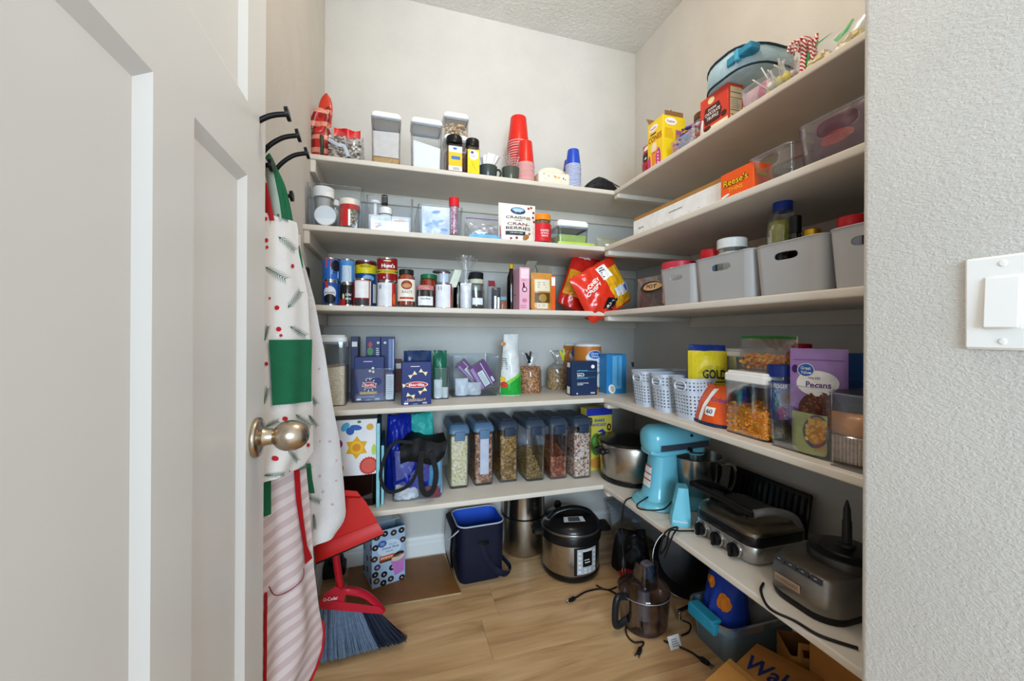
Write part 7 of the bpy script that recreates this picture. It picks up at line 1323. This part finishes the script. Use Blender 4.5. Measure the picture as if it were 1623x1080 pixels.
for yy in (-.30, .30): m.rbox(-td*.5-.002, -td*.5+.003, wl*yy-.004, wl*yy+.004, .01, th_*.9, .001, 1, xf=lambda x, y, z: (x*(.92+.08*z/th_), y*(.92+.08*z/th_), z))
m.build('ribs', t, 40)
TL = mk('2f9fc0', .3, 0, .03, 20); m = MB(TL); m.rbox(-td/2-.022, -td/2-.004, -wl*.34, wl*.34, th_-.030, th_+.004, .005, 3).rbox(-td/2-.024, -td/2+.014, -wl*.30, wl*.30, th_-.002, th_+.010, .005, 3).build('latch', t, 40)
# cloth in the tote
t2 = thing('blue_cloth_bag', 'bright blue cloth bag with orange patches stuffed in the tote', 'bag', (c0.x+.085, c0.y+wl*.55, .012), RZ+.15); hz = pX(1140, 902, c0.x+.06).z-.012
P = Pouch(wl*.86, hz, .14, 111, .012, .8, .8, puff=.45); P.mesh(MB(mk('1d3fa6', .6, 0, .15, 25)), 22, 24).build('bag', t2, 60); f = P.map(.004); OP = mk('e0811f', .6)
MB(OP).ell(-wl*.16, hz*.80, wl*.12, hz*.07, f, 16, -.5).build('orange_patch', t2, 0); MB(OP).ell(wl*.18, hz*.64, wl*.12, hz*.11, f, 18, .2).build('orange_patch', t2, 0)
t3 = thing('grey_bag', 'grey cloth bundle at the right side inside the tote', 'bag', (c0.x+.22, c0.y+wl*.5, .012), RZ); P = Pouch(wl*.8, th_*1.06, .14, 112, .010, .9, .9); P.mesh(MB(mk('8d8f90', .7, 0, .15, 25))).build('bag', t3, 60)
# kraft shopping bags
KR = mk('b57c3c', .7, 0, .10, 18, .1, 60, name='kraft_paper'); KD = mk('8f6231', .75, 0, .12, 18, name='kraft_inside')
def kbag(label, loc, rz, w, d, h, txt=None, rot=None, handle=False, shut=False):
    t = thing('paper_bag', label, 'paper bag', loc, rz, 'kraft paper bags', rot); m = MB(KR)
    m.loft([rl(0, 0, w, d, .003, 0, 2), rl(0, 0, w*1.0, d*1.0, .003, h*.5, 2), rl(0, 0, w, d*(.55 if shut else 1), .003, h, 2)], True, bool(shut)).build('bag', t, 40)
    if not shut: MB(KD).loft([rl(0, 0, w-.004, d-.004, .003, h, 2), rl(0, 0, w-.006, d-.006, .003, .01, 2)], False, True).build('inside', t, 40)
    if txt: m = MB(mk('1f2f6e', .5)); m.text(txt, -w*.04, h*.52, w*.86, h*.30, lambda u, v: (u, -d/2-.001+(max(0, v-h*.5)/h*2*d*.225 if shut else 0), v), .02); m.build('lettering', t, 0)
    if handle: 
        m = MB(mk('a8763c', .7)); m.tube([(-w*.3, -d*.5-.002, h*.9), (-w*.3, -d*.5+.004, h*1.25), (w*.3, -d*.5+.004, h*1.25), (w*.3, -d*.5-.002, h*.9)], .009, 4, flat=.15); m.build('handle', t, 0)
    return t
def slabbag(label, Zt, A_, B_, C_, txt=None):                  # bag lying flat: far, right and left corners of its upper face
    a, b_, c_ = (pZ(x, y, Zt) for x, y in (A_, B_, C_)); d_ = b_+c_-a; t = thing('paper_bag', label, 'paper bag', (a.x, a.y, 0), 0, 'kraft paper bags'); o = Vector((a.x, a.y, 0)); Q = [v-o for v in (a, c_, d_, b_)]; ce = sum(Q, Vector())/4
    L = []
    for z, s_ in ((0, .97), (.004, 1.0), (Zt*.5, 1.015), (Zt-.004, 1.0), (Zt, .98)): L.append([(ce.x+(v.x-ce.x)*s_, ce.y+(v.y-ce.y)*s_, z) for v in Q])
    MB(KR).loft(L).build('bag', t, 30)
    if txt:
        ex = (b_-a); ey = (a-c_); m = MB(mk('1f2f6e', .5)); f = lambda u, v: tuple((a-o)+ex*u-ey*v+Vector((0, 0, .0012)))
        m.text(txt, .62, .62, 1.1, -.42, f, .02); m.build('lettering', t, 0)
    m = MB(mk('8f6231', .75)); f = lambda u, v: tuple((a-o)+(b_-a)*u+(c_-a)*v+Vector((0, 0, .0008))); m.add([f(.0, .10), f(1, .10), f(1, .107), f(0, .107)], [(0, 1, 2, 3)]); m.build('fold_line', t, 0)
slabbag('brown paper bag with dark blue lettering lying by the tote', .105, (1199, 1019), (1325, 1086), (1158, 1058), 'Walmart')
slabbag('plain brown paper bag in front of the lettered bag', .12, (1157, 1043), (1206, 1084), (1096, 1098))
q = pZ(1290, 1060, .1); kbag('open brown paper bag with flat handle under the shelf end', (q.x+.045, q.y+.05, .001), -.55, .12, .10, .11, None, None, True)
kbag('plain upright brown paper bag against the wall behind the others', (RX-.09, .70, .001), RZ, .16, .12, .20, None)
# cords on the floor
def f0(x, y, up=.004): return tuple(pZ(x, y, up))
cord('power_cord', 'black cord with plug lying on the planks in front of the pressure cooker', [f0(1000, 972), f0(978, 943), f0(955, 934), f0(930, 938), f0(912, 948)], .003, True)
cord('power_cord', 'thin black cord curling from the pressure cooker to its right', [f0(945, 928), f0(960, 935), f0(975, 932), f0(990, 922), f0(1000, 915)], .0026)
cord('power_cord', 'black cord around the processor bowl ending in a small plug', [f0(996, 960, .006), f0(993, 985), f0(993, 1005), f0(1004, 1018), f0(1020, 1018), f0(1016, 1027)], .0026, True)
cord('power_cord', 'black cord with plug running right of the paper tag', [f0(1052, 1016), f0(1078, 1026), f0(1095, 1034), f0(1108, 1043)], .003, True)
cord('power_cord', 'loop of black cord behind the processor bowl on the right', [f0(1080, 1008), f0(1092, 1002), f0(1094, 990), f0(1082, 984)], .0026)
# ================================================================== left side: broom, dustpan, aprons, hooks
q = fl0(560, 1040); BRD = mk('b3132a', .3, 0, .05, 20, coat=.3); Yb = fl0(575, 1035).y
t = thing('broom', 'red broom with grey blue angled bristles standing on the floor', 'broom', (0, 0, 0))
def bp(x, y, dy=0): return pY(x, y, Yb+dy)
def BP(x, y, dy=0): return tuple(bp(x, y, dy))
hd = MB(BRD)
hd.loft([[BP(x, y, s) for (x, y), s in zip(((505, 958), (510, 966), (604, 974), (608, 968), (600, 962), (508, 950)), [dy]*6)] for dy in (-.016, .016)]); hd.tube(wavy([BP(518, 962), BP(520, 945), BP(530, 940), BP(548, 938)]), .010, 8)
hd.tube(wavy([BP(534, 938), BP(555, 937), BP(580, 944), BP(600, 962), BP(606, 970)]), [.012]*10+[.011]*15, 10, flat=1.2); hd.loft([[BP(x, y, dy) for x, y in ((508, 955), (545, 958), (548, 938), (532, 930), (512, 943))] for dy in (-.014, .014)]); hd.build('broom_head', t, 40)
MB(mk('b01222', .35)).tube([BP(541, 945), BP(533, 888), BP(524, 780, .02), BP(516, 640, .06)], .0105, 12).build('broom_stick', t, 60)
m = MB(INKW); a_ = bp(524, 949, -.0155); m.text('O-Cedar', 0, 0, .040, .010, lambda u, v: (a_.x+u, a_.y-.002, a_.z+v), .01); m.build('lettering', t, 0)
rd = random.Random(3); b1 = MB(mk('6d7f97', .6, 0, .25, 90)); b2 = MB(mk('1c2436', .6, 0, .25, 90))
for i in range(420):
    u = rd.random(); dy = rd.uniform(-.014, .014); x0 = 508+u*96; y0 = 964+u*9; sp = (u-.36); x1 = 500+u*146+rd.uniform(-3, 3); y1 = 1053-u*38+rd.uniform(-3, 3); dk = u > .68
    a = bp(x0, y0, dy); c = bp(x1, y1, dy*2.2); c.z = max(c.z, .001); (b2 if dk else b1).tube([tuple(a), tuple(a.lerp(c, .6)+Vector((0, 0, -.004*u))), tuple(c)], [.0022, .0019, .0012], 4)
b1.build('grey_bristles', t, 60, 'stuff'); b2.build('dark_bristles', t, 60, 'stuff')
# dustpan clipped on the broom stick
Yd = Yb-.03
def dp(x, y, dy=0): return tuple(pY(x, y, Yd+dy))
t = thing('dustpan', 'red dustpan with black lip clipped to the broom stick', 'dustpan', (0, 0, 0)); DPM = mk('c21a16', .35, 0, .04, 20, coat=.2)
O = [(503, 795), (545, 778), (566, 780), (580, 796), (609, 846), (500, 893)]
m = MB(DPM); m.loft([[dp(x, y, 0) for x, y in O], [dp(x, y, .012) for x, y in O]][::-1]); m.loft([[dp(x, y, -.002) for x, y in ((497, 868), (598, 828), (609, 846), (500, 893))], [dp(x, y, -.014) for x, y in ((500, 884), (606, 841), (609, 846), (500, 893))]]); m.loft([[dp(x, y, 0) for x, y in ((500, 800), (545, 778), (566, 780), (572, 790), (546, 790), (504, 812))], [dp(x, y, -.03) for x, y in ((502, 797), (545, 777), (566, 779), (572, 787), (546, 786), (504, 806))]]); m.build('pan', t, 30)
MB(PBLK).loft([[dp(x, y, -.012) for x, y in ((500, 891), (609, 845), (610, 848), (500, 896))], [dp(x, y, .010) for x, y in ((500, 891), (609, 845), (610, 848), (500, 896))]]).build('rubber_lip', t, 0)
q = pY(541, 866, Yd+.02); 
# dark caddy in the corner behind the broom
q = fl0(528, 925); o = MB(mk('17181a', .5, 0, .2, 30)).rbox(-.06, .04, 0, .1, 0, .05, .02, 3).rbox(-.03, .03, .02, .07, .05, .075, .015, 3).build('black_caddy'); tag(o, 'low black caddy in the corner behind the broom stick', 'caddy', None, (q.x, q.y+.02, 0), 0)
# hook rack on the left wall
HK = mk('121213', .4, .3); 
t = thing('hook_rack', 'black coat hook rack with long curved hooks on the left wall', 'hook rack', (LX, 0, 0))
def wl_(x, y): v = pX(x, y, LX); return v
def hook(x, y, rise, reach=.10):                                # tip of a hook in the photo
    d_ = ray(x, y); tipx = LX+reach; v = pX(x, y, tipx); Y = v.y; z = v.z
    pts = wavy([(.006, Y, z-rise*1.1), (.012, Y, z-rise*.8), (reach*.35, Y, z-rise*.38), (reach*.68, Y, z-rise*.10), (reach, Y, z)], 5)
    b = MB(HK); b.tube(pts, .0048, 8); dr = (Vector(pts[-1])-Vector(pts[-2])).normalized(); e = Vector(pts[-1]); b.tube([tuple(e-dr*.001), tuple(e+dr*.005)], .0125, 14); b.build('hook', t, 50); return Y, z-rise
H = [hook(454, 181, .08, .085), hook(471, 215, .09, .085), hook(485, 243, .10, .085)]; hook(461, 311, .012, .04); hook(428, 262, .014, .04)
y0 = min(a for a, _ in H)-.08; y1 = max(a for a, _ in H)+.05; zr_ = sum(b for _, b in H)/3
for Y, z in H: MB(HK).rbox(0, .008, Y-.014, Y+.014, z-.05, z+.02, .003, 2).build('mount_plate', t, 40)
# aprons: hanging sheets given by the plan line they hang along and their edges in the photo
def hang(name, label, cat, A_, B_, lx, R_, ytop, ybot, mat, fold, seed, off=0, hem=None):
    """A_, B_: plan points; lx(y): left edge column, R_(y): right edge column"""
    n = Vector((B_[1]-A_[1], A_[0]-B_[0], 0)).normalized()
    if n.dot(Vector((0, 0, 0))-Vector((A_[0], A_[1], 0))) < 0: n = -n
    def S_(u, v, o=0):
        yt = ytop(u) if callable(ytop) else ytop; yb = ybot(u) if callable(ybot) else ybot; y = yt+(yb-yt)*v; x = lx(y)+(R_(y)-lx(y))*u
        p_ = pPl(x, y, A_, B_); f_ = fold*(math.sin(u*9+seed+v*1.5)*(.25+.75*v)+.5*math.sin(u*17+seed*2+v*3)*v+.35*noise.noise(Vector((u*5, v*7, seed))))
        return p_+n*(f_+o)
    t = thing(name, label, cat, (0, 0, 0)); m = MB(mat); m.sheet(lambda u, v: tuple(S_(u, v)), 40, 60); m.sheet(lambda u, v: tuple(S_(u, v, -.0015)), 40, 60, True); m.build('cloth', t, 70)
    return t, S_
def lin(pts):
    def g(y):
        for (a, b), (c, d_) in zip(pts, pts[1:]):
            if y <= c: return b+(d_-b)*max(0, min(1, (y-a)/(c-a)))
        return pts[-1][1]
    return g
CW = mk('e6e3e0', .85, 0, .03, 30, .15, 300, name='apron_cotton'); GR = mk('1c6b48', .8, 0, .08, 30, .2, 300); 
A1, B1 = (-.252, .865), (-.13, 1.10)
t, SA = hang('holly_apron', 'white apron printed with green sprigs and red berries hanging on the hooks', 'apron', A1, B1, lambda y: 400, lin([(335, 452), (350, 470), (365, 473), (400, 474), (470, 489), (560, 493), (640, 497), (715, 499), (735, 486), (760, 470)]), lambda u: 336+26*max(0, u-.35), lambda u: 770-36*max(0, u-.2), CW, .0045, 1)
def prnt(S_, e): return lambda u, v: tuple(S_(u, v, e))
# printing laid out in the sheet's own measures
def uvA(x, y): 
    yt0, yb0 = 336, 765; return x, y
def inv(S_, x, y, yt, yb, lx, R_): return (x-lx)/(R_(y)-lx), (y-yt)/(yb-yt)
RA = lin([(335, 452), (350, 470), (365, 473), (400, 474), (470, 489), (560, 493), (640, 497), (715, 499), (735, 486), (760, 470)])
def mpA(e):
    def g(x, y):
        u = (x-400)/(RA(y)-400); yt, yb = 336+26*max(0, u-.35), 770-36*max(0, u-.2); return tuple(SA(u, (y-yt)/(yb-yt), e))
    return g
m = MB(); g1 = mpA(.0012); g2 = mpA(.0008)
SPR = mk('2f5e4b', .8); BER = mk('c2202c', .7)
def sprig(x, y, a, L_, mp, mat=SPR):
    m.use(mat); c, s_ = math.cos(a), math.sin(a)
    def ln(x0, y0, x1, y1, w_): 
        dx, dy = x1-x0, y1-y0; l = math.hypot(dx, dy); nx, ny = -dy/l*w_, dx/l*w_; m.add([mp(x0-nx, y0-ny), mp(x0+nx, y0+ny), mp(x1, y1)], [(0, 1, 2)])
    ln(x-c*L_/2, y-s_*L_/2, x+c*L_/2, y+s_*L_/2, .7)
    for k in range(9):
        q_ = -.45+.1*k; bx__, by__ = x+c*L_*q_, y+s_*L_*q_
        for sg in (-1, 1):
            b_ = a+sg*.75; l = L_*.34*(1-.5*abs(q_)); ln(bx__, by__, bx__+math.cos(b_)*l, by__+math.sin(b_)*l, .55)
for x, y, a, L_ in ((455, 387, .7, 36), (437, 434, .55, 40), (466, 474, -.9, 36), (472, 526, .5, 34), (422, 528, -1.3, 26), (421, 628, -1.3, 30), (481, 667, .6, 34), (497, 668, .9, 24), (463, 723, .7, 28), (435, 753, -.1, 26), (484, 741, -.4, 20), (432, 672, -.4, 26), (447, 345, .5, 22)): m = MB(); sprig(x, y, a, L_, g1); m.build('sprig_print', t, 0)
if 1: pass
for x, y, r_ in ((422, 381, 3.2), (423, 392, 2.6), (462, 422, 3.2), (428, 473, 2), (440, 488, 3.6), (442, 522, 3.6), (445, 532, 2.2), (422, 577, 3), (450, 664, 3.5), (437, 727, 4), (480, 706, 1.8), (489, 706, 3), (486, 698, 1.4), (421, 347, 3), (459, 747, 1.3)): MB(BER).ell(x, y, r_, r_*1.05, g1, 12).build('berry_print', t, 0)
m = MB(GR); g3 = mpA(.004); m.sheet(lambda u, v: g3(424+3*v+(493-1*v-424-3*v)*u-(1-u)*0+4*v*(1-u), 539+3*u*-.2+(643-539)*v-6*u*v), 16, 16); m.build('green_pocket', t, 60, label='dark green patch pocket')
# its green neck strap over the hook, red and pale straps behind
A0, B0 = (-.235, .90), (-.16, 1.08)
def pp(x, y, o=0): v = pPl(x, y, A0, B0); return tuple(v)
m = MB(GR); m.tube(wavy([pp(424, 247), pp(432, 262), pp(440, 290), pp(447, 320), pp(452, 352)]), .010, 8, flat=.3); m.tube(wavy([pp(424, 247), pp(447, 292), pp(457, 330), pp(462, 360)]), .008, 8, flat=.3); m.tube(wavy([pp(470, 390), pp(474, 410), pp(476, 425)]), .006, 6, flat=.3); m.build('neck_strap', t, 60)
m = MB(mk('a9b3a4', .8)); m.tube(wavy([pp(424, 262), pp(430, 290), pp(436, 320), pp(440, 350)]), .008, 6, flat=.3); m.build('pale_strap', t, 60)
m = MB(mk('b8222a', .8)); m.tube(wavy([pp(416, 290), pp(422, 320), pp(428, 350)]), .008, 6, flat=.3); m.build('red_strap', t, 60)
# second, paler apron behind to the right
A2, B2 = (-.262, .98), (-.145, 1.20)
RB = lin([(400, 476), (440, 488), (480, 498), (520, 505), (560, 513), (640, 524), (700, 535), (760, 541), (815, 545), (830, 540), (850, 525)])
t, SB = hang('pale_apron', 'plain off white apron with faint print hanging behind the holly apron', 'apron', A2, B2, lambda y: 440, RB, 372, lambda u: 884-42*max(0, u-.55)-14*u, mk('e2e0e2', .85, 0, .04, 30, .2, 200), .006, 4)
def mpB(e):
    def g(x, y):
        u = (x-440)/(RB(y)-440); yb = 884-42*max(0, u-.55)-14*u; return tuple(SB(u, (y-372)/(yb-372), e))
    return g
m = MB(); gB = mpB(.0015)
for x, y, a, L_ in ((497, 792, .3, 30), (499, 828, 1.4, 26), (494, 862, 1.2, 22), (496, 632, .9, 26)): m = MB(); sprig(x, y, a, L_, gB); m.build('sprig_print', t, 0)
for x, y, r_ in ((508, 755, 2.6), (514, 780, 2.2), (530, 762, 1.6), (522, 700, 1.8), (509, 700, 1.6), (530, 730, 1.5), (526, 800, 2), (506, 585, 1.6)): MB(mk('d2b4b8', .8)).ell(x, y, r_, r_, gB, 10).build('faint_print', t, 0)
# pink striped apron hanging lower with red tie
def stripes():
    m = D.materials.new('striped_cotton'); m.use_nodes = True; nt = m.node_tree; b = nt.nodes['Principled BSDF']; L_ = nt.links.new
    tc = nt.nodes.new('ShaderNodeTexCoord'); mp = nt.nodes.new('ShaderNodeMapping'); mp.inputs['Rotation'].default_value = (0, .20, 0); L_(tc.outputs['Object'], mp.inputs[0])
    w_ = nt.nodes.new('ShaderNodeTexWave'); w_.bands_direction = 'Z'; w_.inputs['Scale'].default_value = 10.5; w_.inputs['Distortion'].default_value = .6; w_.inputs['Detail'].default_value = 1; L_(mp.outputs[0], w_.inputs[0])
    r_ = nt.nodes.new('ShaderNodeValToRGB'); r_.color_ramp.elements[0].position = .44; r_.color_ramp.elements[0].color = rgb('cdb7ba'); r_.color_ramp.elements[1].position = .56; r_.color_ramp.elements[1].color = rgb('dfd1cf'); L_(w_.outputs['Fac'], r_.inputs[0]); L_(r_.outputs[0], b.inputs['Base Color']); b.inputs['Roughness'].default_value = .9; return m
A3, B3 = (-.258, .90), (-.135, 1.13)
RC = lin([(680, 478), (740, 486), (860, 497), (900, 499), (960, 507), (1000, 514), (1030, 512), (1060, 502), (1100, 484)])
t, SCc = hang('striped_apron', 'pink and cream striped apron hanging below the holly apron', 'apron', A3, B3, lambda y: 400, RC, 690, 1110, stripes(), .008, 7)
def mpC(e): return lambda x, y: tuple(SCc((x-400)/(RC(y)-400), (y-690)/(1110-690), e))
gC = mpC(.004); RT = mk('b3121c', .8); m = MB(RT)
P_ = [(466, 740), (469, 790), (474, 830), (481, 866), (487, 885)]; m.loft([[gC(x-4.5-(i == 4)*2, y+(i == 4)*10), gC(x+4.5+(i == 4)*3, y)] for i, (x, y) in enumerate(P_)], False, False, False); m.build('red_tie', t, 0)
m = MB(RT); m.tube([gC(RC(y)-.5, y) for y in range(985, 1108, 6)], .0028, 6); m.build('red_piping', t, 60); MB(RT).tube([gC(418.5, y) for y in range(940, 1105, 8)], .003, 6).build('red_piping', t, 60)
m = MB(mk('8a3a4a', .8)); m.tube(wavy([gC(425, 930), gC(436, 944), gC(455, 938), gC(472, 918), gC(477, 900)]), .0011, 5); m.build('pocket_seam', t, 60)
m = MB(GR); gD = mpB(.006); m.loft([[gD(480, 735), gD(490, 735)], [gD(483, 760), gD(492, 760)], [gD(487, 782), gD(496, 782)]], False, False, False); m.build('dark_green_tie', D.objects['pale_apron'], 0); m = MB(GR); m.loft([[gC(414, 755), gC(427, 755)], [gC(412, 820), gC(427, 815)]], False, False, False); m.build('dark_green_band', t, 0)
# black grill lighter hanging on the left wall
v = pX(486, 462, LX+.012); t = thing('utility_lighter', 'slim black lighter hanging on the left wall beside the cans', 'lighter', (LX, v.y, v.z)); MB(PBLK).rbox(.004, .020, -.010, .010, -.07, .075, .005, 3).build('body', t, 40); MB(RED).rbox(.005, .021, -.008, .008, -.03, -.018, .002, 1).build('trigger', t, 40)
